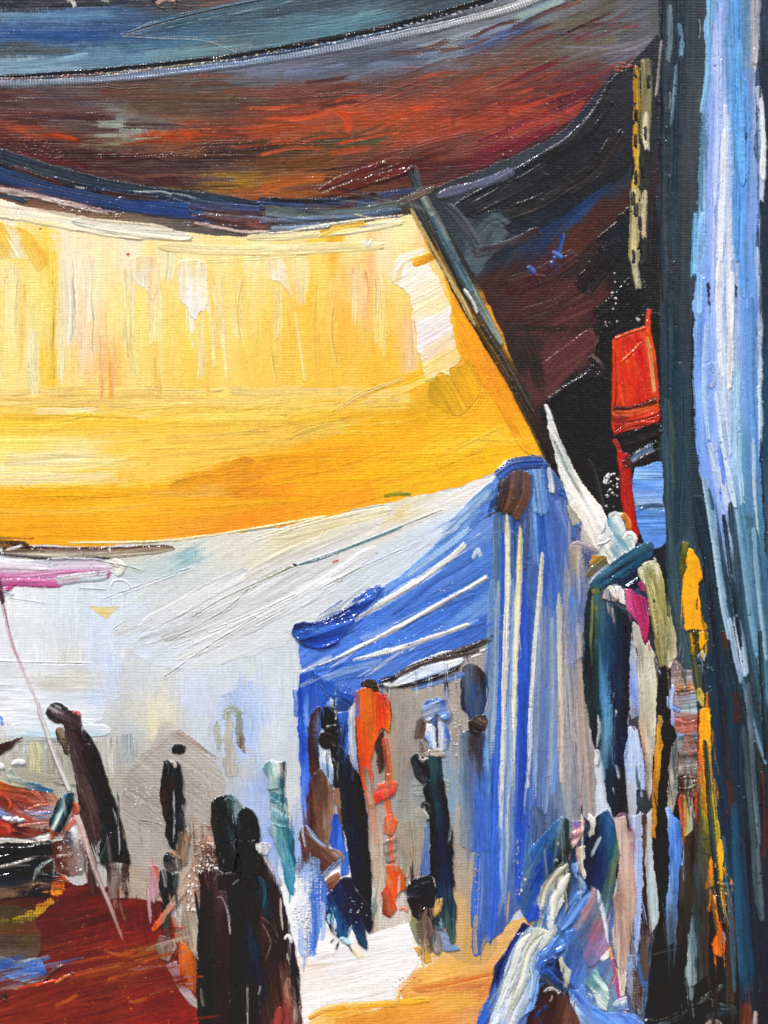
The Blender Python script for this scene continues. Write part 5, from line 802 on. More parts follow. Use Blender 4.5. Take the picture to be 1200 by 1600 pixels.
# finial at the peak
S('blue_tent/finial', [(780, 742), (800, 728), (830, 724), (850, 722)], 11, ['#22408c', '#3c62b0', '#2c4888'], th=2.4, rag=.25); S('blue_tent/finial', [(800, 735), (795, 770), (785, 800)], 16, ['#1c2430', '#4c3024', '#7a4c34', '#3a302c'], th=2.4, rag=.15); S('blue_tent/finial', [(826, 740), (824, 780), (806, 812)], 11, ['#7a4c34', '#5c3828', '#34507c', '#3c64a4'], th=2.2, mix=.4)
S('blue_tent/finial', [(838, 735), (842, 770), (846, 800)], 13, ['#3c68ac', '#88a8cc', '#4c78b8'], th=1.8, dry=(0, .2)); S('blue_tent/finial', [(776, 770), (768, 790), (765, 806)], 3, ['#1c3468', '#2c4888'], th=2); S('blue_tent/finial', [(858, 735), (862, 752), (864, 768)], 5, ['#e8e4dc', '#d8d8d4'], th=2.4, rag=.3)
S('blue_tent/finial', [(876, 770), (890, 775), (900, 788)], 7, ['#2c4c9c', '#3c60b0'], th=2.4, rag=.3); S('blue_tent/finial', [(790, 722), (780, 733), (774, 742)], 3, ['#e4e4e0'], th=2.2); S('blue_tent/finial', [(804, 830), (820, 842), (826, 870)], 7, ['#2c4c8c', '#3c68a8'], th=1.8)

# ---- closed white parasol
def Zf(frame, key, poly, ctrl, **k):
    ox, oy, s = frame
    d = dict(ang=88, aniso=3.4, warp=(16, 3), th=2.2, lines=.8, ridge=1.3, rag=1.5, rs=12, streak=.15, grit=.6, gloss=.13, sl=50, pw=2.2, smooth=False)
    tone = k.pop('tone', None)
    d.update(k)
    pg = [(ox + a/s, oy + b/s) for a, b in Pg(poly)]
    mx_, my_ = sum(p[0] for p in pg)/len(pg), sum(p[1] for p in pg)/len(pg)
    sg = sum(pg[i-1][0]*pg[i][1] - pg[i][0]*pg[i-1][1] for i in range(len(pg)))
    out = []
    for i in range(len(pg)):          # the paint spreads a little past the outline
        ax, ay = pg[i-1]; bx, by = pg[(i + 1) % len(pg)]
        tx, ty = bx - ax, by - ay; q = math.hypot(tx, ty) + 1e-6
        n_ = 1.1 if sg > 0 else -1.1
        out.append((pg[i][0] + ty/q*n_, pg[i][1] - tx/q*n_))
    pg = out
    if isinstance(ctrl, str):
        if ',' not in ctrl: c = pg[0] + (ctrl,); cs = [c]
        else: cs = [(ox + a/s, oy + b/s, c) for a, b, c in C(ctrl)]
    if tone: cs = adj(cs, *tone)
    F(key, pg, cs, **d)
def Zs(frame, key, pts, w, cols, **k):
    ox, oy, s = frame
    d = dict(th=2.6, fleck=0, ends=(0, 0), taper=(.3, .35), smear=.15)
    d.update(k)
    S(key, [(ox + a/s, oy + b/s) for a, b in Pg(pts)], w, cols, **d)
FA, FC = (440, 1040, 6.0), (600, 1020, 6.0)
FL, FM, FN = (0, 1080, 5.4545), (220, 1120, 4.615), (220, 1340, 4.615)
FK = (0, 1340, 5.4545)
FR, FS, FT, FU = (740, 1260, 4.0), (880, 780, 5.0), (880, 1030, 5.0), (960, 1280, 5.0)
PX = (0, 0, 1.0)

Zf(FS, 'grey_shawl_person/head', '20,60 90,10 140,40 190,130 190,200 250,300 270,420 210,370 140,340 140,230 70,210', '100,80,a8a498; 160,260,b8bab0; 220,330,c4bcb0; 60,140,9c9888; 150,120,b4b0a6', ang=65)
Zf(PX, 'white_parasol/canopy', '852,636 860,648 869,672 881,700 900,740 918,768 936,790 947,810 938,838 937,866 926,852 906,814 890,790 873,736 862,692 855,662', '856,645,f0f0ee; 862,670,e4e6e4; 870,700,d8dcda; 880,720,b4beb8; 876,730,e0e2de; 895,750,dcdcd6; 890,765,e8e6e0; 905,770,c4c8c2; 915,785,e8e6de; 925,800,ece8e0; 908,800,dcd8ce; 935,820,e6e2da; 922,835,d8d2c6; 930,850,e0dcd4', ang=62, aniso=5, th=3.0, lines=.6, ridge=1.4)
Zs(PX, 'white_parasol/tip', '853,636 857,645 861,655', 4, ['#f4f4f2', '#dfe2e0'], th=3.4)
Zs(PX, 'white_parasol/grey_green_streak', '866,690 884,732 905,772', 1.8, ['#a8b4ae', '#98a49e'], th=2.2)  # grey-green streak in the white paint

# ---- grey pointed hut and far figures
F('grey_hut/wall', Pg('192,1215 215,1185 250,1155 276,1138 312,1165 338,1190 352,1215 350,1300 345,1400 200,1400 196,1300'), C('''230,1190,a8a49e; 260,1170,a6a29c; 280,1160,b0a8a0; 210,1240,a09a92; 240,1260,a29c96; 220,1320,a49e98; 240,1360,a29c94; 300,1230,a09c98; 320,1200,b0aca6; 330,1260,a8a49e; 215,1375,a89888; 310,1300,a09890'''), ang=35, aniso=1.8, warp=(12, 6), streak=.05, th=.5, lines=.4, rag=3, weave=.9)
S('grey_hut/roof_edge', [(200, 1212), (235, 1178), (276, 1140)], 2.2, ['#948880', '#a89c94', '#9c9088'], th=.5, dry=(.35, .45), rag=.4, soft=.3)
S('grey_hut/roof_edge', [(276, 1142), (300, 1158), (345, 1190)], 3.6, ['#84706a', '#a8968c', '#94807a'], th=.7, dry=(.32, .42), rag=.4, soft=.3)
specks('grey_hut/wall', Pg('195,1230 260,1220 255,1290 200,1260'), 110, ['#cac6c0', '#bcb8b2'], (.6, 1.4), .6, 1.8, 60); specks('grey_hut/wall', Pg('290,1200 340,1210 335,1260 295,1270'), 90, ['#c6c2bc', '#8c8882'], (.5, 1.2), .5, 2.4, 50)
Zf(FM, 'grey_hut/vent', '225,225 245,203 300,198 325,208 322,245 290,270 235,262', '260,220,16181c; 300,235,22242a; 240,250,101216', ang=0, th=2.6)
K('grey_hut/wall', [(216, 1282), (238, 1285), (254, 1290)], 1.4, '#7a7068'); K('grey_hut/wall', [(217, 1285), (222, 1320)], 1.2, '#8a8078', .5, .5)
S('far_person/head', [(354, 1116), (364, 1108), (374, 1116)], 8, ['#8c968e', '#a0a8a2'], th=.7, soft=.5, dry=(.12, .2))
Zf(FM, 'far_person/robe', '525,40 545,10 568,50 580,200 560,290 540,200', '540,60,94a094; 560,150,a4a89c; 560,260,a0a49c', th=.7, rag=3, dry=.24)
Zf(FM, 'far_person/robe', '595,-40 650,-50 662,150 682,300 702,430 620,430 600,250', '620,0,94a094; 640,120,b4b2a8; 630,250,a8a69c; 660,350,b0aca4', th=.6, rag=4, dry=.26)
Zf(FM, 'far_person/robe', '690,-60 728,-30 742,150 765,262 722,232 690,180', '710,-20,88948a; 715,100,90948a; 740,220,8c7864; 725,180,6c6050', th=.7, rag=3, dry=.26)

# ---- slim teal person
Zf(FM, 'teal_person/robe', '920,520 1040,500 1050,600 1055,700 1070,790 1010,800 940,770 945,650 935,580', '960,540,c0ccc8; 1010,560,7ca0a4; 990,600,3c7484; 960,620,2c5c70; 1000,700,7ca8b4; 1040,750,3c6c80; 960,740,88a8b0; 1030,650,a8c0c0; 1020,610,14485c; 980,660,b0c4c4', ang=30, warp=(6, 5), th=2.6, ridge=1.8)
Zf(FM, 'teal_person/robe', '915,790 960,760 1065,795 1095,890 1112,1010 1112,1180 1100,1300 1070,1250 1030,1150 1010,1000 960,890', '960,800,a0bcc0; 1000,850,5c94a0; 1040,900,3c7480; 1080,950,1c4c64; 1090,1100,3c8ca4; 1060,1100,3c7c94; 1040,1000,74a8b4; 1080,1250,2c7c9c; 980,830,3c6c74; 1060,1000,2c6478', ang=75, aniso=5)
Zf(FM, 'teal_person/head', '880,362 900,340 960,308 1010,330 1040,318 1045,380 1032,400 1042,500 920,522 920,450 900,400', '900,370,5c8c94; 960,330,b8c8c8; 980,330,d8dcdc; 1020,350,a0948c; 940,430,b8c4bc; 1010,450,14384c; 960,480,8ca8a8; 1035,350,14202c; 990,400,d0d4cc; 930,400,7ca4a8', ang=80, warp=(6, 3), th=2.6, ridge=1.6)

# ---- goods stall at the left edge
Zf(FL, 'goods_stall/red_heap', '-300,760 0,760 100,800 200,815 300,835 460,860 500,900 512,980 440,1040 430,1130 420,1185 300,1240 -300,1240', '''0,790,f08020; 30,780,d8601c; 30,880,c84828; 60,940,8c3420; 130,860,b8502c; 200,860,b84a2c; 300,880,b0442c; 350,930,c06048; 450,900,b87058; 470,960,d8b09c; 100,1000,8c2c1c; 150,950,a84430; 200,1020,c84830; 260,1040,8c8098; 330,1040,8090b8; 420,1040,a8a0b0; 20,1040,8c98c0; 60,1050,7c84a8; 50,1130,c04030; 90,1170,c84838; 30,1180,b02c1c; 140,1130,3c1414; 150,1180,4c1814; 250,1140,c89080; 350,1130,d0a898; 200,1160,7c2c20; 300,1190,8c3020; 400,1180,5c2018; 250,1090,c84028; 250,950,a83c28; 60,830,c84c20; 100,910,b84c30; -100,900,b0442c; -100,1150,7c2418''', ang=12, aniso=2.2, warp=(9, 4), th=2.2, ridge=1.6, lines=.8, grit=.8, tone=(.85, .84))
for a_, w_, c_ in (('60,900 90,960 60,1010', 3, ['#8c2c1c', '#c86048']), ('130,930 180,980 210,1020', 3, ['#b04830', '#6c2418']), ('230,1020 330,1040 440,1030', 3.4, ['#8c98bc', '#6c7cb0', '#b0a8b4']), ('0,1035 50,1045', 4, ['#8c98c0', '#5c6ca0']), ('20,1120 80,1150 90,1190', 4, ['#d04c38', '#a02818']), ('170,1140 280,1130 410,1120', 3, ['#d8a898', '#a85c48', '#e0c0b0']), ('290,850 360,900 400,940', 3, ['#b05038', '#c87c60']), ('420,870 470,920 490,980', 3, ['#d0a08c', '#b86850']), ('250,1000 330,970 420,960', 3, ['#b04430', '#d88470'])):
    Zs(FL, 'goods_stall/red_heap', a_, w_, c_, th=2.4, ridge=1.4)
Zf(FL, 'goods_stall/blue_rag', '60,690 100,650 130,700 200,760 330,790 462,842 440,855 300,835 200,812 110,802 70,740', '90,720,a8b0a0; 150,760,9ca8a0; 300,800,3c5c74; 400,830,2c5478; 250,770,3c6480; 130,790,a8a080; 220,790,5c7c84', ang=15, th=1.8, rag=1)
Zf(FL, 'goods_stall/dark_front', '-300,1300 0,1285 430,1268 456,1285 450,1500 440,1620 400,1748 240,1740 0,1765 -300,1780', '100,1350,0e1016; 300,1320,0c0f14; 200,1400,10131a; 350,1560,1c2020; 200,1560,0f1620; 100,1650,1c2430; 50,1690,6c5040; 200,1680,3c2c24; 350,1640,5c4438; 320,1700,101824; 420,1600,0e1218; 0,1740,5c4838; 120,1720,6c5444; -100,1500,10131a; 420,1400,12161c', ang=-10, th=2.6, ridge=1.6, lines=.7)
for a_, w_, c_ in (('-20,1500 120,1470 210,1440 330,1400', 3.6, ['#3c3834', '#c8c0bc', '#7c7470']), ('300,1600 330,1530 390,1470 440,1440', 4.4, ['#20262a', '#8c9490', '#181c20']), ('300,1580 320,1510 380,1450', 2, ['#a8aca8', '#505854']), ('270,1660 330,1634 410,1640', 2.2, ['#a88c80', '#5c4840']), ('240,1730 270,1680 330,1640', 3.4, ['#6c5040', '#34241c']), ('-20,1330 200,1330 420,1300', 4, ['#181c24', '#0c0e12'])):
    Zs(FL, 'goods_stall/dark_front', a_, w_, c_, th=3, ridge=1.2)  # pale strokes are highlights painted in colour on the black front
Zf(FL, 'goods_stall/white_rim', '-300,1262 0,1255 200,1248 428,1222 432,1258 300,1275 150,1285 -300,1290', '0,1270,dcdcd6; 100,1275,b8b8b2; 200,1262,e4e3de; 300,1255,c8c8c4; 400,1240,e0dfda; 250,1278,8c8c88', ang=-3, th=2.6, ridge=1.4)
Zf(FL, 'goods_stall/dark_cap', '-200,460 0,445 130,400 152,388 205,384 140,430 100,490 0,545 -200,560', '60,440,4c3030; 20,460,2c1a1c; 60,490,3c282c; 150,400,6c5450; 0,530,3c2c2c', ang=-22, th=2.4)
for a_, w_ in (('45,1075 75,1085 95,1080', 4), ('120,1095 150,1080 165,1100', 4), ('180,1095 198,1090', 3), ('130,612 160,600 195,606', 5), ('-10,625 20,640', 5)):
    Zs(FL, 'goods_stall/red_heap/white_bloom', a_, w_, ['#f4f4f4', '#d8dce0', '#b8c0cc'], th=3.2, rag=.4)
Zf(FL, 'goods_stall/blue_tag', '2,205 24,215 32,295 12,285', '15,250,4c78d4; 20,230,7ca4e8', th=1.4)
Zf(FL, 'dark_jar/body', '545,882 580,858 630,860 628,960 600,1050 540,1170 480,1232 425,1180 430,1100 470,1000 500,930', '560,890,5c8c9c; 600,870,14181a; 530,950,2c5c74; 505,1040,bcd4d4; 470,1130,d0dcd4; 520,1000,8cb4bc; 560,1000,14343c; 600,1000,0c1014; 540,1120,10181c; 490,1190,1c2c3c; 440,1110,14202c; 480,1000,101c24; 575,930,1c3c48', ang=118, aniso=5, th=4.0, ridge=.8, lines=.3, grit=.1, gloss=.1)  # pale streak on the left is a highlight painted into the black
Zs(FL, 'dark_jar/rust_base', '435,1185 455,1215 445,1240', 3.4, ['#c85a30', '#8c3420'], th=3)
# pale smear behind the leaning person
Zf(FL, 'red_ground/pale_smear', '640,980 670,960 690,1090 720,1200 740,1420 700,1560 470,1560 460,1290 540,1250 600,1150', '660,990,b85040; 600,1190,c8ccd4; 620,1220,e4e4e6; 560,1250,3c3c54; 520,1290,2c2430; 640,1300,a8a0a0; 500,1340,54281c; 560,1380,6c4a40; 650,1400,8c7c78; 700,1350,6c5a58; 540,1450,542a20; 640,1500,7c6460; 480,1420,4c2018; 690,1500,8c8484', ang=65, aniso=2, th=1.2, rag=3, grit=1.0, warp=(12, 5))
specks('red_ground/pale_smear', Pg('92,1318 130,1300 132,1366 95,1360'), 30, ['#f4f2f0', '#e8e6e4', '#c8c0bc'], (.7, 1.8), 1.8, 1.8, 60)
Zs(FL, 'red_ground/pale_smear', '560,1175 600,1140 635,1095', 4, ['#b04830', '#c87860', '#7c2c20'], th=2)

# ---- tall leaning person in brown black
Zf(FL, 'leaning_person/arm', '478,335 500,308 540,308 562,380 592,500 602,545 560,532 530,462 498,420', '500,340,a0907c; 530,350,8c7c6a; 520,400,6c5c50; 570,480,4c3c34; 490,390,2c2420; 555,520,3c2e2a', ang=70, th=2.2)
Zf(FL, 'leaning_person/robe', '545,270 640,300 700,290 700,350 740,420 700,480 700,520 720,620 780,740 830,900 860,1050 880,1200 830,1300 840,1440 790,1560 760,1500 740,1300 700,1100 690,1000 655,810 640,680 590,480 560,350', '600,350,3a2a2c; 650,450,3c2c30; 640,550,453538; 700,650,342426; 730,800,4a3638; 760,950,503a3a; 800,1100,402c2e; 830,1200,3a2628; 720,1000,3c3230; 720,1200,2c2422; 780,1350,352829; 700,900,2c2022; 690,400,2c1e20; 770,1480,342628', ang=70, aniso=5, th=2.8, lines=.7, ridge=1.5)
Zf(FL, 'leaning_person/robe', '700,350 720,320 760,370 800,440 850,530 900,680 950,850 1000,980 1040,1120 1075,1270 1102,1400 1100,1490 1000,1520 850,1460 870,1200 850,1000 800,820 730,640 700,520 710,460', '750,430,1c1416; 760,550,241a1e; 780,480,2c2226; 820,600,0c1018; 850,750,0a0f18; 900,900,0c1018; 880,1050,0e121c; 950,1100,10161e; 900,1250,1c2424; 860,1400,181c1a; 920,1300,283434; 1000,1250,0a0d12; 1050,1350,0c0c0e; 990,1450,14181a; 1030,1100,1c1c1e; 800,720,241c22; 840,900,2c2228', ang=72, aniso=5, th=3.2, lines=.7, ridge=1.6)
Zf(FL, 'leaning_person/head', '398,172 412,120 450,96 520,102 576,135 600,160 640,156 686,195 692,240 700,300 640,335 560,310 540,270 470,266 420,225', '450,120,8a8488; 430,150,2a2022; 480,190,54444a; 540,180,4a3a40; 500,112,1c181a; 560,140,18141a; 600,200,3a2a2e; 650,230,3c2c30; 480,240,3a2c30; 520,150,a89ca0; 620,270,3c2c2e; 410,190,1c1618', ang=25, warp=(6, 5), th=3.2, ridge=1.6)
Zs(FL, 'leaning_person/head', '640,178 660,175 678,195', 2.6, ['#c86c74', '#a84c54'], th=3); Zs(FL, 'leaning_person/head', '470,112 500,122 530,140', 1.6, ['#e0dce0', '#8c8488'], th=3.2)
Zs(FL, 'leaning_person/robe', '965,985 1000,1100 1020,1250 1022,1390', 1.7, ['#6c7074', '#e0e4e4'], th=3.4, dry=(.1, .2)); Zs(FL, 'leaning_person/robe', '945,1215 915,1290 880,1380 850,1440', 4.5, ['#0e1012', '#4c5854', '#161a1a'], th=3.2)  # highlights along the robe's ridges, laid on as pale colour
Zs(FL, 'leaning_person/robe', '680,790 740,900 800,1130 832,1300', 1.3, ['#7c6060', '#4c3838'], th=3); Zs(FL, 'leaning_person/robe', '700,500 730,450 790,440', 1.3, ['#6c6064', '#2c2426'], th=3.2); Zs(FL, 'leaning_person/robe', '640,660 670,760 690,880', 1.2, ['#a89890', '#4c3c3c'], th=2.8, dry=(.2, .2))  # thin inner highlights of the robe, also painted as colour
Zf(FK, 'leaning_person/robe_hem', '745,20 800,100 832,320 760,312', '780,150,342426; 800,250,3c2a2a; 770,80,4c3838', th=1.8, dry=.1)
Zf(FK, 'leaning_person/robe_hem', '900,30 1092,50 1104,272 1080,345 1020,345 940,355 918,200', '980,200,8c7c78; 1000,120,5c4a4a; 1060,150,3a2a2c; 950,300,7c6860; 1050,310,a88c7c; 930,120,3c2c2e; 1020,60,a8a8a4; 1080,230,2c2022; 990,280,5c4844', th=1.8, rag=1.5, dry=.08, grit=.8)

# ---- thin person before the hut
Zf(FM, 'thin_person/sash', '268,830 330,800 362,850 342,950 332,1060 270,1110 258,1000', '300,900,4a4a3c; 330,850,8c6c54; 280,1050,7c6450; 290,960,4c4438; 320,1000,8c7460', th=1.6, grit=.8)
Zf(FM, 'thin_person/robe', '175,330 200,315 270,315 290,350 300,450 305,560 318,600 310,680 321,740 310,800 270,822 250,962 225,940 180,832 185,760 150,640 140,570 155,430', '200,350,14161a; 170,450,1a1416; 165,550,3c2424; 180,650,34221f; 210,500,2c1e20; 215,700,101420; 240,450,1c242c; 265,500,0e1014; 280,420,14181c; 290,620,1c1c20; 290,700,2c3440; 280,770,1c2430; 225,900,14181c; 200,800,0c1016', aniso=5, th=3.2, ridge=1.5)
Zs(FM, 'thin_person/robe', '240,520 241,620 244,760 238,900', 1.7, ['#8c949c', '#d0d0d0'], th=3.4, dry=(.05, .15)); Zs(FM, 'thin_person/head', '228,322 245,330 250,350', 3, ['#e8e4e0', '#8c8a88'], th=3.4); Zs(FM, 'thin_person/head', '185,330 200,360 195,400', 4, ['#14161a', '#242428'], th=3.4)
Zf(FM, 'thin_person/belt', '168,1002 190,970 240,958 292,1010 282,1082 220,1112 170,1072', '200,1040,0c0e10; 250,990,b08c74; 230,1060,5c5450; 270,1040,14161a; 200,990,1c1e22; 255,1080,8c8480', ang=40, th=3, ridge=1.8)
Zf(FN, 'thin_person/legs', '128,110 170,68 230,120 270,105 262,200 240,300 222,400 212,562 150,545 160,380 158,300 118,240', '160,150,101c2c; 230,180,0c0f12; 180,300,1c2420; 190,450,2c3430; 200,520,34322c; 252,180,3c4444; 150,220,0e1418', th=2.4)
Zf(FN, 'thin_person/feet', '128,555 212,560 242,680 200,742 140,722 118,660', '160,650,7c625c; 190,600,5c4a44; 210,700,8c706c; 150,600,6c5a50', th=1.6)
Zf(FN, 'red_ground/pink_trace', '60,60 100,50 132,70 132,270 100,335 80,300 50,200', '110,80,b86058; 100,200,b08c94; 90,140,b87c7c; 105,280,a08088', th=1.2, dry=.2, rag=1.5)
Zs(FN, 'red_ground/pink_trace', '55,230 64,330 74,450', 3, ['#a87880', '#b8a0a8'], th=1.2, dry=(.1, .3))
Zf(FN, 'red_ground/pink_trace', '180,765 262,740 300,880 402,1020 422,1082 350,1052 280,940', '220,780,9c6c6c; 260,850,8c6470; 330,980,8c7478; 390,1050,a09494', ang=50, th=1.2, dry=.2, rag=2)
Zf(FN, 'walking_stick', '365,40 405,110 300,290 200,415 92,535 70,520 180,370 270,235', '330,150,a08c7c; 250,290,8c7868; 160,430,c85a3c; 100,510,e85c28; 200,400,947c70; 290,230,b8a494', ang=-50, aniso=4, th=2.2, lines=.7)

# ---- two dark people standing at the front
Zf(FM, 'front_brown_person/pale_shoulder', '360,830 440,770 500,790 522,850 552,950 562,1060 540,1180 380,1200 380,1100', '400,850,a87c68; 450,850,9c6c58; 500,900,b89480; 460,1000,5c3c34; 520,1050,4c3430; 420,1100,a08070; 480,820,8c5c4c', ang=60, th=.8, grit=1.6, rag=4, dry=.33)  # pale brown scumble at the shoulder
Zf(FN, 'front_brown_person/pale_shoulder', '300,280 395,70 432,120 442,300 452,450 442,562 402,690 350,645 300,602 268,582 300,480', '380,150,b8947c; 380,300,b8a090; 370,450,9c8a7c; 400,560,a89888; 430,400,6c5448; 340,560,8c7c6e; 330,380,948070; 420,200,7c5c50; 390,640,b0a490', ang=78, aniso=4, th=1.1, grit=1.3, rag=3, dry=.22)
Zf(FN, 'front_brown_person/orange_skirt', '280,592 330,622 350,662 392,692 406,800 412,982 380,962 330,922 290,882 268,800 274,700', '310,700,b85c26; 340,800,b4561e; 380,850,a4541c; 390,750,984a20; 300,850,a44a28; 330,650,c06c34; 400,920,94502c', aniso=4, th=1.8)
Zs(FN, 'front_brown_person/orange_skirt', '232,430 262,500 268,600', 4, ['#c06038', '#a08878', '#8c5c44'], th=1.6, dry=(.1, .2)); Zs(FN, 'front_brown_person/orange_skirt', '240,600 250,640 240,660', 3, ['#c8b8a8', '#8c7c6c'], th=2)
Zf(FN, 'front_brown_person/robe', '420,80 530,90 560,100 600,110 700,110 722,150 660,192 625,250 630,350 655,500 660,700 640,900 650,1200 650,1480 440,1480 405,900 410,650 430,400 430,200', '470,150,2c1c22; 480,300,241a1e; 560,150,54444a; 620,140,4c3a40; 660,160,54424a; 550,250,3a262c; 500,500,22161a; 560,600,2a1a1e; 620,500,281a1e; 560,900,24161a; 600,1100,281a1c; 460,900,14100f; 480,1100,1c1416; 440,700,1c1214; 560,1350,24161a', aniso=5, th=2.6, ridge=1.5, lines=.5)
Zf(FN, 'front_black_person/robe', '700,162 722,150 865,120 850,-60 905,30 960,100 1000,200 1040,350 1072,500 1100,600 1122,720 1147,800 1152,950 1162,1200 1166,1480 640,1480 645,900 660,700 655,500 630,350 625,250 660,190', '''700,250,0c1016; 750,200,0a121a; 860,200,1c3c50; 890,300,103448; 720,500,0c1218; 740,700,0c1018; 800,600,103044; 820,450,241618; 880,450,3c2424; 850,380,1c1214; 950,300,241618; 1000,450,2c1c1e; 950,600,281a1c; 1050,600,2c1c1e; 900,800,2c1e1c; 870,820,101c2c; 1000,900,301e1e; 1050,900,6c4438; 1060,980,8c6454; 1090,1050,6c4440; 1000,1150,6c2824; 1060,1170,8c3c34; 1110,1000,4c3430; 1120,850,1c1416; 900,1100,3c2624; 800,1000,1c1214; 720,1000,101010; 700,1150,1c1c1e; 950,1000,3c2824; 970,500,201416; 900,100,2c1a1c; 900,1380,301c1c''', ang=82, aniso=4, th=2.8, ridge=1.6, lines=.7, grit=.6)
Zf(FM, 'front_black_person/robe', '560,900 860,880 900,1100 880,1250 560,1250', '700,950,14141a; 650,1050,1c181c; 720,1150,101216; 820,1100,1a1416; 600,1150,2c2024', th=2.2)
Zf(FM, 'front_brown_person/head', '505,612 540,590 600,560 650,553 700,590 722,630 742,650 710,690 690,740 682,850 690,1000 680,1092 600,1112 560,1040 530,880 505,720', '620,570,1c2c30; 660,600,4c6c70; 690,650,7c9090; 560,620,1c2424; 560,750,1c1a14; 600,850,0c1016; 620,1000,0c141c; 680,900,2c3438; 540,780,2c241a; 600,700,14181c; 650,680,0e1416', ang=75, th=3.8, ridge=1.6)
Zf(FM, 'front_black_person/head', '700,692 750,643 800,668 840,730 858,850 850,960 852,1050 872,1200 720,1200 730,1050 700,950 690,850', '780,700,101214; 800,760,1c1c1e; 740,850,0c0e12; 820,900,121416; 760,1000,0a0e16; 800,1150,0a0e14; 720,800,1c2a30; 770,800,16140f', ang=82, th=3.8, ridge=1.6)
for a_, w_, c_ in (('600,600 640,585 690,620', 2.2, ['#1c2c30', '#8cacb0', '#2c4448']), ('680,600 700,640 690,690', 2, ['#b0c4c0', '#3c5c60']), ('560,1100 600,1125 660,1115', 2, ['#8c8c84', '#3c3838']), ('685,880 680,930 700,980', 1.8, ['#8c8c8c', '#2c3034'])):
    Zs(FM, 'front_brown_person/head', a_, w_, c_, th=3.8)
for a_, w_, c_ in (('540,280 590,288 628,390 650,560', 1.5, ['#6c6064', '#c8c0c0']), ('440,950 446,1000 455,1045', 3, ['#a8988c', '#4c4440']), ('530,180 550,120 590,110', 1.8, ['#7c6c70', '#4c3c40']), ('660,190 700,160 722,150', 1.6, ['#a8a0a4', '#4c4448'])):
    Zs(FN, 'front_brown_person/robe', a_, w_, c_, th=3)
for a_, w_, c_ in (('772,905 771,1040 776,1220', 1.8, ['#b8b4ac', '#8c8880']), ('866,915 862,950 850,985', 2.2, ['#c8c4c0', '#5c5654']), ('850,420 900,440 960,500 1000,580', 1.6, ['#8c5c54', '#3c2a28']), ('880,470 920,540 940,620 900,740', 1.8, ['#7c6c68', '#3c2c2a']), ('1010,280 1012,390 1026,520', 2, ['#a89c94', '#d8d0c8']), ('860,150 890,230 880,340', 6, ['#0e1418', '#1c5068', '#10242c']), ('800,540 806,620 800,700', 2.6, ['#14384c', '#0c1820'])):
    Zs(FN, 'front_black_person/robe', a_, w_, c_, th=3)
Zf(FM, 'front_black_person/pale_shoulder', '838,900 880,893 925,925 932,960 905,1000 850,1000', '870,930,f0f0f0; 910,940,d8d8d8; 880,980,a0a0a0', th=2.0, rag=4, dry=.3)  # ragged white paint at the shoulder
Zs(FN, 'front_black_person/pale_shoulder', '905,0 950,80 1005,180', 5, ['#3c2c2c', '#c0bcbc', '#8c8080'], th=2, dry=(.2, .4)); Zs(FN, 'front_black_person/pale_shoulder', '1050,570 1070,555 1082,590', 3, ['#f0f0f0'], th=2.6)
Zs(FN, 'front_black_person/red_hem', '1062,880 1050,980 1085,1060', 5, ['#6c4438', '#b8947c', '#8c5c4c'], th=2, dry=(.1, .3)); Zs(FN, 'front_black_person/red_hem', '1000,1100 990,1180 960,1300', 8, ['#7c2c28', '#a0403c', '#54201c'], th=2, dry=(.05, .2)); Zs(FN, 'front_black_person/red_hem', '1110,1040 1120,1120 1100,1200', 4, ['#b8b0ac', '#6c5450'], th=2, dry=(.1, .3))
specks('front_brown_person/pale_shoulder', Pg('306,1312 334,1312 340,1360 304,1362'), 34, ['#fafafa', '#f0eeea', '#d8ccc4'], (1.0, 2.6), 2.4, 1.5, 60); specks('front_brown_person/pale_shoulder', Pg('294,1360 312,1355 308,1425 294,1425'), 16, ['#f6f4f2', '#f0ece8'], (1, 2.4), 2.2, 1.7, 70)
specks('front_brown_person/pale_shoulder', Pg('230,1260 262,1240 258,1280 232,1290'), 0, ['#c8c4c0'])

# ---- people in front of the tent
Zf(FA, 'blue_tent/corner_post', '170,70 300,60 420,300 380,380 290,420 250,560 250,900 265,1000 240,1200 236,1380 205,1480 190,1300 195,900 165,500 158,200', '220,200,2a55b8; 330,180,2c5cc4; 240,500,6c90d8; 200,600,2450b4; 190,800,2044a8; 230,900,3c6ad0; 230,1200,4c70d0; 210,1420,7c9ce4; 280,350,2c58bc; 180,350,2048ac', aniso=5, th=1.5)
Zf(FA, 'blue_tent/corner_post', '300,60 430,90 560,240 660,268 672,340 620,422 540,432 500,330 430,312', '400,150,2c5cc4; 480,250,3464c8; 600,300,2450a8; 560,400,24407c; 640,380,1c3468', ang=40, th=1.5)
Zf(FA, 'blue_tent/corner_post', '520,440 622,420 626,650 620,800 662,960 600,860 560,760 540,640', '570,500,3464c4; 600,700,3058b8; 575,650,14243c; 620,850,2c54b4', th=1.4)
Zs(FA, 'blue_tent/corner_post', '290,65 340,150 420,310', 1.4, ['#1c3458', '#2c5488'], th=1.4); Zs(FA, 'blue_tent/corner_post', '110,215 125,300 150,390', 2.2, ['#2c50a0', '#5c7cc0'], th=1.6)
Zf(FA, 'blue_tent/pale_jamb', '628,400 690,340 702,600 712,900 735,1010 680,930 642,760 625,600', '660,420,c8ccd4; 660,600,a8b4c4; 680,800,b4bccc; 700,950,8c9cc0; 640,700,c0c8d4', th=1.4)
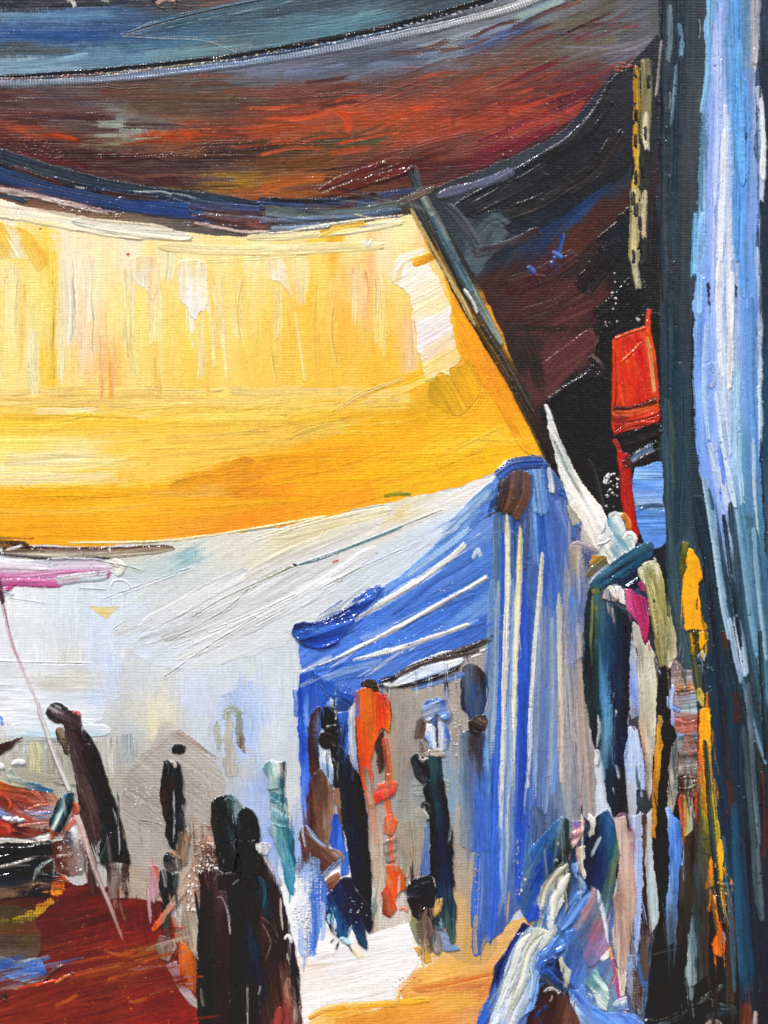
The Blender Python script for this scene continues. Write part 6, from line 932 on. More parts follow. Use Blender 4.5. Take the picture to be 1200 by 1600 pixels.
Zf(FA, 'brown_coat_person/hood', '380,373 330,385 280,470 255,600 250,800 260,965 300,1065 345,1010 352,900 345,760 340,640 350,540 372,440', '330,430,3a1f1a; 290,600,3c231c; 330,800,2c2a2c; 280,960,4a2a20; 270,750,382019; 340,560,5c6c98; 330,680,3c3850', aniso=5, th=2.6, ridge=1.4)
Zf(FA, 'brown_coat_person/robe', '290,1000 380,960 440,1060 480,1150 492,1400 470,1560 440,1690 370,1640 260,1500 235,1480 240,1250 262,1120', '290,1200,54302a; 350,1100,4a3a30; 400,1200,5c4034; 450,1250,8a6658; 472,1450,a08474; 300,1450,40241e; 350,1500,6c4a3a; 260,1400,54302a; 430,1600,8c7064; 330,1250,6c4a3c; 270,1280,3c221c', aniso=6, th=2.4, lines=.8)
Zf(FA, 'blue_tent/corner_post', '482,1390 532,1380 580,1580 602,1740 632,1760 630,1960 560,1980 572,1800 482,1710 450,1680', '510,1480,2c58c0; 550,1640,3c6cd4; 600,1880,3c68b8; 570,1750,3462c4', aniso=5, th=1.4)
Zf(FA, 'brown_coat_person/sleeve', '188,1510 240,1494 290,1600 360,1670 480,1710 572,1740 592,1800 560,1832 480,1862 402,1940 360,1992 300,1880 230,1780 198,1700 168,1630', '230,1580,6c4638; 300,1700,5c3a30; 400,1730,74503f; 480,1780,6c4a3c; 380,1830,54342c; 330,1860,4a2a24; 250,1710,583830; 550,1780,8c746c; 200,1600,4c2c26', ang=42, aniso=5, th=3.0, ridge=1.5)
Zf(FA, 'brown_coat_person/sleeve', '420,2000 540,1920 562,2000 500,2062 430,2122 398,2020', '470,2000,8c5c44; 510,1970,9c6c50; 430,2070,4c3028; 440,2010,6c4838', ang=-35, th=2.2)
Zs(FA, 'brown_coat_person/sleeve', '245,1510 300,1600 385,1668', 2.6, ['#8c9cb4', '#b8c8e0', '#6c7c98'], th=3.2); Zs(FA, 'brown_coat_person/blue_sash', '370,1990 450,1902 540,1822 572,1780', 3.8, ['#4c5c7c', '#7088b0', '#566484'], th=3.2)  # first stroke is a white-blue glint painted on the sleeve
Zf(FA, 'black_coat_person/skirt', '560,1980 640,1980 700,2100 760,2180 840,2260 862,2340 846,2470 826,2512 780,2450 802,2580 800,2660 720,2600 690,2510 650,2430 620,2530 550,2560 480,2500 440,2420 388,2340 384,2240 420,2150 500,2070', '450,2230,0e2c54; 420,2280,1c2c2c; 550,2130,0f2448; 650,2180,0a1830; 700,2330,0c1830; 760,2280,0a1020; 540,2430,14467c; 505,2390,3c80b0; 600,2480,1a5080; 740,2560,10345c; 780,2610,1a3a50; 620,2330,0c2040; 480,2450,0c1c30', ang=65, aniso=3, th=3.2, ridge=1.4)
Zf(FA, 'black_coat_person/robe', '450,780 540,740 610,810 640,900 700,980 745,1060 765,1200 800,1400 812,1640 840,1860 850,2080 872,2210 850,2380 830,2490 790,2440 720,2100 650,1980 635,1800 600,1600 540,1380 545,1250 500,1130 470,900', '520,850,142028; 580,900,1c3040; 500,1000,0e1418; 600,1100,141e28; 700,1150,10161e; 580,1300,16282c; 650,1400,0e1a34; 750,1400,06080c; 620,1500,12242c; 680,1600,0c1830; 780,1600,05070c; 720,1900,0a1228; 790,2000,05060a; 800,2300,0c1426; 560,960,0c1014', ang=83, aniso=5, th=3.2, ridge=1.6)
Zf(FA, 'brown_coat_person/robe', '490,1150 540,1130 556,1300 572,1500 602,1700 580,1600 530,1380', '520,1250,8a6450; 550,1450,6c4a3c; 580,1620,4c3a34', ang=80, th=2.4)
Zf(FA, 'black_coat_person/head', '380,380 430,368 500,440 530,480 541,560 520,592 420,592 370,562 374,450', '400,420,12161c; 470,470,1c2228; 440,540,14161a; 510,560,22262c', th=3.4); Zf(FA, 'black_coat_person/head', '430,362 470,308 496,332 490,392 440,392', '450,360,5c90d0; 470,330,d0e0ec; 480,370,a8b0a8', th=3.0); Zs(FA, 'black_coat_person/head', '512,455 516,480 506,505', 1.8, ['#f0f0f0', '#8c949c'], th=3.6); Zs(FA, 'black_coat_person/head', '415,565 450,562 520,545', 1.5, ['#e0e4e8', '#8c949c'], th=3.6)
Zf(FA, 'black_coat_person/shoulders', '420,582 522,582 541,640 532,740 470,772 400,782 348,722 360,640', '420,650,1c1210; 480,700,2a1a18; 380,720,14100f; 520,620,1c1614; 460,610,100c0c', ang=20, th=3.2, ridge=1.5); Zs(FA, 'black_coat_person/shoulders', '455,700 490,740 540,735', 1.3, ['#8c7c7c', '#3c302c'], th=3.4)
Zf(FA, 'black_coat_person/collar', '410,790 446,784 440,830 470,872 482,1000 482,1135 440,1060 378,960 374,900', '400,860,e8eaec; 430,920,6c9ce4; 450,1040,a8c4ec; 420,830,e4e4e8; 400,950,8cb0e8; 470,1080,8c98a8; 460,930,dfe3e8', ang=70, th=3.0); Zs(FA, 'black_coat_person/collar', '450,820 500,890 525,1000 530,1100', 1.2, ['#a8b0b4', '#3c4448'], th=3.4)
for a_, w_, c_ in (('455,2310 440,2360 460,2420', 2.4, ['#dceef4', '#8cc0e0']), ('660,2425 640,2470 625,2520', 2, ['#dceef4', '#5c9cc8']), ('570,2560 600,2575 620,2590', 5, ['#a8d8ec', '#d8e8f0']), ('490,2550 470,2575 460,2600', 1.6, ['#5c5450', '#2c2c2c']), ('535,2580 520,2630 500,2660', 2.2, ['#2c2c30', '#6c6c70']), ('610,2600 650,2650 665,2690', 1.4, ['#6c6a60', '#3c3c3c']), ('488,2425 496,2432', 2, ['#f0f4f4'])):
    Zs(FA, 'black_coat_person/skirt', a_, w_, c_, th=3)  # pale strokes are glints painted as colour, dark ones are feet marks
specks('black_coat_person/skirt', [(440 + a/6, 1040 + b/6) for a, b in ((640, 2160), (800, 2160), (810, 2340), (700, 2400), (620, 2340))], 14, ['#e8f0f4', '#8cb0cc'], (.6, 1.3), 2)
Zf(FA, 'black_coat_person/white_edge', '843,1930 865,2020 887,2240 862,2360 840,2400 850,2180', '860,2100,c8ccc4; 865,2300,7c8c84; 850,2000,8c98a0', th=2)
# blue scuffs on the ground behind them
F('ground/blue_scuff', Pg('462,1340 500,1345 512,1390 508,1430 495,1490 470,1495 462,1440'), C('480,1360,8ca8dc; 495,1390,3c64b8; 490,1430,6c8ccc; 475,1440,d8dce4; 485,1470,5c80c8; 470,1480,a8bce4; 500,1420,4468b8; 470,1400,dfe2e6; 478,1345,5c5c64'), ang=90, aniso=2, th=.8, lines=.5, rag=5, dry=.3, grit=1.4)
specks('ground/blue_scuff', Pg('455,1420 486,1405 484,1470 460,1470'), 60, ['#f4f2f2', '#eae8ea'], (.8, 1.8), 1.4); S('ground/blue_scuff', [(490, 1390), (492, 1440), (488, 1492)], 5, ['#4c74c8', '#3c64b8'], th=.8, dry=(.15, .3), soft=.4); S('ground/blue_scuff', [(504, 1410), (506, 1440), (504, 1470)], 4, ['#8ca8dc', '#c0ccdf'], th=.8, dry=(.2, .3), soft=.4); S('ground/blue_scuff', [(556, 1486), (562, 1492)], 6, ['#e6d8ae', '#ead8b4'], th=.6, dry=(.1, .3), soft=.5)

Zf(FA, 'orange_coat_person/red_skirt', '900,1110 980,1080 985,1005 1030,1008 1052,1080 1082,1100 1060,1150 1042,1212 960,1242 900,1282 880,1222', '900,1130,d86048; 1000,1100,e0603c; 950,1200,c83030; 920,1150,c86050; 1020,1040,d85828; 1000,1180,cc3c34', ang=-15, th=2.2, ridge=1.5)
Zf(FA, 'orange_coat_person/coat/dark_tail', '945,582 970,700 966,850 956,960 915,1012 898,960 905,840 873,780 890,680', '920,850,4c3834; 930,700,3c2824; 945,800,34221f; 925,960,54403c', th=2.2)
Zf(FA, 'orange_coat_person/coat', '688,262 770,203 850,203 900,250 980,258 1012,330 1017,500 1002,642 960,602 940,578 900,642 850,762 840,900 852,1100 892,1282 860,1332 820,1334 790,1200 750,1060 718,900 700,650 690,400', '720,320,c85020; 740,400,e8541c; 800,350,d06820; 870,350,d8561c; 900,300,c84418; 960,350,e0301c; 985,500,e8501c; 940,500,d83c18; 760,600,e0521c; 820,600,c8601c; 790,750,e04c18; 740,800,e04c1c; 840,1150,d84c20; 870,1280,d04018; 760,1020,e05024; 995,600,e8a020; 780,450,d8701c; 820,1250,c86040', aniso=6, th=2.8, lines=.7, ridge=1.5)
Zf(FA, 'orange_coat_person/coat/dark_tail', '780,930 800,950 850,1150 862,1310 825,1322 800,1150 770,980', '800,1000,9a8c78; 780,980,6c5040; 840,1250,a88c80; 820,1100,8c8c80', th=2.6); Zs(FA, 'orange_coat_person/coat/dark_tail', '692,420 702,650 720,900 750,1060', 1.2, ['#2c2420', '#5c2c1c'], th=2.6); Zs(FA, 'orange_coat_person/coat/dark_tail', '1015,330 1025,420 1040,490', 1.4, ['#5c2420', '#8c3c34'], th=2)
Zf(FA, 'orange_coat_person/hood', '755,150 780,128 880,128 902,190 922,242 870,252 830,202 780,202 748,188', '770,170,14110f; 810,170,6c5a50; 850,160,2c201c; 890,210,3c2c28', ang=10, th=3.2); Zf(FA, 'orange_coat_person/hood', '918,130 1000,94 1062,100 1040,150 950,202 910,202', '960,150,100f10; 1010,120,22201e; 930,190,2c2a2a', ang=-20, th=3.0); Zs(FA, 'orange_coat_person/hood', '925,225 950,265 990,280', 2, ['#c86870', '#5c2c2c'], th=3); Zs(FA, 'orange_coat_person/hood', '990,210 998,250', 1.6, ['#2c1c1c', '#8c3c3c'], th=3)
Zs(FA, 'blue_tent/doorway', '1000,830 1005,900 1012,985', 3.4, ['#b8a858', '#e0a820', '#c8b878'], th=1.6, dry=(.1, .1))
Zf(FA, 'orange_coat_person/orange_hem', '960,1400 1040,1378 1082,1470 1060,1530 1040,1592 960,1572', '1040,1480,e85418; 990,1480,b87860; 1060,1440,d85020; 1000,1550,c86c4c', th=2.2)
Zf(FA, 'orange_coat_person/grey_band', '950,1610 1060,1580 1082,1660 1062,1810 1000,1852 970,1780 958,1680', '980,1640,a8a49c; 1040,1640,74726e; 1000,1700,8c8a84; 1050,1740,98948c; 1000,1790,7c7a74', ang=-15, th=1.8)
Zf(FA, 'orange_coat_person/orange_hem', '980,1860 1100,1860 1152,1960 1172,2060 1152,2102 1090,2122 1060,2200 1072,2280 1012,2352 950,2322 944,2120 970,2080 990,1980', '1080,1980,e0501c; 1040,1920,d8501c; 1130,2030,c05a18; 1000,1980,c87850; 980,2120,d05038; 1000,2230,a06040; 1040,2230,e04818; 965,2280,883018; 1060,2100,d84c1c', ang=75, aniso=4, th=2.6, ridge=1.5)
Zs(FA, 'orange_coat_person/orange_hem', '1125,2280 1145,2265 1165,2290', 3, ['#e09c84', '#d08068'], th=1.8, dry=(.1, .2))

Zf(FC, 'headscarf_person/hair', '340,590 370,640 402,660 380,760 350,802 320,792 278,805 300,720 320,640', '345,640,4c4440; 350,720,8c7c74; 300,770,54504c; 372,690,5c3c34; 320,700,6c6460', ang=110, th=2.2, rag=1.5)
Zf(FC, 'headscarf_person/scarf', '398,660 440,658 482,720 492,892 430,902 410,820 368,800 390,740', '420,720,dfe3e4; 450,800,a8bcdc; 470,860,f0f2f4; 430,850,5c84cc; 395,770,b8b8b8', ang=70, th=2.8)
Zf(FC, 'headscarf_person/scarf', '505,650 560,658 602,700 612,780 592,902 560,922 510,892', '530,720,c8d0e0; 570,720,4c78d8; 590,800,2c58b0; 540,850,b8bcc4; 560,880,8c9cc0', th=2.8)
Zf(FC, 'headscarf_person/scarf', '358,512 400,438 500,418 560,430 602,480 634,580 600,632 540,612 500,570 478,562 450,602 400,642 366,602', '400,500,8ca4d0; 450,450,3c64b8; 470,510,a8b8cc; 540,480,3c5cb0; 590,600,3c64b8; 560,580,6c8cc8; 410,590,a0b0c8; 500,460,9cb0cc; 520,540,6c84bc; 440,560,b8c4d4', ang=-20, warp=(8, 4), th=3.2, ridge=1.6)
Zf(FC, 'headscarf_person/scarf', '440,642 480,568 492,702', '465,630,3c60b0; 480,680,2c4888', th=2.6); Zs(FC, 'headscarf_person/scarf', '491,575 498,720 503,892', 1.6, ['#1c2438', '#141c2c'], th=2.4)
Zf(FC, 'headscarf_person/coat', '390,960 530,960 545,1100 565,1270 595,1400 612,1560 640,1720 640,2000 660,2140 640,2240 680,2370 665,2560 660,2720 630,2735 590,2620 560,2560 490,2300 480,2100 435,2060 425,1700 400,1480 370,1260 420,1200 430,1060', '430,1000,34484c; 480,1050,1f4448; 520,1000,1c3038; 400,1300,12161a; 450,1300,123038; 520,1300,0f2430; 560,1350,081420; 450,1500,0a1018; 540,1600,10253c; 500,1800,0c1c38; 600,1700,0a1424; 560,2000,0f2344; 620,2000,0a1a30; 560,2300,142c44; 620,2450,24404c; 600,2550,3c584c; 640,2700,4c5c50; 440,1900,060a10; 500,1450,183844', ang=84, aniso=5, th=3.2, ridge=1.5)
Zf(FC, 'headscarf_person/coat', '250,982 290,943 350,950 402,1000 432,1060 420,1202 350,1222 300,1160 268,1080', '270,1000,14181c; 310,1000,203040; 380,1100,1c1a1a; 350,1180,24282c; 340,1040,0f1214', ang=55, th=3.4, ridge=1.8)
Zf(FC, 'headscarf_person/collar', '378,932 440,898 520,898 582,940 560,982 520,960 440,950 388,962', '440,930,a89c94; 540,930,c8bcb0; 400,940,8c8078; 560,960,a09488', ang=0, th=2.6); Zs(FC, 'headscarf_person/collar', '335,960 355,1000 400,985', 2.6, ['#d8d0cc', '#8c8480'], th=3); Zs(FC, 'headscarf_person/collar', '340,850 355,880 345,920 400,900', 2.6, ['#3c3430', '#c8c0b8'], th=2.2, dry=(.1, .2))
Zs(FC, 'headscarf_person/silver_clasp', '360,1430 375,1400 425,1430 440,1490', 2.6, ['#14181c', '#2c3034'], th=3.2); Zs(FC, 'headscarf_person/silver_clasp', '385,1490 398,1510 408,1530', 3.4, ['#d0d8dc', '#8c98a0'], th=3)
Zf(FC, 'blue_tent/doorway', '390,1620 420,1560 432,2060 340,2100 345,1900', '400,1700,6c84b0; 400,1900,5c78a8; 370,2050,4c64a0', th=1.4, dry=.1)
Zf(FC, 'headscarf_person/skirt_hem', '500,2580 590,2600 620,2720 680,2740 722,2782 560,2792 540,2680', '560,2680,7c8ca8; 640,2760,6c84b0; 600,2740,8494b0', ang=20, th=1.6)
Zf(FC, 'headscarf_person/legs', '262,2420 330,2460 370,2380 460,2380 500,2450 500,2580 540,2680 540,2782 500,2822 440,2790 440,2902 370,2902 350,2800 290,2680 248,2550', '290,2500,9a9468; 300,2620,7c8878; 380,2420,7c6458; 400,2520,5c4a44; 420,2650,4c3c3a; 380,2700,94826c; 480,2720,8c8478; 400,2870,d8a040; 340,2760,e0c890; 500,2650,6c7484; 330,2560,544a3c; 450,2560,6c5850', ang=80, aniso=3, th=2.0, grit=1.0, rag=1.5)
Zf(FC, 'black_bundle', '218,2180 280,2118 430,2072 472,2150 482,2200 472,2380 400,2372 340,2442 320,2492 258,2442 248,2380 218,2300', '260,2200,12141c; 300,2140,1c1c20; 240,2260,3c3c4c; 420,2250,0e121e; 380,2350,100f14; 260,2400,2c2624; 330,2220,14161c; 300,2330,0e1014', ang=-15, th=3.0, ridge=1.5); Zs(FC, 'black_bundle', '270,2190 350,2150 440,2130', 1.4, ['#5c5c60', '#2c2c30'], th=3.2)
Zf(FC, 'headscarf_person/coat', '440,2500 500,2448 540,2500 562,2590 480,2582', '490,2500,14282c; 530,2550,2c4448; 470,2550,5c8490', ang=30, th=3)
Zf(FC, 'headscarf_person/gold_tassel', '500,2290 550,2280 556,2330 530,2420 480,2472 463,2440 480,2360', '520,2320,c8a058; 540,2330,8c6438; 500,2400,e0bc78; 480,2450,a87c3c', ang=110, th=3)
Zf(FC, 'ground/gold_spot', '280,2750 320,2738 352,2800 320,2842', '310,2780,dca048; 330,2810,c89048', th=1.2)

Zf(FC, 'doorway_person/robe', '718,762 780,718 870,758 940,738 992,900 1002,1500 1000,1850 800,1850 720,1800 714,1100', '760,900,5c6c80; 740,1000,8494a0; 850,850,3c3030; 870,1000,4c4c58; 830,1100,5c6c94; 870,1250,4468b8; 900,1400,3c64c0; 960,1000,6c94c8; 960,1300,3c6cc0; 770,1200,546c8c; 770,1450,6c8098; 900,900,34344c; 740,1700,7c8894; 900,1700,3c64bc', aniso=6, th=1.6, lines=.7)
Zf(FC, 'doorway_person/hood', '740,130 790,83 860,108 950,188 972,350 962,440 930,582 870,592 800,622 770,562 723,522 718,300', '790,200,5c6068; 760,300,3c4c64; 850,200,4a4448; 900,180,3c2c28; 850,350,2c4880; 920,300,2c2c34; 940,450,203c70; 800,500,2c3c60; 750,500,1c2434; 870,500,3c4c64; 780,400,4c5c70', aniso=5, th=2.2, lines=.7)
Zf(FC, 'doorway_person/dark_face', '788,642 870,578 950,588 972,640 950,722 870,762 790,722', '830,680,2c2220; 890,640,4a3a30; 930,690,34282a; 860,720,241a1a', ang=30, th=2.6, ridge=1.5); Zs(FC, 'doorway_person/hood', '965,405 978,450 960,510 945,560', 2.4, ['#c8ccd4', '#5c6478', '#e8eaec'], th=2.6)  # dark brown face, then a white glint painted along the hood
# lintel again over the doorway
Zf(FC, 'blue_tent/lintel', '70,312 200,208 400,118 560,78 730,53 762,60 700,112 560,182 400,232 200,282 100,326', '120,300,dfe4e8; 300,200,b8cce4; 500,130,dce4ec; 650,90,e8ecec; 200,262,dfe4e8; 500,190,a8c0e0; 400,160,c8d4e4', ang=-22, aniso=5, th=2.2); Zf(FC, 'blue_tent/lintel', '-20,270 60,262 110,290 60,318 -10,306', '20,290,e4e8e8; 70,300,c8d0d4', ang=10, th=2.4)
Zs(FC, 'blue_tent/lintel/lintel_beam', '60,285 200,165 400,85 600,42 900,-25', 4.2, ['#241c18', '#54443a', '#3c2c26', '#6c5c50'], th=2.8, taper=(.25, .15)); Zs(FC, 'blue_tent/lintel/lintel_beam', '90,325 250,298 400,262 560,205 720,118', 3, ['#0e0f12', '#16181c'], th=2.6); Zs(FC, 'blue_tent/lintel/lintel_beam', '-20,265 40,245 110,225', 4, ['#14161c', '#2c2a2a'], th=2.8)
Zs(FC, 'blue_tent/lintel', '805,48 860,25 920,5', 2.2, ['#f0f0ee', '#c8d0d4'], th=2.6)
S('blue_tent/roof', [(640, 1076), (690, 1064), (735, 1048)], 5, ['#4c70b4', '#6c8cc0', '#3c5ca8'], th=.7, dry=(.2, .2), soft=.5)

# ---- the row of people and hanging cloths along the right
Zf(FS, 'grey_shawl_person/shawl', '40,380 80,328 140,338 250,400 252,430 210,480 190,600 180,650 170,850 150,1000 140,1230 60,1290 10,1290 20,900 60,700 48,500', '100,370,b0a4a4; 180,400,8c8490; 100,430,a09488; 110,520,b8b0a0; 180,460,34406c; 130,600,7c7884; 110,700,5c70a0; 60,800,5078b8; 140,800,4c64a0; 150,950,6c7494; 50,1000,5c7cb0; 80,1100,8c8c98; 130,1150,a8a0a0; 30,1150,7c84a4; 70,480,8c8478', ang=84, aniso=3, th=1.8, grit=.8, lines=.6)
Zs(FS, 'grey_shawl_person/shawl', '60,360 110,340 190,370 250,410', 3.4, ['#8c8088', '#c8bcbc', '#a09498'], th=2.8); Zs(FS, 'grey_shawl_person/head', '75,300 95,230 130,195', 3.6, ['#2c4488', '#4c6cb0', '#a0acd0'], th=2.8)
Zf(FS, 'teal_robe_person/robe', '200,690 290,680 350,770 480,850 540,900 546,960 520,1080 515,1250 530,1430 500,1700 490,1900 480,2050 492,2430 470,2442 400,2492 340,2350 320,2200 300,2000 250,1950 200,1750 165,1560 145,1350 160,1000 180,800', '''200,800,1c3034; 225,800,5c6840; 230,950,4c5c3a; 240,1100,34483c; 180,1000,14282c; 290,850,44606c; 300,1000,305870; 310,1200,284c66; 350,1100,1c3c5c; 420,900,1c2c38; 470,1000,0f1c28; 500,900,1c2834; 430,1150,14283c; 500,1150,101c2c; 200,1300,102028; 240,1400,1c3028; 180,1500,1c3034; 310,1450,4478a0; 320,1600,5088b8; 340,1800,608cac; 310,1950,547c98; 380,1500,0f1c30; 440,1500,1c2c40; 500,1500,080c14; 460,1700,0c1624; 420,1900,14243c; 380,2100,14283c; 400,2250,101c2c; 450,2300,0c1420; 350,2250,142434; 250,1900,0c1418; 270,1600,1c3844''', ang=88, aniso=6, th=2.8, lines=.8, ridge=1.4)
for a_, w_, c_ in (('272,1700 280,1800 262,1920', 2.6, ['#d8dcd8', '#8ca4a4']), ('262,1970 268,2010 258,2060', 3.6, ['#f0f0ec', '#a8b4b4']), ('290,2000 320,2150 310,2220', 1.8, ['#8cb0c8', '#2c4c60']), ('410,2085 422,2120 430,2160', 2.6, ['#dce4e8', '#5c7484']), ('360,760 440,830 530,880', 4.5, ['#1c2430', '#0c141c', '#2c3844']), ('520,900 545,960 520,1060', 2.2, ['#34444c', '#0c1218']), ('230,760 226,950 216,1150', 4, ['#2c3c30', '#6c7448', '#24382c']), ('410,1640 400,1700', 1.6, ['#dce4e8'])):
    Zs(FS, 'teal_robe_person/robe', a_, w_, c_, th=3)
Zs(FS, 'teal_robe_person/robe', '430,2470 460,2455 490,2470', 3, ['#8c5c70', '#a8788c'], th=2.6)
Zf(FS, 'teal_robe_person/headcloth', '275,300 330,258 330,170 370,118 430,128 470,190 490,258 540,268 572,300 562,372 500,412 440,452 370,522 320,470 290,430 272,360', '310,320,d8d8d4; 360,190,4c84a0; 370,150,c0ccd0; 400,250,a8c0c8; 420,200,e4e8e8; 450,160,eceae8; 430,330,6c9cb4; 340,380,e0e0dc; 370,450,dcdcd4; 480,330,b4c4c0; 520,300,e8e8e8; 540,330,d8dcdc; 400,400,7ca0ac; 450,420,c0d0d4; 460,240,d0dcdc; 350,280,e0e4e2', ang=62, warp=(8, 4), th=3.2, ridge=2.0, lines=.8)
Zs(FS, 'teal_robe_person/headcloth', '480,290 510,262 550,290 560,330', 3.4, ['#f4f2f0', '#d0d4d4'], th=3.6); Zs(FS, 'teal_robe_person/headcloth', '280,350 320,340 360,310', 3, ['#f0f0ee', '#b8c0c0'], th=3.4); Zs(FS, 'teal_robe_person/headcloth', '365,125 400,110 440,128', 3, ['#f4f2f0', '#d8dcdc'], th=3.6)
Zf(FS, 'teal_robe_person/headcloth/brown_hair', '430,108 490,103 522,160 532,242 490,252 470,180', '450,130,d8a070; 480,170,8c4c20; 510,190,d88c48; 500,130,b86428; 520,230,c87030', ang=80, th=2.6)
Zf(FS, 'teal_robe_person/headcloth/brown_hair', '180,602 210,480 240,430 280,440 330,438 352,490 290,532 240,572 200,612', '200,560,8c6c28; 230,480,c88c2c; 300,450,a07c34; 290,510,5c6458; 240,540,6c7460; 330,470,8c7434', ang=-40, th=2.4); Zf(FS, 'teal_robe_person/blue_shawl', '215,702 282,690 282,740 230,752', '240,710,8c8438; 260,730,5c6434', th=2.6)
Zf(FS, 'teal_robe_person/blue_shawl', '195,670 260,590 340,520 420,460 520,400 600,350 690,328 706,360 700,442 640,482 590,532 580,622 560,702 470,682 400,662 330,692 240,682', '250,640,2c5468; 320,580,3c6884; 400,520,3c6480; 500,450,2c5874; 600,400,2c5470; 670,350,3c5c6c; 370,590,142c44; 420,600,2c5c7c; 500,520,24506c; 600,470,1c4460; 650,440,244c68; 500,620,10203c; 560,650,10203c; 450,660,1c3448; 300,660,244454', ang=-32, aniso=5, th=3.2, lines=.8, ridge=1.6)
Zs(FS, 'teal_robe_person/blue_shawl', '230,650 320,560 420,490', 1.6, ['#6c94a8', '#3c5c70'], th=3.4, dry=(.1, .2)); Zs(FS, 'teal_robe_person/blue_shawl', '350,640 380,580 470,520 560,470', 2, ['#0e1c2c', '#142c44'], th=2.6)
Zf(FS, 'cream_robe_person/underskirt', '508,1782 550,1768 592,1830 622,1900 632,2100 642,2272 572,2272 562,2640 520,2600 490,2150 478,2000', '550,1900,a8b8d8; 560,2050,a4b8e0; 510,2000,98b0dc; 590,2200,a8bcdc; 520,2300,b0b4bc; 540,2500,a8a4a8; 560,1820,b0b8c4', aniso=4, th=2)
Zf(FS, 'cream_robe_person/underskirt', '520,1080 562,1150 586,1300 592,1500 582,1700 530,1720 508,1560 514,1400', '545,1450,7c94d8; 540,1250,98a8d0; 550,1550,88a0e0; 540,1650,9c9cb0; 545,1150,a8b0c8', aniso=4, th=2.2); Zs(FS, 'cream_robe_person/underskirt', '535,1740 545,1780 560,1805', 1.6, ['#4c2c48', '#8c5c78'], th=2.6)
Zf(FS, 'cream_robe_person/robe', '545,950 590,990 635,1137 665,1095 725,1240 736,1300 752,1420 746,1720 716,1840 702,2000 692,2250 672,2372 640,2250 630,1950 600,1850 582,1650 587,1300 562,1150 524,1080', '560,1020,a8a49c; 600,1080,c0bab0; 640,1200,b8b4a4; 600,1250,9c988c; 680,1250,c8c4b4; 650,1400,bcb8a4; 700,1450,d0cab8; 620,1500,c0bca8; 690,1600,c8c2ae; 640,1700,b8b49c; 720,1700,d8d0c0; 660,1900,c8c0b0; 650,2100,8c8478; 670,2250,c8c0b4; 620,1930,d09c80; 660,1550,b0ac94', ang=84, aniso=5, th=2.8, lines=.7, ridge=1.5)
for a_, w_, c_ in (('690,1310 670,1360 650,1400', 2.4, ['#f0ece4', '#c8c4b8']), ('725,1250 735,1330 745,1450', 2.4, ['#f0ece4', '#b0aa98']), ('640,2150 650,2250 668,2340', 2, ['#3c342c', '#a8a098']), ('605,1860 625,1960 632,2080', 1.2, ['#3c3430', '#6c645c'])):
    Zs(FS, 'cream_robe_person/robe', a_, w_, c_, th=3)
Zf(FS, 'magenta_scarf/cloth', '470,700 530,698 560,740 640,770 662,800 662,1000 656,1100 635,1138 590,980 540,910 490,852 480,770', '500,740,c85c8c; 520,820,c04c84; 580,800,b02c60; 620,800,a82c60; 600,900,b02c64; 640,900,c04c80; 640,1080,b02860; 560,880,b83c74', ang=75, aniso=5, th=2.8, ridge=1.4)
Zf(FS, 'magenta_scarf/white_lining', '398,682 440,673 472,710 482,832 440,802 410,740', '430,720,ece8e4; 460,790,e0d8d4; 450,700,f2f0ec', th=3); Zf(FS, 'magenta_scarf/knot', '298,772 320,700 370,668 392,720 432,770 420,802 350,792', '340,730,c8c0b8; 320,765,c08c98; 365,700,d8d4c8; 400,780,8c8080; 350,770,a88c90', ang=50, th=3, ridge=1.8); Zf(FS, 'magenta_scarf/cloth', '580,652 640,640 642,720 600,722', '600,670,8c3058; 630,690,a84c70', th=2.6)
Zf(FS, 'cream_robe_person/olive_sleeve', '583,560 620,508 690,488 740,508 772,580 792,700 832,870 862,1000 882,1130 882,1232 860,1262 820,1332 760,1342 735,1290 718,1150 690,1000 660,800 640,680 598,610', '620,540,8c9470; 650,520,c0c4a8; 720,530,d8d4bc; 610,600,c0bc98; 670,620,5c5c28; 720,650,8c8850; 760,650,a8a268; 700,750,b0a868; 740,850,a89c58; 700,900,948c5c; 760,1000,a8a070; 720,1050,645c34; 790,1100,6c6848; 760,1200,7c784c; 840,1150,9c9878; 800,1250,b4b090; 860,1230,d0c8b4; 690,680,cac28c; 780,900,8c8858', ang=77, aniso=5, th=3.2, lines=.8, ridge=1.5)
Zs(FS, 'cream_robe_person/olive_sleeve', '640,640 680,800 710,960 730,1100', 2.4, ['#c8c090', '#8c8450', '#d8d2b0'], th=3.4, dry=(.05, .2)); Zs(FS, 'cream_robe_person/olive_sleeve', '700,780 708,810', 1.6, ['#1c1c10'], th=2); Zs(FS, 'cream_robe_person/olive_sleeve', '610,540 640,505 700,490 740,520', 2.6, ['#dcdcc4', '#a8a888'], th=3.4)
Zs(FT, 'cream_robe_person/olive_sleeve', '752,150 785,105 830,55 870,5', 3.2, ['#c8bcb0', '#f0ece4', '#b8ac98'], th=3.2); Zs(FT, 'cream_robe_person/olive_sleeve', '865,5 905,45 950,95', 2.2, ['#ece4da', '#b8a898'], th=3)
Zs(FS, 'teal_robe_person/blue_shawl', '700,455 715,470 720,495', 2.4, ['#f0f0f0', '#b8c0c4'], th=3)
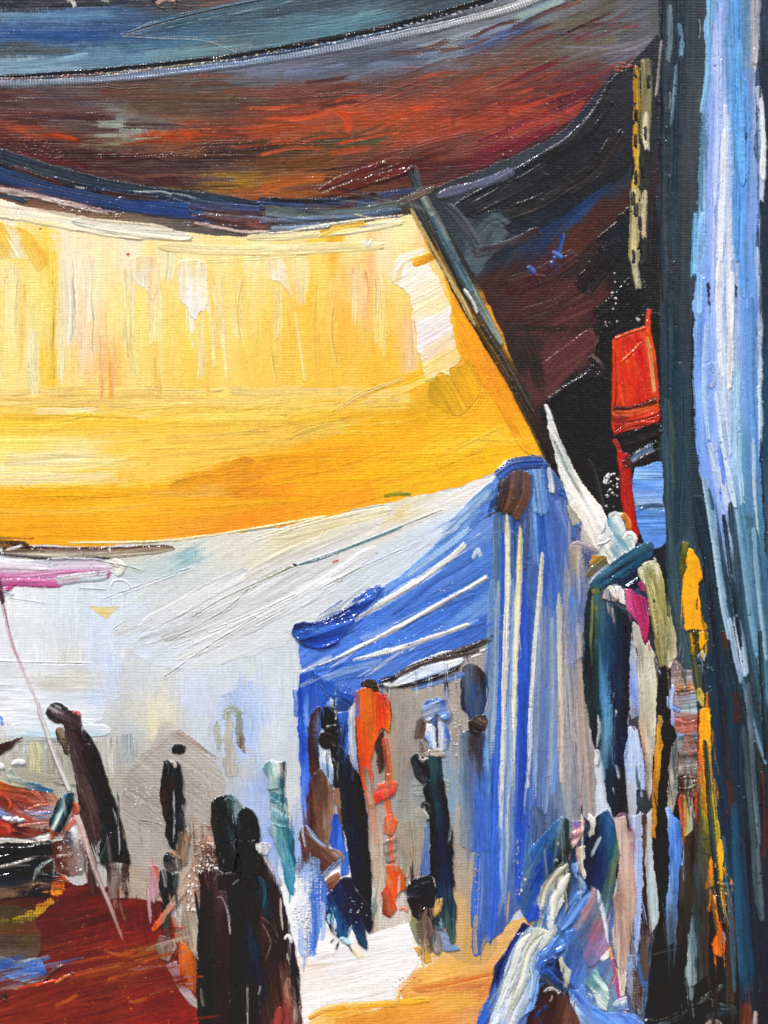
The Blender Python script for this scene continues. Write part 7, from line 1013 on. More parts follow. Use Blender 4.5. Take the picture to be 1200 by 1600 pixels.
# dusty pink robe
Zf(FR, 'pink_robe_person/robe', '1075,60 1112,0 1112,250 1132,450 1152,620 1152,722 1130,752 1100,800 1090,900 1102,1000 1075,1072 1090,960 1080,700 1068,400', '1100,150,b8a49c; 1100,300,a8b0b8; 1120,600,a8b8bc; 1130,700,b4c4c8; 1085,850,6c6460; 1100,50,a8b0b4; 1095,950,544c48', aniso=5, th=2.4)
Zf(FR, 'pink_robe_person/robe', '1050,40 1076,40 1070,300 1080,600 1080,850 1092,1000 1080,1082 1060,1082 1040,900 1050,600', '1062,100,3c2e28; 1065,300,5c4c40; 1070,700,2c201c; 1075,950,544440; 1062,500,34261f', aniso=6, th=1.8, grit=1.0)
Zf(FR, 'pink_robe_person/lilac_band', '990,60 1040,28 1052,200 1052,500 1042,750 1030,900 1010,942 998,700 998,300', '1030,100,a8b0c4; 1010,200,94a4cc; 1020,500,a0b4dc; 1015,800,8ca0d0; 1040,350,98a8d0', aniso=6, th=2.4)
Zf(FR, 'pink_robe_person/robe', '860,70 970,60 990,130 1000,300 1010,600 970,900 960,1000 942,1180 900,1192 900,1000 870,900 860,800 880,650 868,560 905,400 900,250', '900,150,b89c94; 950,150,c8b4a0; 920,400,b49890; 960,500,bc9c8c; 900,600,a07c74; 940,700,b89888; 880,800,b09c94; 930,900,a8887c; 890,860,8c8478; 980,300,b89c98; 970,700,a89888; 920,1000,b8b0a4; 930,1100,d0c8bc; 990,200,a86c88; 900,300,b8a8a0; 950,1000,a89484', aniso=7, th=2.6, lines=.8, ridge=1.4)
Zf(FR, 'pink_robe_person/lilac_band', '960,930 1010,928 1022,1000 1032,1100 1062,1160 1052,1310 1000,1280 958,1150', '980,980,8ca4cc; 1005,1000,3c3028; 990,1100,94a0b4; 1030,1200,3c241c; 1050,1250,98b0d0; 1000,1200,6c6468; 1012,1100,4c4038', th=2.2, grit=1.0)
Zs(FR, 'pink_robe_person/white_hem', '885,450 895,480 885,540', 3, ['#ecebe6', '#8c7c78'], th=3); Zs(FR, 'pink_robe_person/white_hem', '940,1030 945,1080 930,1140', 3, ['#d8d0c0', '#b0a898'], th=2.8)
Zf(FR, 'pink_robe_person/magenta_hem', '800,958 870,948 902,1100 912,1200 880,1212 850,1130 820,1082 788,1020', '850,1050,b06088; 890,1150,b03c7c; 875,980,a05080; 810,990,7c4068; 830,1060,9c4c7c; 860,1120,c080a0', ang=75, th=2.6)
# dark gap
F('dark_gap/cloth', Pg('1028,1050 1048,1046 1058,1100 1060,1240 1064,1400 1140,1400 1150,1680 990,1680 1004,1600 1012,1540 1022,1460 1030,1440 1026,1380 1018,1280 1022,1180'), C('1036,1080,1c1816; 1038,1150,161210; 1040,1250,14110f; 1042,1350,120f0e; 1050,1450,120f0e; 1030,1500,161210; 1060,1540,120e0d; 1090,1480,1a1512; 1110,1550,14110f; 1040,1600,100c0c; 1070,1640,101012; 1120,1440,241814; 1080,1420,201a16'), ang=88, aniso=4, streak=.08, th=1.2, lines=.5, ridge=.7, rag=1.5, gloss=.2)  # brown-black paint filling the gap between the figures
Zf(FT, 'dark_gap/cloth', '750,130 790,115 830,150 842,300 835,500 830,850 812,1150 800,1400 720,1400 720,1150 750,900 770,700 765,430 745,300', '790,200,181412; 800,450,161110; 800,800,14100f; 770,1200,14100e; 760,300,2c2826', th=1.6)
K('dark_gap/cloth', [(1020, 1490), (1040, 1485), (1060, 1482)], 1.0, '#544a44'); K('dark_gap/cloth', [(1008, 1590), (1030, 1592), (1060, 1580)], 1.0, '#5c5850')
Zf(FU, 'dark_gap/brown_strip', '850,560 912,600 932,800 942,1000 932,1420 860,1422 872,1000 880,700', '890,650,5c3020; 900,900,4c2c1c; 900,1200,3c3024; 880,1350,34302a', aniso=5, th=1.8)
for a_, w_, c_ in (('350,1590 470,1560 550,1490', 4, ['#1c2024', '#5c686c', '#2c3438']), ('660,1420 700,1390 790,1330 830,1300', 5, ['#1c2422', '#4c5450', '#2c302c']), ('740,1530 800,1500 880,1480 920,1500', 9, ['#1c262c', '#2c3c44', '#1c2428']), ('740,1400 800,1440 870,1460', 4, ['#3c4444', '#1c2020'])):
    Zs(FU, 'dark_gap/cloth', a_, w_, c_, th=2, dry=(.05, .2))
Zs(FU, 'dark_gap/pale_dab', '735,1590 770,1570 810,1590', 5, ['#b89c94', '#8c7068'], th=2.2); Zs(FU, 'dark_gap/pale_dab', '240,1555 250,1570', 2.4, ['#d8d0c8'], th=2.2)
# striped wrap person
Zf(FT, 'striped_person/yellow_sleeve', '745,420 766,430 762,600 772,680 750,850 740,950 720,1150 716,1390 690,1390 690,1100 700,900 718,700 718,580', '740,600,d8982c; 735,700,b8842c; 710,1000,a07028; 700,1200,b07828; 752,500,a88850; 730,820,c88c28', aniso=5, th=2.2)
Zf(FT, 'striped_person/side_fold', '832,700 880,600 902,800 890,1050 862,1150 850,1222 814,1150 820,850', '850,900,b8aca0; 870,800,3c4850; 840,1050,a8a08c; 875,1000,5c6c74; 835,780,8c8478', th=2)
Zf(FT, 'striped_person/wrap', '850,20 890,28 940,78 1002,98 1012,180 1032,300 1047,400 1042,600 1042,900 1032,1082 960,1102 898,1052 900,800 880,600 860,450 848,300 838,150', '870,70,7c6c70; 900,130,8c8084; 970,130,949098; 900,180,a8a0a0; 920,220,b87848; 980,210,c88c54; 900,260,6c5848; 960,280,94909c; 1010,300,8ca0b4; 900,330,8c8484; 1000,380,9cb0b8; 920,430,8c706c; 960,480,a4503c; 900,490,a84438; 1000,470,8c6454; 960,540,a05848; 900,600,7c98b4; 980,600,6c7890; 920,660,8c8c8c; 980,650,4c4440; 960,720,7c7068; 920,780,6c5c50; 1000,760,4c403c; 960,840,9c9a98; 980,870,8c8c8c; 940,920,2c1c18; 990,940,3c2c28; 940,1000,4c2c1c; 990,1030,5c3c2c; 960,1080,3c3428', ang=-6, aniso=2.6, warp=(8, 2.5), th=2.8, lines=.9, ridge=1.4, grit=.5)
for a_, w_, c_ in (('865,215 930,225 1000,205', 2.4, ['#b87040', '#d09c6c']), ('860,255 930,250 1010,240', 1.6, ['#54443c']), ('880,460 960,490 1030,470', 3, ['#a84838', '#b86c58']), ('900,620 960,600 1030,610', 2.4, ['#8ca4bc', '#5c6c80']), ('905,700 980,690 1035,700', 2, ['#3c3430', '#8c8078']), ('910,850 970,850 1030,830', 2.2, ['#a8a8a8', '#54504c']), ('905,930 970,915 1035,930', 3, ['#2c1c18', '#54382c']), ('905,1000 970,1010 1030,980', 3, ['#5c3824', '#34201a'])):
    Zs(FT, 'striped_person/wrap/wrap_stripe', a_, w_, c_, th=3, ridge=1.2, dry=(0, .2))
Zf(FT, 'striped_person/lilac_edge', '838,188 862,200 852,300 842,350 862,430 862,545 838,500 832,350', '850,220,98a4d4; 845,400,a8b0d8; 852,500,8c98c0', th=2.6); Zf(FT, 'striped_person/lilac_edge', '783,300 812,288 838,350 830,392 798,370', '810,330,88b4ec; 800,310,b0d0f4', th=2.8); Zs(FT, 'striped_person/lilac_edge', '862,380 880,388 892,395', 4, ['#6c9ce4', '#8cb0ec'], th=3)
Zf(FT, 'striped_person/red_edge', '1045,400 1062,420 1052,700 1062,1000 1052,1200 1030,1390 1018,1200 1030,1080 1046,900', '1045,600,7c2c1c; 1048,450,5c2418; 1045,1000,c84420; 1035,1250,a83c2c; 1050,850,c8401c', aniso=6, th=2.2)
Zf(FU, 'striped_person/dark_skirt', '490,400 530,120 640,90 662,250 632,500 612,700 572,950 470,980 480,700', '560,250,3a2e28; 520,500,3c3630; 600,300,1c1614; 560,700,2c2622; 520,850,241f1c; 620,420,3c3c3c', aniso=5, th=1.6)
Zf(FU, 'striped_person/dark_skirt', '650,250 742,250 722,550 742,800 722,1200 632,1272 580,1308 553,1200 570,1000 600,800 620,600', '690,400,3c3c34; 640,500,34444a; 690,700,2c2824; 640,800,2c3434; 690,900,3c302c; 600,1000,5c7480; 570,1150,8ca09c; 590,1250,7c9094; 640,1100,2c3838; 700,1100,3a2c2a; 660,1200,343c3c; 700,270,5c5830', aniso=5, th=2.0, lines=.6)
Zf(FU, 'striped_person/blue_tail', '398,-90 422,-102 452,-30 522,28 527,200 500,380 490,600 480,820 465,960 420,987 403,800 400,600 430,400 425,180 418,20', '410,-80,a8c0ec; 440,0,6c98e4; 480,100,3c6cb8; 450,200,5484d4; 500,300,4c74c0; 450,400,5c88c4; 460,550,4c6ca4; 430,600,6c94cc; 450,750,54688c; 440,900,3c4248; 510,100,34609c; 440,300,3c68b0', aniso=6, th=2.6, lines=.8)
Zs(FU, 'striped_person/blue_tail', '530,225 532,290 522,360', 2, ['#7c94c0', '#a8c0e8'], th=2)
Zf(FT, 'striped_person/pouch', '888,1090 910,1058 1012,1080 1022,1200 1012,1335 930,1392 918,1300 900,1200', '900,1130,b0402c; 915,1220,c86c48; 950,1120,a8a050; 960,1250,b4a84c; 1000,1150,a8b4ac; 990,1280,94a498; 960,1350,a8a858', aniso=4, th=2.6); Zs(FT, 'striped_person/pouch', '960,1160 970,1170', 2.2, ['#f4f4f0'], th=3.2)
# yellow hanging cloth
S('yellow_streamer/cord', [(1064, 846), (1074, 900), (1082, 990), (1096, 1108)], 7, ['#34382c', '#4c5034', '#5c5a38', '#2c3438'], th=2.0, rag=.12, taper=(.2, .2))
Zf(FS, 'yellow_streamer/cord', '930,322 970,330 972,450 950,560 925,642 912,560 918,420', '945,340,6c6c2c; 940,450,4c4a20; 935,550,5c5820', aniso=4, th=2.2)
Zf(FS, 'yellow_streamer/upper_cloth', '980,378 1010,388 1050,470 1072,560 1082,620 1055,642 1050,722 1076,800 1070,870 1092,950 1117,990 1112,1032 1060,1022 1010,1012 958,1032 940,1000 935,900 923,780 930,640 950,560 970,450', '1000,450,f0a80c; 1000,700,f2ac0c; 980,900,eea20a; 1060,950,f0a80e; 1040,600,eea40c', streak=.02, th=3.0, lines=.2, ridge=1.5, grit=.1, gloss=.3)
Zf(FS, 'yellow_streamer/upper_cloth', '1055,1032 1117,1030 1122,1100 1080,1162 1060,1172', '1080,1060,f0b018; 1100,1100,e8a410', th=2.8, grit=.1); Zs(FS, 'yellow_streamer/upper_cloth', '1045,770 1040,820 1042,870', 1.1, ['#2c2418'], th=2.4)
Zf(FS, 'yellow_streamer/cord', '980,1032 1050,1020 1056,1200 1040,1242 1000,1202', '1000,1060,3c3418; 1010,1110,c8a028; 1035,1080,2c2818; 1000,1180,a88c28; 1030,1200,4c4420', th=2.4, grit=1.0, ridge=1.5)
Zf(FS, 'yellow_streamer/knot', '1038,1222 1080,1168 1102,1230 1092,1292 1050,1282', '1060,1230,4c6c88; 1075,1195,b8ccd8; 1085,1260,14202c', ang=50, th=3, ridge=1.8); Zs(FS, 'yellow_streamer/knot', '1060,1290 1110,1300 1160,1330', 2.6, ['#14202c', '#a8bcc8'], th=3)
Zf(FT, 'yellow_streamer/cord', '1033,230 1070,218 1102,280 1102,372 1080,374 1050,322', '1060,260,8c843c; 1085,330,c8b04c; 1070,300,a89c3c', ang=65, th=2.4); Zf(FT, 'yellow_streamer/cord', '1104,372 1114,270 1142,238 1142,382', '1125,320,b86c28; 1135,270,6c5030', th=2.2)
Zf(FT, 'yellow_streamer/lower_cloth', '1058,392 1080,374 1142,380 1147,600 1147,900 1162,1000 1182,1200 1202,1272 1180,1400 1060,1400 1048,1200 1060,1000 1053,700', '1100,450,f0a410; 1080,600,e89810; 1130,550,f0b010; 1100,800,d89420; 1130,800,eab020; 1120,1000,e0a818; 1080,1100,c89820; 1110,1200,7c7828; 1160,1200,c8a41c; 1070,1300,6c682c; 1150,1330,a8981c; 1065,900,d8641c', ang=86, aniso=6, th=2.6, lines=.6)
Zf(FU, 'yellow_streamer/lower_cloth', '655,0 805,0 822,130 770,182 750,272 700,262 655,252', '700,100,6c6c2c; 790,60,a8982c; 720,200,4c4c2c; 760,120,8c8024; 670,150,3c3c2c', aniso=5, th=2.2)
Zs(FT, 'yellow_streamer/lower_cloth', '1146,820 1165,920 1195,1010 1200,1150', 2.2, ['#8c4c24', '#c87838'], th=2.2); Zs(FT, 'yellow_streamer/lower_cloth', '1108,850 1115,870 1110,890', 2, ['#3c2814', '#a87820'], th=2)
Zf(FU, 'yellow_streamer/orange_tip', '768,182 800,143 832,150 852,230 860,290 836,350 832,482 790,502 740,522 708,545 720,440 740,350 758,250', '800,200,f0a80c; 830,260,f0ac10; 790,350,ecac14; 800,450,d8a41c; 738,430,e87c20; 730,510,d87020; 765,500,8c701c', aniso=3, streak=.03, th=3.0, lines=.3, grit=.15)
Zf(FU, 'yellow_streamer/orange_tip', '833,348 862,380 902,450 922,490 900,512 858,430', '860,410,e89c2c; 900,490,d8842c', ang=60, th=2.8)
Zf(FU, 'yellow_streamer/knot', '780,500 850,500 930,500 936,545 880,590 840,540 790,560', '820,520,14161a; 880,520,8c8884; 910,530,2c2624; 880,570,e8e6e4; 800,530,4c4820', ang=10, th=3, ridge=1.8, grit=1.2)
Zf(FU, 'yellow_streamer/orange_drip', '760,580 822,590 832,680 810,762 836,840 862,960 850,1042 820,1072 780,1052 763,980 790,900 800,800 780,680', '790,620,f0b858; 815,650,8c4c24; 800,720,e8a040; 815,830,b84418; 800,950,d8641c; 835,1000,c85818; 810,1040,e07020; 845,940,a8502c', aniso=3, th=3.0, grit=.2); Zs(FU, 'yellow_streamer/orange_drip', '840,860 858,920 856,960', 1.8, ['#a8b0c0', '#5c5c6c'], th=2.8)

# ---- crouching person in blue and white at the front
F('crouching_person/cloak', Pg('752,1620 770,1556 776,1500 806,1462 838,1430 846,1392 868,1340 884,1296 905,1290 925,1282 942,1270 962,1300 964,1350 955,1420 950,1470 955,1500 962,1540 968,1575 1000,1590 1004,1680 740,1680'), C('800,1600,5c7cb8; 790,1540,6c84ac; 840,1480,5c7cc0; 850,1440,54688c; 880,1340,24343c; 860,1330,1c3c60; 840,1350,2c54a8; 900,1400,3c5c9c; 920,1340,10243c; 930,1400,1c3c60; 950,1380,44646c; 880,1440,4470b8; 900,1440,3c68b4; 930,1440,7c84a8; 920,1480,54709c; 880,1530,2c4884; 920,1520,4c6c9c; 940,1480,7c6c8c; 940,1570,6c8ca8; 860,1590,2c1c1c; 960,1610,5c80c8; 800,1650,4c6cb0; 860,1660,2c1c1c'), ang=112, aniso=2.6, warp=(20, 7), th=1.6, lines=.6, rag=2)
Zf(FR, 'crouching_person/cloak', '560,60 612,88 612,250 560,340 480,420 420,520 400,600 390,692 330,722 288,660 288,560 300,430 340,280 430,180 500,110', '560,100,24382c; 580,200,2c2c1c; 570,280,1c1c14; 520,200,1c3424; 500,160,3c6c90; 430,230,2c5ca8; 380,300,3c6498; 340,400,5c7c9c; 450,330,1c449c; 400,430,1c3c8c; 330,560,3c5c8c; 360,650,2448a8; 500,320,183868; 470,200,2c5484', ang=118, aniso=4, th=2.4, lines=.6)
Zf(FR, 'crouching_person/mantle', '750,80 830,10 872,90 892,200 907,290 892,400 862,520 842,640 820,722 800,622 780,522 700,502 678,440 690,330 700,250', '800,60,1c4468; 780,150,14304c; 720,350,0a1c34; 760,400,0c2448; 830,100,2c5484; 860,200,1c4c74; 850,260,2c6478; 875,320,5c7464; 855,420,5c6c58; 840,550,44646c; 830,650,5c8490; 780,480,0c2c5c; 740,180,101c28; 820,320,14345c', ang=100, aniso=4, th=2.6, lines=.6)
Zs(FR, 'crouching_person/mantle', '785,200 765,240 735,300', 3, ['#8ca0ac', '#c8d4d8', '#3c5468'], th=3)  # highlight painted on the mantle as a pale dab
Zf(FR, 'crouching_person/blue_folds', '556,780 680,735 702,850 692,960 722,1000 692,1082 640,1152 588,1082 612,1000 580,900 588,860', '600,820,3c6cc0; 640,900,3c5c9c; 630,800,4c74b8; 660,980,4c68a4; 620,1060,3c68bc; 680,1040,5480c4; 600,960,2c4884; 660,860,54709c', ang=110, warp=(8, 4), th=2.4, grit=.8)
Zf(FR, 'crouching_person/pink_shawl', '720,468 770,518 802,640 832,760 847,850 800,952 722,1002 690,960 680,850 618,740 700,560', '730,490,b88890; 740,560,7c80a0; 690,640,a87c7c; 760,680,a88078; 720,720,54607c; 780,640,485878; 740,790,b0607c; 790,760,8c6478; 820,830,8c84a4; 760,880,8c6c94; 700,900,7c6c98; 800,900,a07c9c; 720,960,5c6c98; 670,760,54709c; 700,820,5c6c9c', ang=115, warp=(10, 5), th=2.4, grit=1.0, ridge=1.4)
Zf(FR, 'crouching_person/blue_folds', '700,500 722,520 660,642 620,722 560,772 508,742 580,620 640,530', '640,600,4c78b8; 600,640,5c88c8; 590,680,3c68b4; 550,740,3c6080; 690,530,7c98c8; 560,700,6c90cc; 640,680,3c6098', ang=125, aniso=5, th=2.6, lines=.8)
Zs(FR, 'crouching_person/pink_shawl', '768,515 790,600 815,700 838,830', 3.6, ['#8c98ac', '#e4e8ec', '#c0c8d0'], th=3, dry=(0, .1)); Zf(FR, 'crouching_person/white_sleeve', '780,952 846,885 852,940 800,962', '820,930,e8e0e0; 840,910,d0c8cc', th=2.8)
Zf(FR, 'crouching_person/base_cloth', '588,1140 640,1152 702,1082 722,1200 800,1272 900,1292 1000,1312 1062,1342 1062,1600 660,1600 640,1300 598,1210', '640,1180,3c68c0; 700,1250,4c74bc; 660,1280,a8c0d8; 800,1320,5c8ce0; 900,1320,6c98ec; 1000,1330,5c88e0; 720,1330,5c7cb0; 660,1220,2c54a8; 680,1150,5c84cc; 850,1450,4c78c8', ang=40, warp=(10, 5), th=2.4, grit=.6)
Zf(FR, 'lap_daub', '428,1132 480,1108 530,1130 562,1180 612,1250 662,1332 692,1600 290,1600 330,1340 395,1250', '470,1160,3c2220; 500,1180,2c1816; 420,1200,2c1614; 540,1250,4c2c24; 600,1330,5c3c34; 400,1330,4c2820; 350,1400,301814; 500,1400,3c2420', ang=100, th=2.6, gloss=.14)  # dark brown paint between the white sleeves
Zs(FR, 'lap_daub', '390,1320 420,1280 460,1250', 3, ['#2c4c94', '#1c3470'], th=3); Zs(FR, 'lap_daub', '455,1152 490,1138 530,1156', 2.6, ['#f0f0f2', '#a8a8ac'], th=3.2); Zs(FR, 'lap_daub', '495,1178 490,1205 475,1222', 1.6, ['#d8d4d4', '#5c4c48'], th=3)  # a blue stroke, then two glints painted in near-white
Zf(FR, 'crouching_person/cloak', '430,978 520,938 562,950 582,1050 592,1120 562,1162 480,1112 418,1082', '470,1010,3c64b8; 440,1030,2c50a0; 540,1000,0c1830; 520,1070,2c54a8; 460,1090,2c3844; 555,1120,1c3060; 540,1060,14244c', ang=40, aniso=4, th=2.4)
Zf(FR, 'crouching_person/white_sleeve', '540,930 570,928 612,1020 602,1100 580,1156 568,1080 558,1000', '560,960,8c9480; 590,1030,c0c8b8; 552,955,d0d4c4; 585,1080,a0a898', ang=70, th=2.8)
Zf(FR, 'crouching_person/cloak', '300,718 342,740 280,802 230,870 200,962 172,1060 142,1180 102,1252 30,1600 20,1360 40,1262 100,1180 130,1060 128,990 200,900 268,780', '290,760,14204c; 170,980,1c2c5c; 150,1100,2850b0; 165,1130,a89050; 110,1220,3c6cd0; 60,1300,3060c0; 240,860,24489c; 140,1040,16224c; 220,900,2c54b0', ang=118, aniso=3, th=3.0, ridge=1.6)
Zf(FR, 'crouching_person/white_sleeve', '330,740 460,768 522,800 440,900 388,1000 422,1060 402,1180 380,1262 280,1342 200,1600 40,1600 80,1400 120,1290 180,1150 200,1000 230,870 280,800', '350,800,c8ccb8; 420,800,e0dcc8; 300,860,a0b8d0; 280,950,d8d8c8; 350,900,c8ccc0; 250,1000,98b0d4; 220,1080,d4d4c8; 300,1080,8c9ca0; 340,1050,b8b8a8; 375,1050,8cb0dc; 260,1180,c0c4c0; 200,1250,d8dce0; 320,1200,a8b8cc; 385,1180,6c98dc; 150,1300,8cacdc; 250,1300,d0d4d8; 120,1350,dcdcdc; 400,900,a4b8b8; 460,820,d0d4c8; 110,1480,6c90d0', ang=116, aniso=6, th=3.4, lines=.9, ridge=1.8)
Zf(FR, 'crouching_person/blue_folds', '520,808 580,838 582,880 508,922 520,890 440,952 405,975 420,908 470,850', '500,860,5c90e8; 560,860,6c98e0; 440,930,3c70d0; 480,870,4c80dc', ang=-35, aniso=3, th=3.0, streak=.03, grit=.2)
Zf(FR, 'crouching_person/white_sleeve', '560,338 597,350 602,430 582,530 562,590 520,642 500,702 522,770 508,806 460,752 420,702 398,682 400,600 430,500 490,420', '570,360,8c8874; 540,400,6c6858; 500,450,a8a898; 450,530,c8c8b4; 560,450,ece8e0; 530,520,e8e8dc; 480,600,e0e0d4; 440,600,3c64c0; 450,660,2450a8; 500,650,c8ccc4; 490,740,a8b4b4; 415,620,b0b4ac; 560,500,c0c0b4; 540,600,b4b8b4; 520,470,d8d8cc', ang=118, aniso=5, th=3.4, lines=.9, ridge=1.8)
Zs(FR, 'crouching_person/cloak', '602,400 592,510 570,570', 3.4, ['#1c2428', '#343c40'], th=2.6)  # shadow beside the white sleeve, painted as a dark line
Zs(FR, 'crouching_person/blue_folds', '640,430 665,460 675,500', 4, ['#4c78c4', '#a8bce4', '#3c5c98'], th=2.6)
Zf(FR, 'crouching_person/face', '610,88 692,88 682,170 650,232 620,262 608,180', '650,150,c08890; 630,110,4c6cc0; 640,220,c0a8a0; 670,120,8c5c70; 625,180,a87480', ang=-20, warp=(6, 4), th=2.8, ridge=1.5); Zf(FR, 'crouching_person/head_wrap', '718,30 752,60 752,170 722,192 698,130', '730,70,e8e8e4; 735,130,b8b4a8; 715,150,98948c', th=2.8); Zs(FR, 'crouching_person/head_wrap', '695,80 715,120 670,210 605,320', 3.4, ['#1c2434', '#2c3c4c', '#14181c'], th=2.8)
Zf(FR, 'crouching_person/head_wrap', '650,258 690,248 692,310 672,340 692,400 682,442 658,400 640,330', '670,290,e0dcc4; 675,400,e8e8dc; 650,320,a8a890', th=3); Zf(FR, 'crouching_person/head_wrap', '608,360 650,350 662,400 620,422', '630,380,5c84cc; 645,370,a8bce8', th=2.8)
Zf(FR, 'crouching_person/teal_dab', '690,1080 760,1008 802,1080 842,1140 842,1220 830,1272 790,1252 750,1150', '720,1100,6c9098; 760,1060,74a8b0; 800,1120,c0d4d0; 780,1180,d8e0dc; 825,1200,98b4b8; 740,1060,5c8c94', ang=45, aniso=3, th=2.8)
Zf(FR, 'crouching_person/white_crumb', '868,1232 900,1198 952,1178 972,1272 900,1262', '900,1230,e8e8ec; 950,1210,c8ccd4; 930,1250,6c88c0', ang=-30, th=2.8, grit=1.0)
Zs(FR, 'crouching_person/white_crumb', '712,1170 725,1155 742,1170 735,1190', 1.8, ['#e8ecec', '#8ca0a8'], th=3)
for x_, y_ in ((300, 415), (322, 455), (295, 520), (525, 225), (520, 330)):
    Zs(FR, 'crouching_person/white_flake', '%d,%d %d,%d' % (x_, y_ - 10, x_ + 6, y_ + 12), 2.2, ['#f0f0ee', '#c8ccd0'], th=3, rag=.5)

# ---- the clean knife pulled through the wet paint
smudges(Pg('905,930 1070,930 1110,1250 1130,1600 985,1600 975,1270 910,1240'), 120, 88, seed=11)
smudges(Pg('1050,760 1200,760 1200,1600 1100,1600 1060,1000'), 50, 82, (60, 180), (2, 8), (30, 80), seed=12)
smudges(Pg('760,1330 950,1330 960,1600 740,1600'), 60, 116, (25, 70), (2, 5), (10, 25), seed=13, spread=16)
smudges(Pg('470,1060 770,1030 770,1480 480,1480'), 110, 88, (30, 90), (1.5, 5), (15, 40), seed=14)
smudges(Pg('775,860 900,860 910,1380 755,1400'), 110, 91, (60, 180), (2, 6), (30, 80), seed=15, spread=4)
smudges(Pg('300,1250 480,1250 480,1600 300,1600'), 60, 86, (40, 120), (2, 7), (20, 60), seed=16)
smudges(Pg('0,1200 110,1210 100,1400 0,1400'), 40, 4, (20, 60), (2, 5), (10, 30), seed=17)
smudges(Pg('60,1250 300,1250 300,1480 60,1400'), 50, 80, (25, 70), (1.5, 5), (15, 40), seed=18)
smudges(Pg('470,960 770,750 780,1000 480,1090'), 60, -32, (50, 140), (2, 6), (25, 60), seed=19)
smudges(Pg('0,140 420,120 700,60 960,40 900,170 700,270 400,310 100,240'), 120, 0, (50, 150), (2, 7), (30, 70), seed=20, spread=5)
smudges(Pg('560,120 960,40 930,130 740,250 560,290'), 70, -20, (50, 150), (2, 6), (30, 70), seed=21, spread=6)
smudges(Pg('0,640 640,610 820,650 780,730 400,820 0,840'), 90, -3, (80, 220), (3, 9), (30, 90), seed=22, spread=4, lines=.15)
smudges(Pg('0,480 610,470 630,560 0,580'), 90, 90, (50, 110), (3, 8), (20, 50), seed=23, spread=2, lines=.15)
smudges(Pg('0,1500 280,1440 310,1600 0,1600'), 70, -10, (40, 130), (2, 7), (20, 60), seed=25)
smudges(Pg('1090,0 1190,0 1190,720 1090,720'), 80, 90, (60, 200), (2, 5), (30, 90), seed=26, spread=2)
smudges(Pg('0,240 200,290 660,300 640,345 300,350 0,300'), 70, 8, (50, 130), (2, 5), (30, 70), seed=28, spread=6)

F('blue_tent/roof_flap', Pg('456,992 463,972 500,971 540,958 575,930 604,914 580,940 556,965 540,992 524,1006 500,1013 474,1006'), C('470,978,16285c; 520,970,1c3070; 500,985,4c78cc; 480,995,3058b8; 530,985,2c54bc; 500,1003,2448ac; 560,950,24449c; 475,1003,1c3880; 540,975,3c66c4; 590,924,3c64b8'), ang=-18, aniso=4, th=3.2, lines=.5, ridge=1.6, rag=1.2, rs=14, streak=.1, gloss=.14)
for a_, w_, c_ in (([(630, 905), (690, 860), (745, 815)], 7, ['#8cb0dc', '#a8c4e4', '#6c94d0']), ([(580, 955), (640, 920), (700, 880)], 5, ['#7ca0dc', '#94b4e0']), ([(560, 1000), (620, 975), (690, 940)], 6, ['#6c90d0', '#88a8dc']), ([(500, 1062), (550, 1046), (610, 1030)], 7, ['#6c8ccc', '#88a8dc', '#5c80c8']), ([(640, 1010), (700, 985), (760, 965)], 6, ['#5c84c8', '#7098d0']), ([(700, 830), (740, 792), (772, 760)], 6, ['#7ca4d4', '#a4c0dc'])):
    S('blue_tent/roof', a_, w_, c_, th=.9, dry=(.18, .35), soft=.5, smear=.4, ridge=.3, lines=.8, fleck=0)
for a_, w_, c_ in (([(778, 900), (774, 1050), (768, 1200)], 5, ['#8ca4b8', '#a8b8c0', '#6c90b4']), ([(803, 940), (800, 1080), (795, 1260)], 4, ['#94acc8', '#7c9cc4']), ([(842, 980), (838, 1120), (834, 1260)], 5, ['#7c94b8', '#98a8b8']), ([(862, 960), (864, 1100), (860, 1240)], 5, ['#8498b4', '#a4a8b0', '#6c88b4']), ([(884, 1030), (890, 1160), (892, 1290)], 6, ['#a89c98', '#94a4b0', '#8c8c94']), ([(830, 760), (834, 830), (838, 900)], 6, ['#5c84c0', '#7098c8'])):
    S('blue_tent/front_curtain', a_, w_, c_, th=1.2, dry=(.15, .35), soft=.4, smear=.4, ridge=.5, lines=1.0, fleck=0)
for a_, w_, c_ in (([(600, 1150), (606, 1190), (612, 1240)], 5, ['#d86038', '#b86048', '#d04828']), ([(602, 1235), (608, 1270), (612, 1300)], 6, ['#c87858', '#d85c30', '#b06850']), ([(610, 1300), (612, 1330), (618, 1360)], 5, ['#b07860', '#c86040', '#98948c']), ([(574, 1230), (584, 1280), (592, 1330)], 6, ['#b8a090', '#c0886c', '#a89c90'])):
    S('orange_coat_person/red_skirt', a_, w_, c_, th=1.4, dry=(.15, .35), soft=.4, smear=.4, ridge=.6, fleck=0)
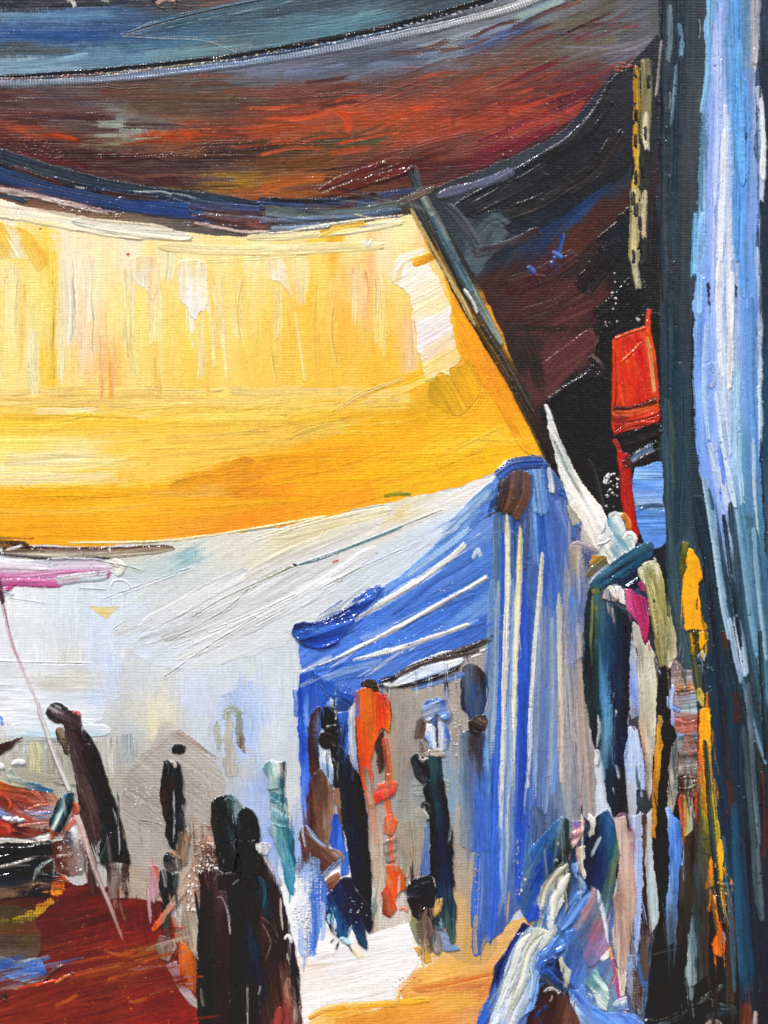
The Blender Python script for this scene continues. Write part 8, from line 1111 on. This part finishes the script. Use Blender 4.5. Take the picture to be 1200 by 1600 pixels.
for a_, w_, c_ in (([(1118, 30), (1120, 200), (1116, 330)], 5, ['#c8d4f4', '#a8bcf0']), ([(1132, 200), (1130, 300), (1126, 420)], 7, ['#eceef4', '#d4dcf0', '#c0d0f0']), ([(1126, 400), (1124, 500), (1130, 600)], 7, ['#eef2f6', '#dce6f2', '#b8d0ee']), ([(1142, 420), (1142, 520), (1138, 620)], 5, ['#f0f2f4', '#dfe8ee']), ([(1104, 500), (1100, 600), (1108, 700)], 5, ['#b4ccf2', '#8cb0ee']), ([(1118, 610), (1130, 700), (1150, 800)], 5, ['#e0eaf4', '#b8d0ee']), ([(1188, 150), (1192, 210), (1190, 290)], 4, ['#f0f4f8', '#d4dce8']), ([(1155, 60), (1156, 160), (1160, 300)], 6, ['#68b0e4', '#70a8ec']), ([(1098, 330), (1092, 420), (1090, 500)], 6, ['#84b8f0', '#98c0f0'])):
    S('blue_curtain/pale_fold', a_, w_, c_, th=2.2, dry=(.08, .3), rag=.2, smear=.25, ridge=1.2, lines=1.0)

for k_, (a_, w_) in enumerate((([(548, 972), (600, 940), (660, 902), (705, 870), (735, 842)], 4.2), ([(493, 1042), (560, 1012), (640, 970), (700, 935), (772, 896)], 3.2), ([(545, 1032), (610, 1016), (680, 994), (742, 971)], 3.4))):
    S('blue_tent/roof/roof_stripe#r%d' % k_, a_, w_, ['#c8d0d8', '#eae8e0', '#dcdad0'], th=2.0, rag=.3, dry=(.4, .02), taper=(.3, .06), ridge=.8, lines=.6, fleck=.02)
for k_, (a_, w_, c_) in enumerate((([(792, 798), (793, 900), (790, 1000), (786, 1150)], 4.2, ['#ece4bc', '#f0ecdc', '#d8dcdc']), ([(813, 818), (811, 900), (806, 1000), (802, 1150)], 4.4, ['#e8d890', '#ece8d8', '#d8dad4']), ([(848, 858), (843, 920), (836, 1000), (829, 1120)], 3.4, ['#e4dcb4', '#dcdcd8', '#b8c0c4']), ([(873, 922), (874, 1000), (876, 1100), (876, 1200)], 3.2, ['#d0cc9c', '#c8c4b8', '#c0a8a4']))):
    S('blue_tent/front_curtain/curtain_stripe#r%d' % k_, a_, w_, c_[:2], along=c_, th=2.0, rag=.2, dry=(0, .45), taper=(.12, .3), ridge=.7, lines=.7)
for a_, w_, c_ in (('800,735 796,768 786,800', 15, ['#1c2430', '#4c3024', '#7a4c34', '#3a302c']), ('826,742 822,780 804,814', 8, ['#7a4c34', '#5c3828', '#34507c'])):
    S('blue_tent/finial', Pg(a_), w_, c_, th=2.4, rag=.15, mix=.4, smear=.3)
S('blue_tent/finial', [(778, 745), (800, 729), (828, 724), (850, 724)], 9, ['#22408c', '#3c62b0', '#2c4888'], th=2.4, rag=.2)

for a_, w_, c_ in (('350,780 290,860 250,980 210,1120 150,1290', 7, ['#8cb0dc', '#dcdccc', '#e4e4da', '#a8b8c4']), ('430,790 370,880 330,1000 300,1130 250,1280', 7, ['#c8ccb8', '#e8e6d8', '#a0b4c0', '#c4c8c0']), ('400,900 370,1000 380,1080 360,1200', 5, ['#a8b4b0', '#8cb0e0', '#6c98dc']), ('580,360 510,440 450,540 420,620', 5, ['#8c8870', '#d8d6c4', '#a8a894']), ('590,430 550,520 500,600 490,680', 6, ['#f0eee4', '#dcdccf', '#b8bcb8']), ('495,690 490,750 512,800', 3, ['#c8d0d0', '#8c9898'])):
    Zs(FR, 'crouching_person/white_sleeve', a_, w_, c_, th=3.0, ridge=1.4, lines=1.0, dry=(0, .15))
for a_, w_, c_ in (('280,790 220,900 170,1010 150,1120', 4, ['#14204c', '#2c50a8']), ('520,815 480,870 425,930', 5, ['#4c80dc', '#74a0ec']), ('660,590 600,690 550,750', 7, ['#3c68b4', '#6c94d0', '#4c7cc4'])):
    Zs(FR, 'crouching_person/blue_folds', a_, w_, c_, th=3.0, ridge=1.2, lines=.9)

for a_, w_, c_ in (([(1098, 740), (1112, 830), (1126, 930), (1140, 1010)], 4, ['#b8d0e0', '#6c94b4']), ([(1130, 800), (1142, 900), (1158, 1020)], 4, ['#101820', '#1c2c38']), ([(1150, 790), (1164, 900), (1184, 1040)], 5, ['#88b0c8', '#5c88a4']), ([(1176, 820), (1184, 920), (1198, 1040)], 4, ['#a8c4d4', '#6c98b0']), ([(1108, 900), (1120, 1020), (1130, 1150)], 5, ['#0e161c', '#182834']), ([(1138, 960), (1150, 1030), (1160, 1075)], 4, ['#b4c8e0', '#8ca8cc', '#d8e0e4']), ([(1168, 1060), (1176, 1200), (1188, 1330)], 5, ['#6c7c84', '#3c4c58']), ([(1100, 1150), (1112, 1300), (1126, 1450)], 5, ['#101c26', '#1c3a50']), ([(1146, 1250), (1152, 1400), (1158, 1540)], 6, ['#285878', '#1c4460']), ([(1130, 1300), (1140, 1420), (1148, 1560)], 4, ['#3c6478', '#244c64']), ([(1166, 1300), (1176, 1430), (1186, 1560)], 5, ['#10181e', '#1c2830']), ([(1186, 980), (1192, 1100), (1196, 1200)], 4, ['#0e161c', '#24343e'])):
    S('blue_curtain/lower_folds', a_, w_, c_, th=1.8, dry=(.08, .3), rag=.15, smear=.3, ridge=.8, lines=1.0, taper=(.1, .3))

# ---- slack cord running down across the left side
S('slack_cord/upper_run', [(-6, 900), (4, 940), (18, 1000), (34, 1040), (50, 1076), (61, 1100)], 2.6, ['#8c6c74', '#e0d8dc', '#b8a8ac'], along=['#3c2c34', '#8c4c54', '#b88c94', '#a86c70', '#c8b8bc', '#d8d4d8'], th=2.4, rag=.25, taper=(.05, .05), ends=(0, 0), fleck=0)
Zs(FL, 'slack_cord/upper_run', '285,-20 330,100 348,190 400,330 440,460 500,620 560,760 602,858', 4.4, ['#a8888c', '#e4e4e4', '#c8c8c8', '#d8d6d6'], th=2.6, taper=(.5, .04), rag=.12)
Zs(FL, 'slack_cord/lower_run', '648,1040 690,1130 740,1290 790,1440 820,1530 880,1680 940,1818 1000,1978 1062,2140', 5, ['#8c7470', '#d8c4bc', '#a88c88'], along=['#e0d8d4', '#c8b0a8', '#a89490', '#b09c9c', '#a08088', '#a06c64', '#b84c34'], th=2.4, taper=(.04, .8), rag=.12)
S('slack_cord/upper_run', [(-2, 905), (2, 922), (6, 942)], 5, ['#2c2028', '#4c3440'], th=2.4, taper=(.1, .5)); Zs(FL, 'slack_cord/knot', '645,960 665,985 655,1030', 4, ['#a84030', '#c8705c'], th=2.6)

# ------------------------------------------------------------------ what everything is
def T(name, label, cat, group=None):
    d = dict(name=name, label=label, cat=cat)
    if group: d['group'] = group
    return d
PEOPLE = 'painted people of the market'
THINGS = {
 'canvas': T('canvas', 'off-white linen canvas that carries all the thick oil paint', 'canvas'),
 'sky': dict(name='sky', kind='structure'), 'ground': dict(name='ground', kind='structure'), 'red_ground': dict(name='ground', kind='structure'),
 'white_canopy': T('canopy', 'pale grey-white canopy sweeping down left from the blue tent peak', 'canopy'),
 'yellow_awning': T('awning', 'bright yellow awning hanging in streaky folds below the dark awning', 'awning'),
 'magenta_awning': T('awning', 'small magenta awning with a brown edge at the left, under the yellow awning', 'awning'),
 'dark_awning': T('awning', 'wide dark awning across the top, blue above a ridged seam and rust red below', 'awning'),
 'dark_drape': T('drape', 'black and maroon drape hanging between the leaning pole and the blue curtain', 'drape'),
 'tent_pole': T('tent_pole', 'leaning grey-brown wooden pole along the right edge of the yellow awning', 'pole'),
 'yellow_post': T('post', 'thin mottled yellow and cream post beside the dark drape, flaking paint', 'post'),
 'blue_curtain': T('curtain', 'tall blue and slate curtain falling the whole height of the right edge', 'curtain'),
 'red_banner': T('banner', 'glossy red banner with a black band hanging left of the blue curtain', 'banner'),
 'blue_cloth': T('hanging_cloth', 'small sky-blue cloth hanging just below the red banner', 'cloth'),
 'blue_tent': T('market_tent', 'blue market tent with white stripes and an open grey doorway', 'tent'),
 'white_parasol': T('parasol', 'closed white parasol rising to a point beside the tent peak', 'parasol'),
 'grey_hut': T('hut', 'small grey hut with a pointed roof and one dark vent, behind the figures', 'hut'),
 'far_person': T('person', 'faint grey-green person far off, right of the grey hut', 'person', PEOPLE),
 'teal_person': T('person', 'slim person in a pale teal robe standing left of the blue tent', 'person', PEOPLE),
 'goods_stall': T('market_stall', 'stall at the left edge heaped with red goods over a black front', 'stall'),
 'dark_jar': T('jar', 'shiny black jar leaning against the right end of the red-heaped stall', 'jar'),
 'leaning_person': T('person', 'tall leaning person in a brown-black robe beside the red-heaped stall', 'person', PEOPLE),
 'thin_person': T('person', 'thin person in black standing in front of the grey hut', 'person', PEOPLE),
 'walking_stick': T('walking_stick', 'slanting brown walking stick by the feet of the thin person in black', 'stick'),
 'front_brown_person': T('person', 'left one of the dark pair at the front, in a maroon-brown robe', 'person', PEOPLE),
 'front_black_person': T('person', 'right one of the dark pair at the front, in black, with a reddish hem', 'person', PEOPLE),
 'brown_coat_person': T('person', 'person in a brown hooded coat at the left corner of the blue tent', 'person', PEOPLE),
 'black_coat_person': T('person', 'person in a long blue-black coat, left of the orange coat', 'person', PEOPLE),
 'orange_coat_person': T('person', 'person in a bright orange coat and black hood in the tent doorway', 'person', PEOPLE),
 'headscarf_person': T('person', 'person with a pale blue headscarf and long navy coat in the tent doorway', 'person', PEOPLE),
 'doorway_person': T('person', 'blue-grey hooded person at the right side of the tent doorway', 'person', PEOPLE),
 'teal_robe_person': T('person', 'large person in a dark teal robe with white headcloth and blue shawl', 'person', PEOPLE),
 'grey_shawl_person': T('person', 'person in a grey-pink shawl behind the dark teal robe, below the parasol', 'person', PEOPLE),
 'magenta_scarf': T('scarf', 'magenta scarf between the dark teal robe and the olive sleeve', 'scarf'),
 'cream_robe_person': T('person', 'person in a cream robe with one broad olive sleeve', 'person', PEOPLE),
 'pink_robe_person': T('person', 'person in a dusty pink and lilac robe behind the crouching figure', 'person', PEOPLE),
 'dark_gap': T('infill', 'brown-black backdrop between the pink robe and the blue curtain', 'infill'),
 'striped_person': T('person', 'person in a cross-striped brown and blue wrap with a blue tail below', 'person', PEOPLE),
 'yellow_streamer': T('streamer', 'bright yellow streamer dangling in pieces along the blue curtain', 'streamer'),
 'crouching_person': T('person', 'crouching person in blue with white sleeves at the front right', 'person', PEOPLE),
 'lap_daub': T('daub', 'dark brown basket between the white sleeves of the crouching blue figure', 'daub'),
 'black_bundle': T('bundle', 'black bundle hanging low beside the long navy coat in the tent doorway', 'bundle'),
 'slack_cord': T('cord', 'thin slack cord running down from the magenta awning to the red ground', 'cord'),
}
PART_LABELS = {'yellow_awning/white_patch': 'thick cream white patch', 'red_banner/black_band': 'black band', 'orange_coat_person/grey_band': 'grey band'}

stir([(760, 1290, 960, 1700, 4, 40)])

# ------------------------------------------------------------------ from paint to meshes
crumb = np.clip(vnoise(PXX/2.3, PYY/2.3, 501) - .87, 0, 1)*np.clip(3*vnoise(PXX/60, PYY/60, 502) - 1.2, 0, 1)*(1 - THIN)
HGT = HGT*.88 + blur(HGT, 1)*.12 + 8*crumb*np.where(PYY < 350, .3, 1)
lum_ = np.clip(1.1 - COL.mean(-1), .22, 1)
COL = COL*(1 + lum_*(.15*(vnoise(PXX/1.35, PYY/1.35, 503) - .5) + .10*(vnoise(PXX/3.1, PYY/4.2, 504) - .5) + .08*(vnoise(PXX/11, PYY/16, 505) - .5)))[..., None]
pit = np.clip(vnoise(PXX/1.9, PYY/2.6, 506) - .9, 0, 1)*7*np.clip(2.2*vnoise(PXX/45, PYY/45, 507) - .7, 0, 1)
COL = np.clip(COL*(1 - .45*(pit*lum_)[..., None]), .01, .95); HGT -= 1.1*pit
HGT += THIN*(np.clip(WEAVE, 0, 1)**1.6 - .3)*(.32 + .5*lum_) + (1 - THIN)*((vnoise(PXX/2.3, PYY/2.3, 77) - .5)*.3 + (vnoise(PXX/7, PYY/7, 78) - .5)*.5)
HGT = HGT + 2.0
_g = (COL*np.array([.3, .55, .15], f32)).sum(-1, keepdims=True)
COL = np.clip(_g + (COL - _g)*1.03, .01, .95)
LIN = np.where(COL <= .04045, COL/12.92, ((np.clip(COL, 0, 1) + .055)/1.055)**2.4).astype(f32)
SHEEN = .011      # what the gloss of the film adds to every colour seen on a real canvas
LIN = np.clip((LIN - SHEEN)/(1 - SHEEN), .0025, .86)

def paint_material(name, rough, coat):
    m = bpy.data.materials.new(name); m.use_nodes = True
    nt = m.node_tree; N = nt.nodes; Lk = nt.links
    b = N['Principled BSDF']
    at = N.new('ShaderNodeAttribute'); at.attribute_name = 'pigment'
    gl = N.new('ShaderNodeAttribute'); gl.attribute_name = 'dryness'
    geo = N.new('ShaderNodeNewGeometry')
    ns = N.new('ShaderNodeTexNoise'); ns.inputs['Scale'].default_value = 420; ns.inputs['Detail'].default_value = 3
    n2 = N.new('ShaderNodeTexNoise'); n2.inputs['Scale'].default_value = 60; n2.inputs['Detail'].default_value = 2
    Lk.new(geo.outputs['Position'], ns.inputs['Vector']); Lk.new(geo.outputs['Position'], n2.inputs['Vector'])
    mr = N.new('ShaderNodeMapRange'); mr.inputs[3].default_value = .93; mr.inputs[4].default_value = 1.07
    Lk.new(ns.outputs[0], mr.inputs[0])
    mul = N.new('ShaderNodeVectorMath'); mul.operation = 'SCALE'
    Lk.new(at.outputs['Color'], mul.inputs[0]); Lk.new(mr.outputs[0], mul.inputs['Scale'])
    Lk.new(mul.outputs[0], b.inputs['Base Color'])
    r1 = N.new('ShaderNodeMapRange'); r1.inputs[3].default_value = -.09; r1.inputs[4].default_value = .09
    Lk.new(n2.outputs[0], r1.inputs[0])
    ad = N.new('ShaderNodeMath'); ad.operation = 'ADD'
    Lk.new(gl.outputs['Fac'], ad.inputs[0]); Lk.new(r1.outputs[0], ad.inputs[1])
    a2 = N.new('ShaderNodeMath'); a2.operation = 'ADD'; a2.inputs[1].default_value = rough
    Lk.new(ad.outputs[0], a2.inputs[0]); Lk.new(a2.outputs[0], b.inputs['Roughness'])
    b.inputs['IOR'].default_value = 1.45; b.inputs['Specular IOR Level'].default_value = .5
    b.inputs['Coat Weight'].default_value = coat; b.inputs['Coat Roughness'].default_value = .2
    bp = N.new('ShaderNodeBump'); bp.inputs['Strength'].default_value = .25; bp.inputs['Distance'].default_value = .0006
    Lk.new(ns.outputs[0], bp.inputs['Height']); Lk.new(bp.outputs[0], b.inputs['Normal'])
    return m
PAINT = paint_material('oil_paint', -0.04, 0.0)

def world_pos(gx, gy, h):
    return np.stack([(gx - PAD - W/2)/1000.0, -h*1.45/1000.0, CENTRE_Z + (H/2 - (gy - PAD))/1000.0], -1).astype(f32)

# ------------------------------------------------------------------ wall behind the canvas and the paving below it
def simple_material(name, c0, c1, scale):
    m = bpy.data.materials.new(name); m.use_nodes = True
    N = m.node_tree.nodes; Lk = m.node_tree.links; b = N['Principled BSDF']
    n = N.new('ShaderNodeTexNoise'); n.inputs['Scale'].default_value = scale; n.inputs['Detail'].default_value = 8
    geo = N.new('ShaderNodeNewGeometry'); Lk.new(geo.outputs['Position'], n.inputs['Vector'])
    r = N.new('ShaderNodeValToRGB'); r.color_ramp.elements[0].color = c0 + (1,); r.color_ramp.elements[1].color = c1 + (1,)
    r.color_ramp.elements[0].position = .35; r.color_ramp.elements[1].position = .65
    Lk.new(n.outputs[0], r.inputs[0]); Lk.new(r.outputs[0], b.inputs['Base Color'])
    bp = N.new('ShaderNodeBump'); bp.inputs['Strength'].default_value = .3; bp.inputs['Distance'].default_value = .01
    Lk.new(n.outputs[0], bp.inputs['Height']); Lk.new(bp.outputs[0], b.inputs['Normal'])
    b.inputs['Roughness'].default_value = .9
    return m
def box(name, x0, x1, y0, y1, z0, z1, mat):
    v = [(x, y, z) for z in (z0, z1) for y in (y0, y1) for x in (x0, x1)]
    f = [(0, 2, 3, 1), (4, 5, 7, 6), (0, 1, 5, 4), (2, 6, 7, 3), (0, 4, 6, 2), (1, 3, 7, 5)]
    me = bpy.data.meshes.new(name); me.from_pydata(v, [], f); me.update(); me.materials.append(mat)
    o = bpy.data.objects.new(name, me); SC.collection.objects.link(o); return o
gm = simple_material('paving', (.30, .29, .27), (.40, .38, .35), 3)
wm = simple_material('plaster', (.55, .53, .49), (.66, .64, .60), 5)
o = box('pavement', -40, 40, -40, 40, -.4, 0, gm); o['kind'] = 'structure'
o = box('wall', -6, 6, .06, .4, 0.004, 3.4, wm); o['kind'] = 'structure'

FOWN = OWN[:-1, :-1]
order = np.argsort(FOWN, axis=None, kind='stable')
cnt = np.bincount(FOWN.ravel(), minlength=len(PARTS))
starts = np.concatenate([[0], np.cumsum(cnt)])

def part_mesh(k, name, origin):
    f = FACES[k]
    fy, fx = f//(GW - 1), f % (GW - 1)
    tl = fy*GW + fx
    corner = np.stack([tl, tl + GW, tl + GW + 1, tl + 1], 1)
    vid, inv = np.unique(corner, return_inverse=True)
    inv = inv.reshape(-1).astype(np.int32)
    gy, gx = vid//GW, vid % GW
    co = world_pos(gx, gy, HGT.ravel()[vid]) - np.array(origin, f32)
    me = bpy.data.meshes.new(name)
    me.vertices.add(len(vid)); me.vertices.foreach_set('co', np.ascontiguousarray(co, f32).ravel())
    me.loops.add(len(inv)); me.loops.foreach_set('vertex_index', inv)
    me.polygons.add(len(f)); me.polygons.foreach_set('loop_start', np.arange(0, len(inv), 4, dtype=np.int32))
    me.update(calc_edges=True)
    me.shade_smooth()
    a = me.attributes.new('pigment', 'FLOAT_COLOR', 'POINT')
    c4 = np.ones((len(vid), 4), f32); c4[:, :3] = LIN.reshape(-1, 3)[vid]
    a.data.foreach_set('color', c4.ravel())
    g = me.attributes.new('dryness', 'FLOAT', 'POINT')
    g.data.foreach_set('value', np.ascontiguousarray(GLO.ravel()[vid] + .12*THIN.ravel()[vid], f32))
    me.materials.append(PAINT)
    return me

def base_of(ks):
    """bottom middle of everything a thing is made of, on the canvas"""
    f = np.concatenate([FACES[k] for k in ks])
    fy, fx = f//(GW - 1), f % (GW - 1)
    return ((fx.min() + fx.max())/2 - PAD - W/2)/1000.0, 0.0, CENTRE_Z + (H/2 - (fy.max() - PAD))/1000.0

SPLIT = ('wrap_stripe', 'brown_hair', 'orange_hem', 'olive_sleeve_', 'white_drip', 'ochre_patch', 'rust_spot', 'ember', 'blue_daub', 'knife_mark', 'white_flake', 'dark_hole', 'fallen_flakes', 'yellow_trace', 'green_trace', 'red_speck', 'white_bloom', 'pale_dab', 'white_rim', 'dark_gap', 'red_trace', 'pink_trace', 'white_chip', 'upper_cloth', 'lower_edge', 'cream_face', 'blue_grey_smear', 'pale_lip')
def pieces(f):
    fy, fx = f//(GW - 1), f % (GW - 1)
    y0, x0 = fy.min(), fx.min()
    lab = np.zeros((fy.max() - y0 + 3, fx.max() - x0 + 3), np.int64)
    lab[fy - y0 + 1, fx - x0 + 1] = np.arange(1, len(f) + 1)
    m = lab > 0
    while True:
        new = lab.copy()
        for dy, dx in ((0, 1), (0, -1), (1, 0), (-1, 0), (1, 1), (-1, -1), (1, -1), (-1, 1)):
            new = np.maximum(new, np.roll(lab, (dy, dx), (0, 1)))
        new[~m] = 0
        # jump: follow the label to the label's own label
        flat = new[fy - y0 + 1, fx - x0 + 1]
        flat = flat[flat - 1]
        new[fy - y0 + 1, fx - x0 + 1] = flat
        if (new == lab).all(): break
        lab = new
    return lab[fy - y0 + 1, fx - x0 + 1]
FACES = {k: order[starts[k]:starts[k+1]] for k in range(len(PARTS))}
for k in list(FACES):
    if PARTS[k].split('/')[-1].split('#')[0] in SPLIT and len(FACES[k]) >= 14:
        f = FACES[k]; lb = pieces(f)
        ids, n_ = np.unique(lb, return_counts=True)
        big = ids[np.argsort(-n_)][:60]; big = [i for i in big if (lb == i).sum() >= 12] or [ids[np.argmax(n_)]]
        main = f[~np.isin(lb, big[1:])]
        FACES[k] = main
        for j, i in enumerate(big[1:]):
            PARTS.append(PARTS[k].split('#')[0] + '#s%d_%d' % (k, j)); FACES[len(PARTS) - 1] = f[lb == i]
cnt = [len(FACES[k]) for k in range(len(PARTS))]

def kind_name(s): return s.split('#')[0]
tree = {}
for k, key in enumerate(PARTS):
    if cnt[k] >= 14: tree.setdefault(key.split('/')[0], []).append(k)
for root in tree:
    ks = tree[root]
    info = THINGS[root]
    origin = base_of(ks)
    single = len(ks) == 1 and '/' not in PARTS[ks[0]]
    nm = info.get('name', kind_name(root))
    if single:
        top = bpy.data.objects.new(nm, part_mesh(ks[0], nm, origin))
    else:
        top = bpy.data.objects.new(nm, None); top.empty_display_size = .03
    top.location = origin
    SC.collection.objects.link(top)
    if 'kind' in info: top['kind'] = info['kind']
    else:
        top['label'] = info['label']; top['category'] = info['cat']
        if 'group' in info: top['group'] = info['group']
    if single: continue
    made = {}
    for k in sorted(ks, key=lambda k: PARTS[k].count('/')):
        bits = PARTS[k].split('/')
        if len(bits) == 1: bits = bits + ['paint_layer']
        pn = kind_name(bits[-1])
        o = bpy.data.objects.new(pn, part_mesh(k, pn, origin))
        o.parent = made.get('/'.join(bits[:-1]), top) if len(bits) > 2 else top
        if PARTS[k] in PART_LABELS: o['label'] = PART_LABELS[PARTS[k]]
        SC.collection.objects.link(o)
        made['/'.join(bits)] = o

sb = box('stretcher', -(W/2 + PAD)/1000, (W/2 + PAD - 1)/1000, .0, .058, CENTRE_Z - (H/2 + PAD - 1)/1000, CENTRE_Z + (H/2 + PAD)/1000, simple_material('stretcher_wood', (.42, .32, .2), (.5, .39, .26), 12))
for o in bpy.data.objects:
    if o.name == 'canvas':
        sb.location = tuple(-v for v in o.location); sb.parent = o
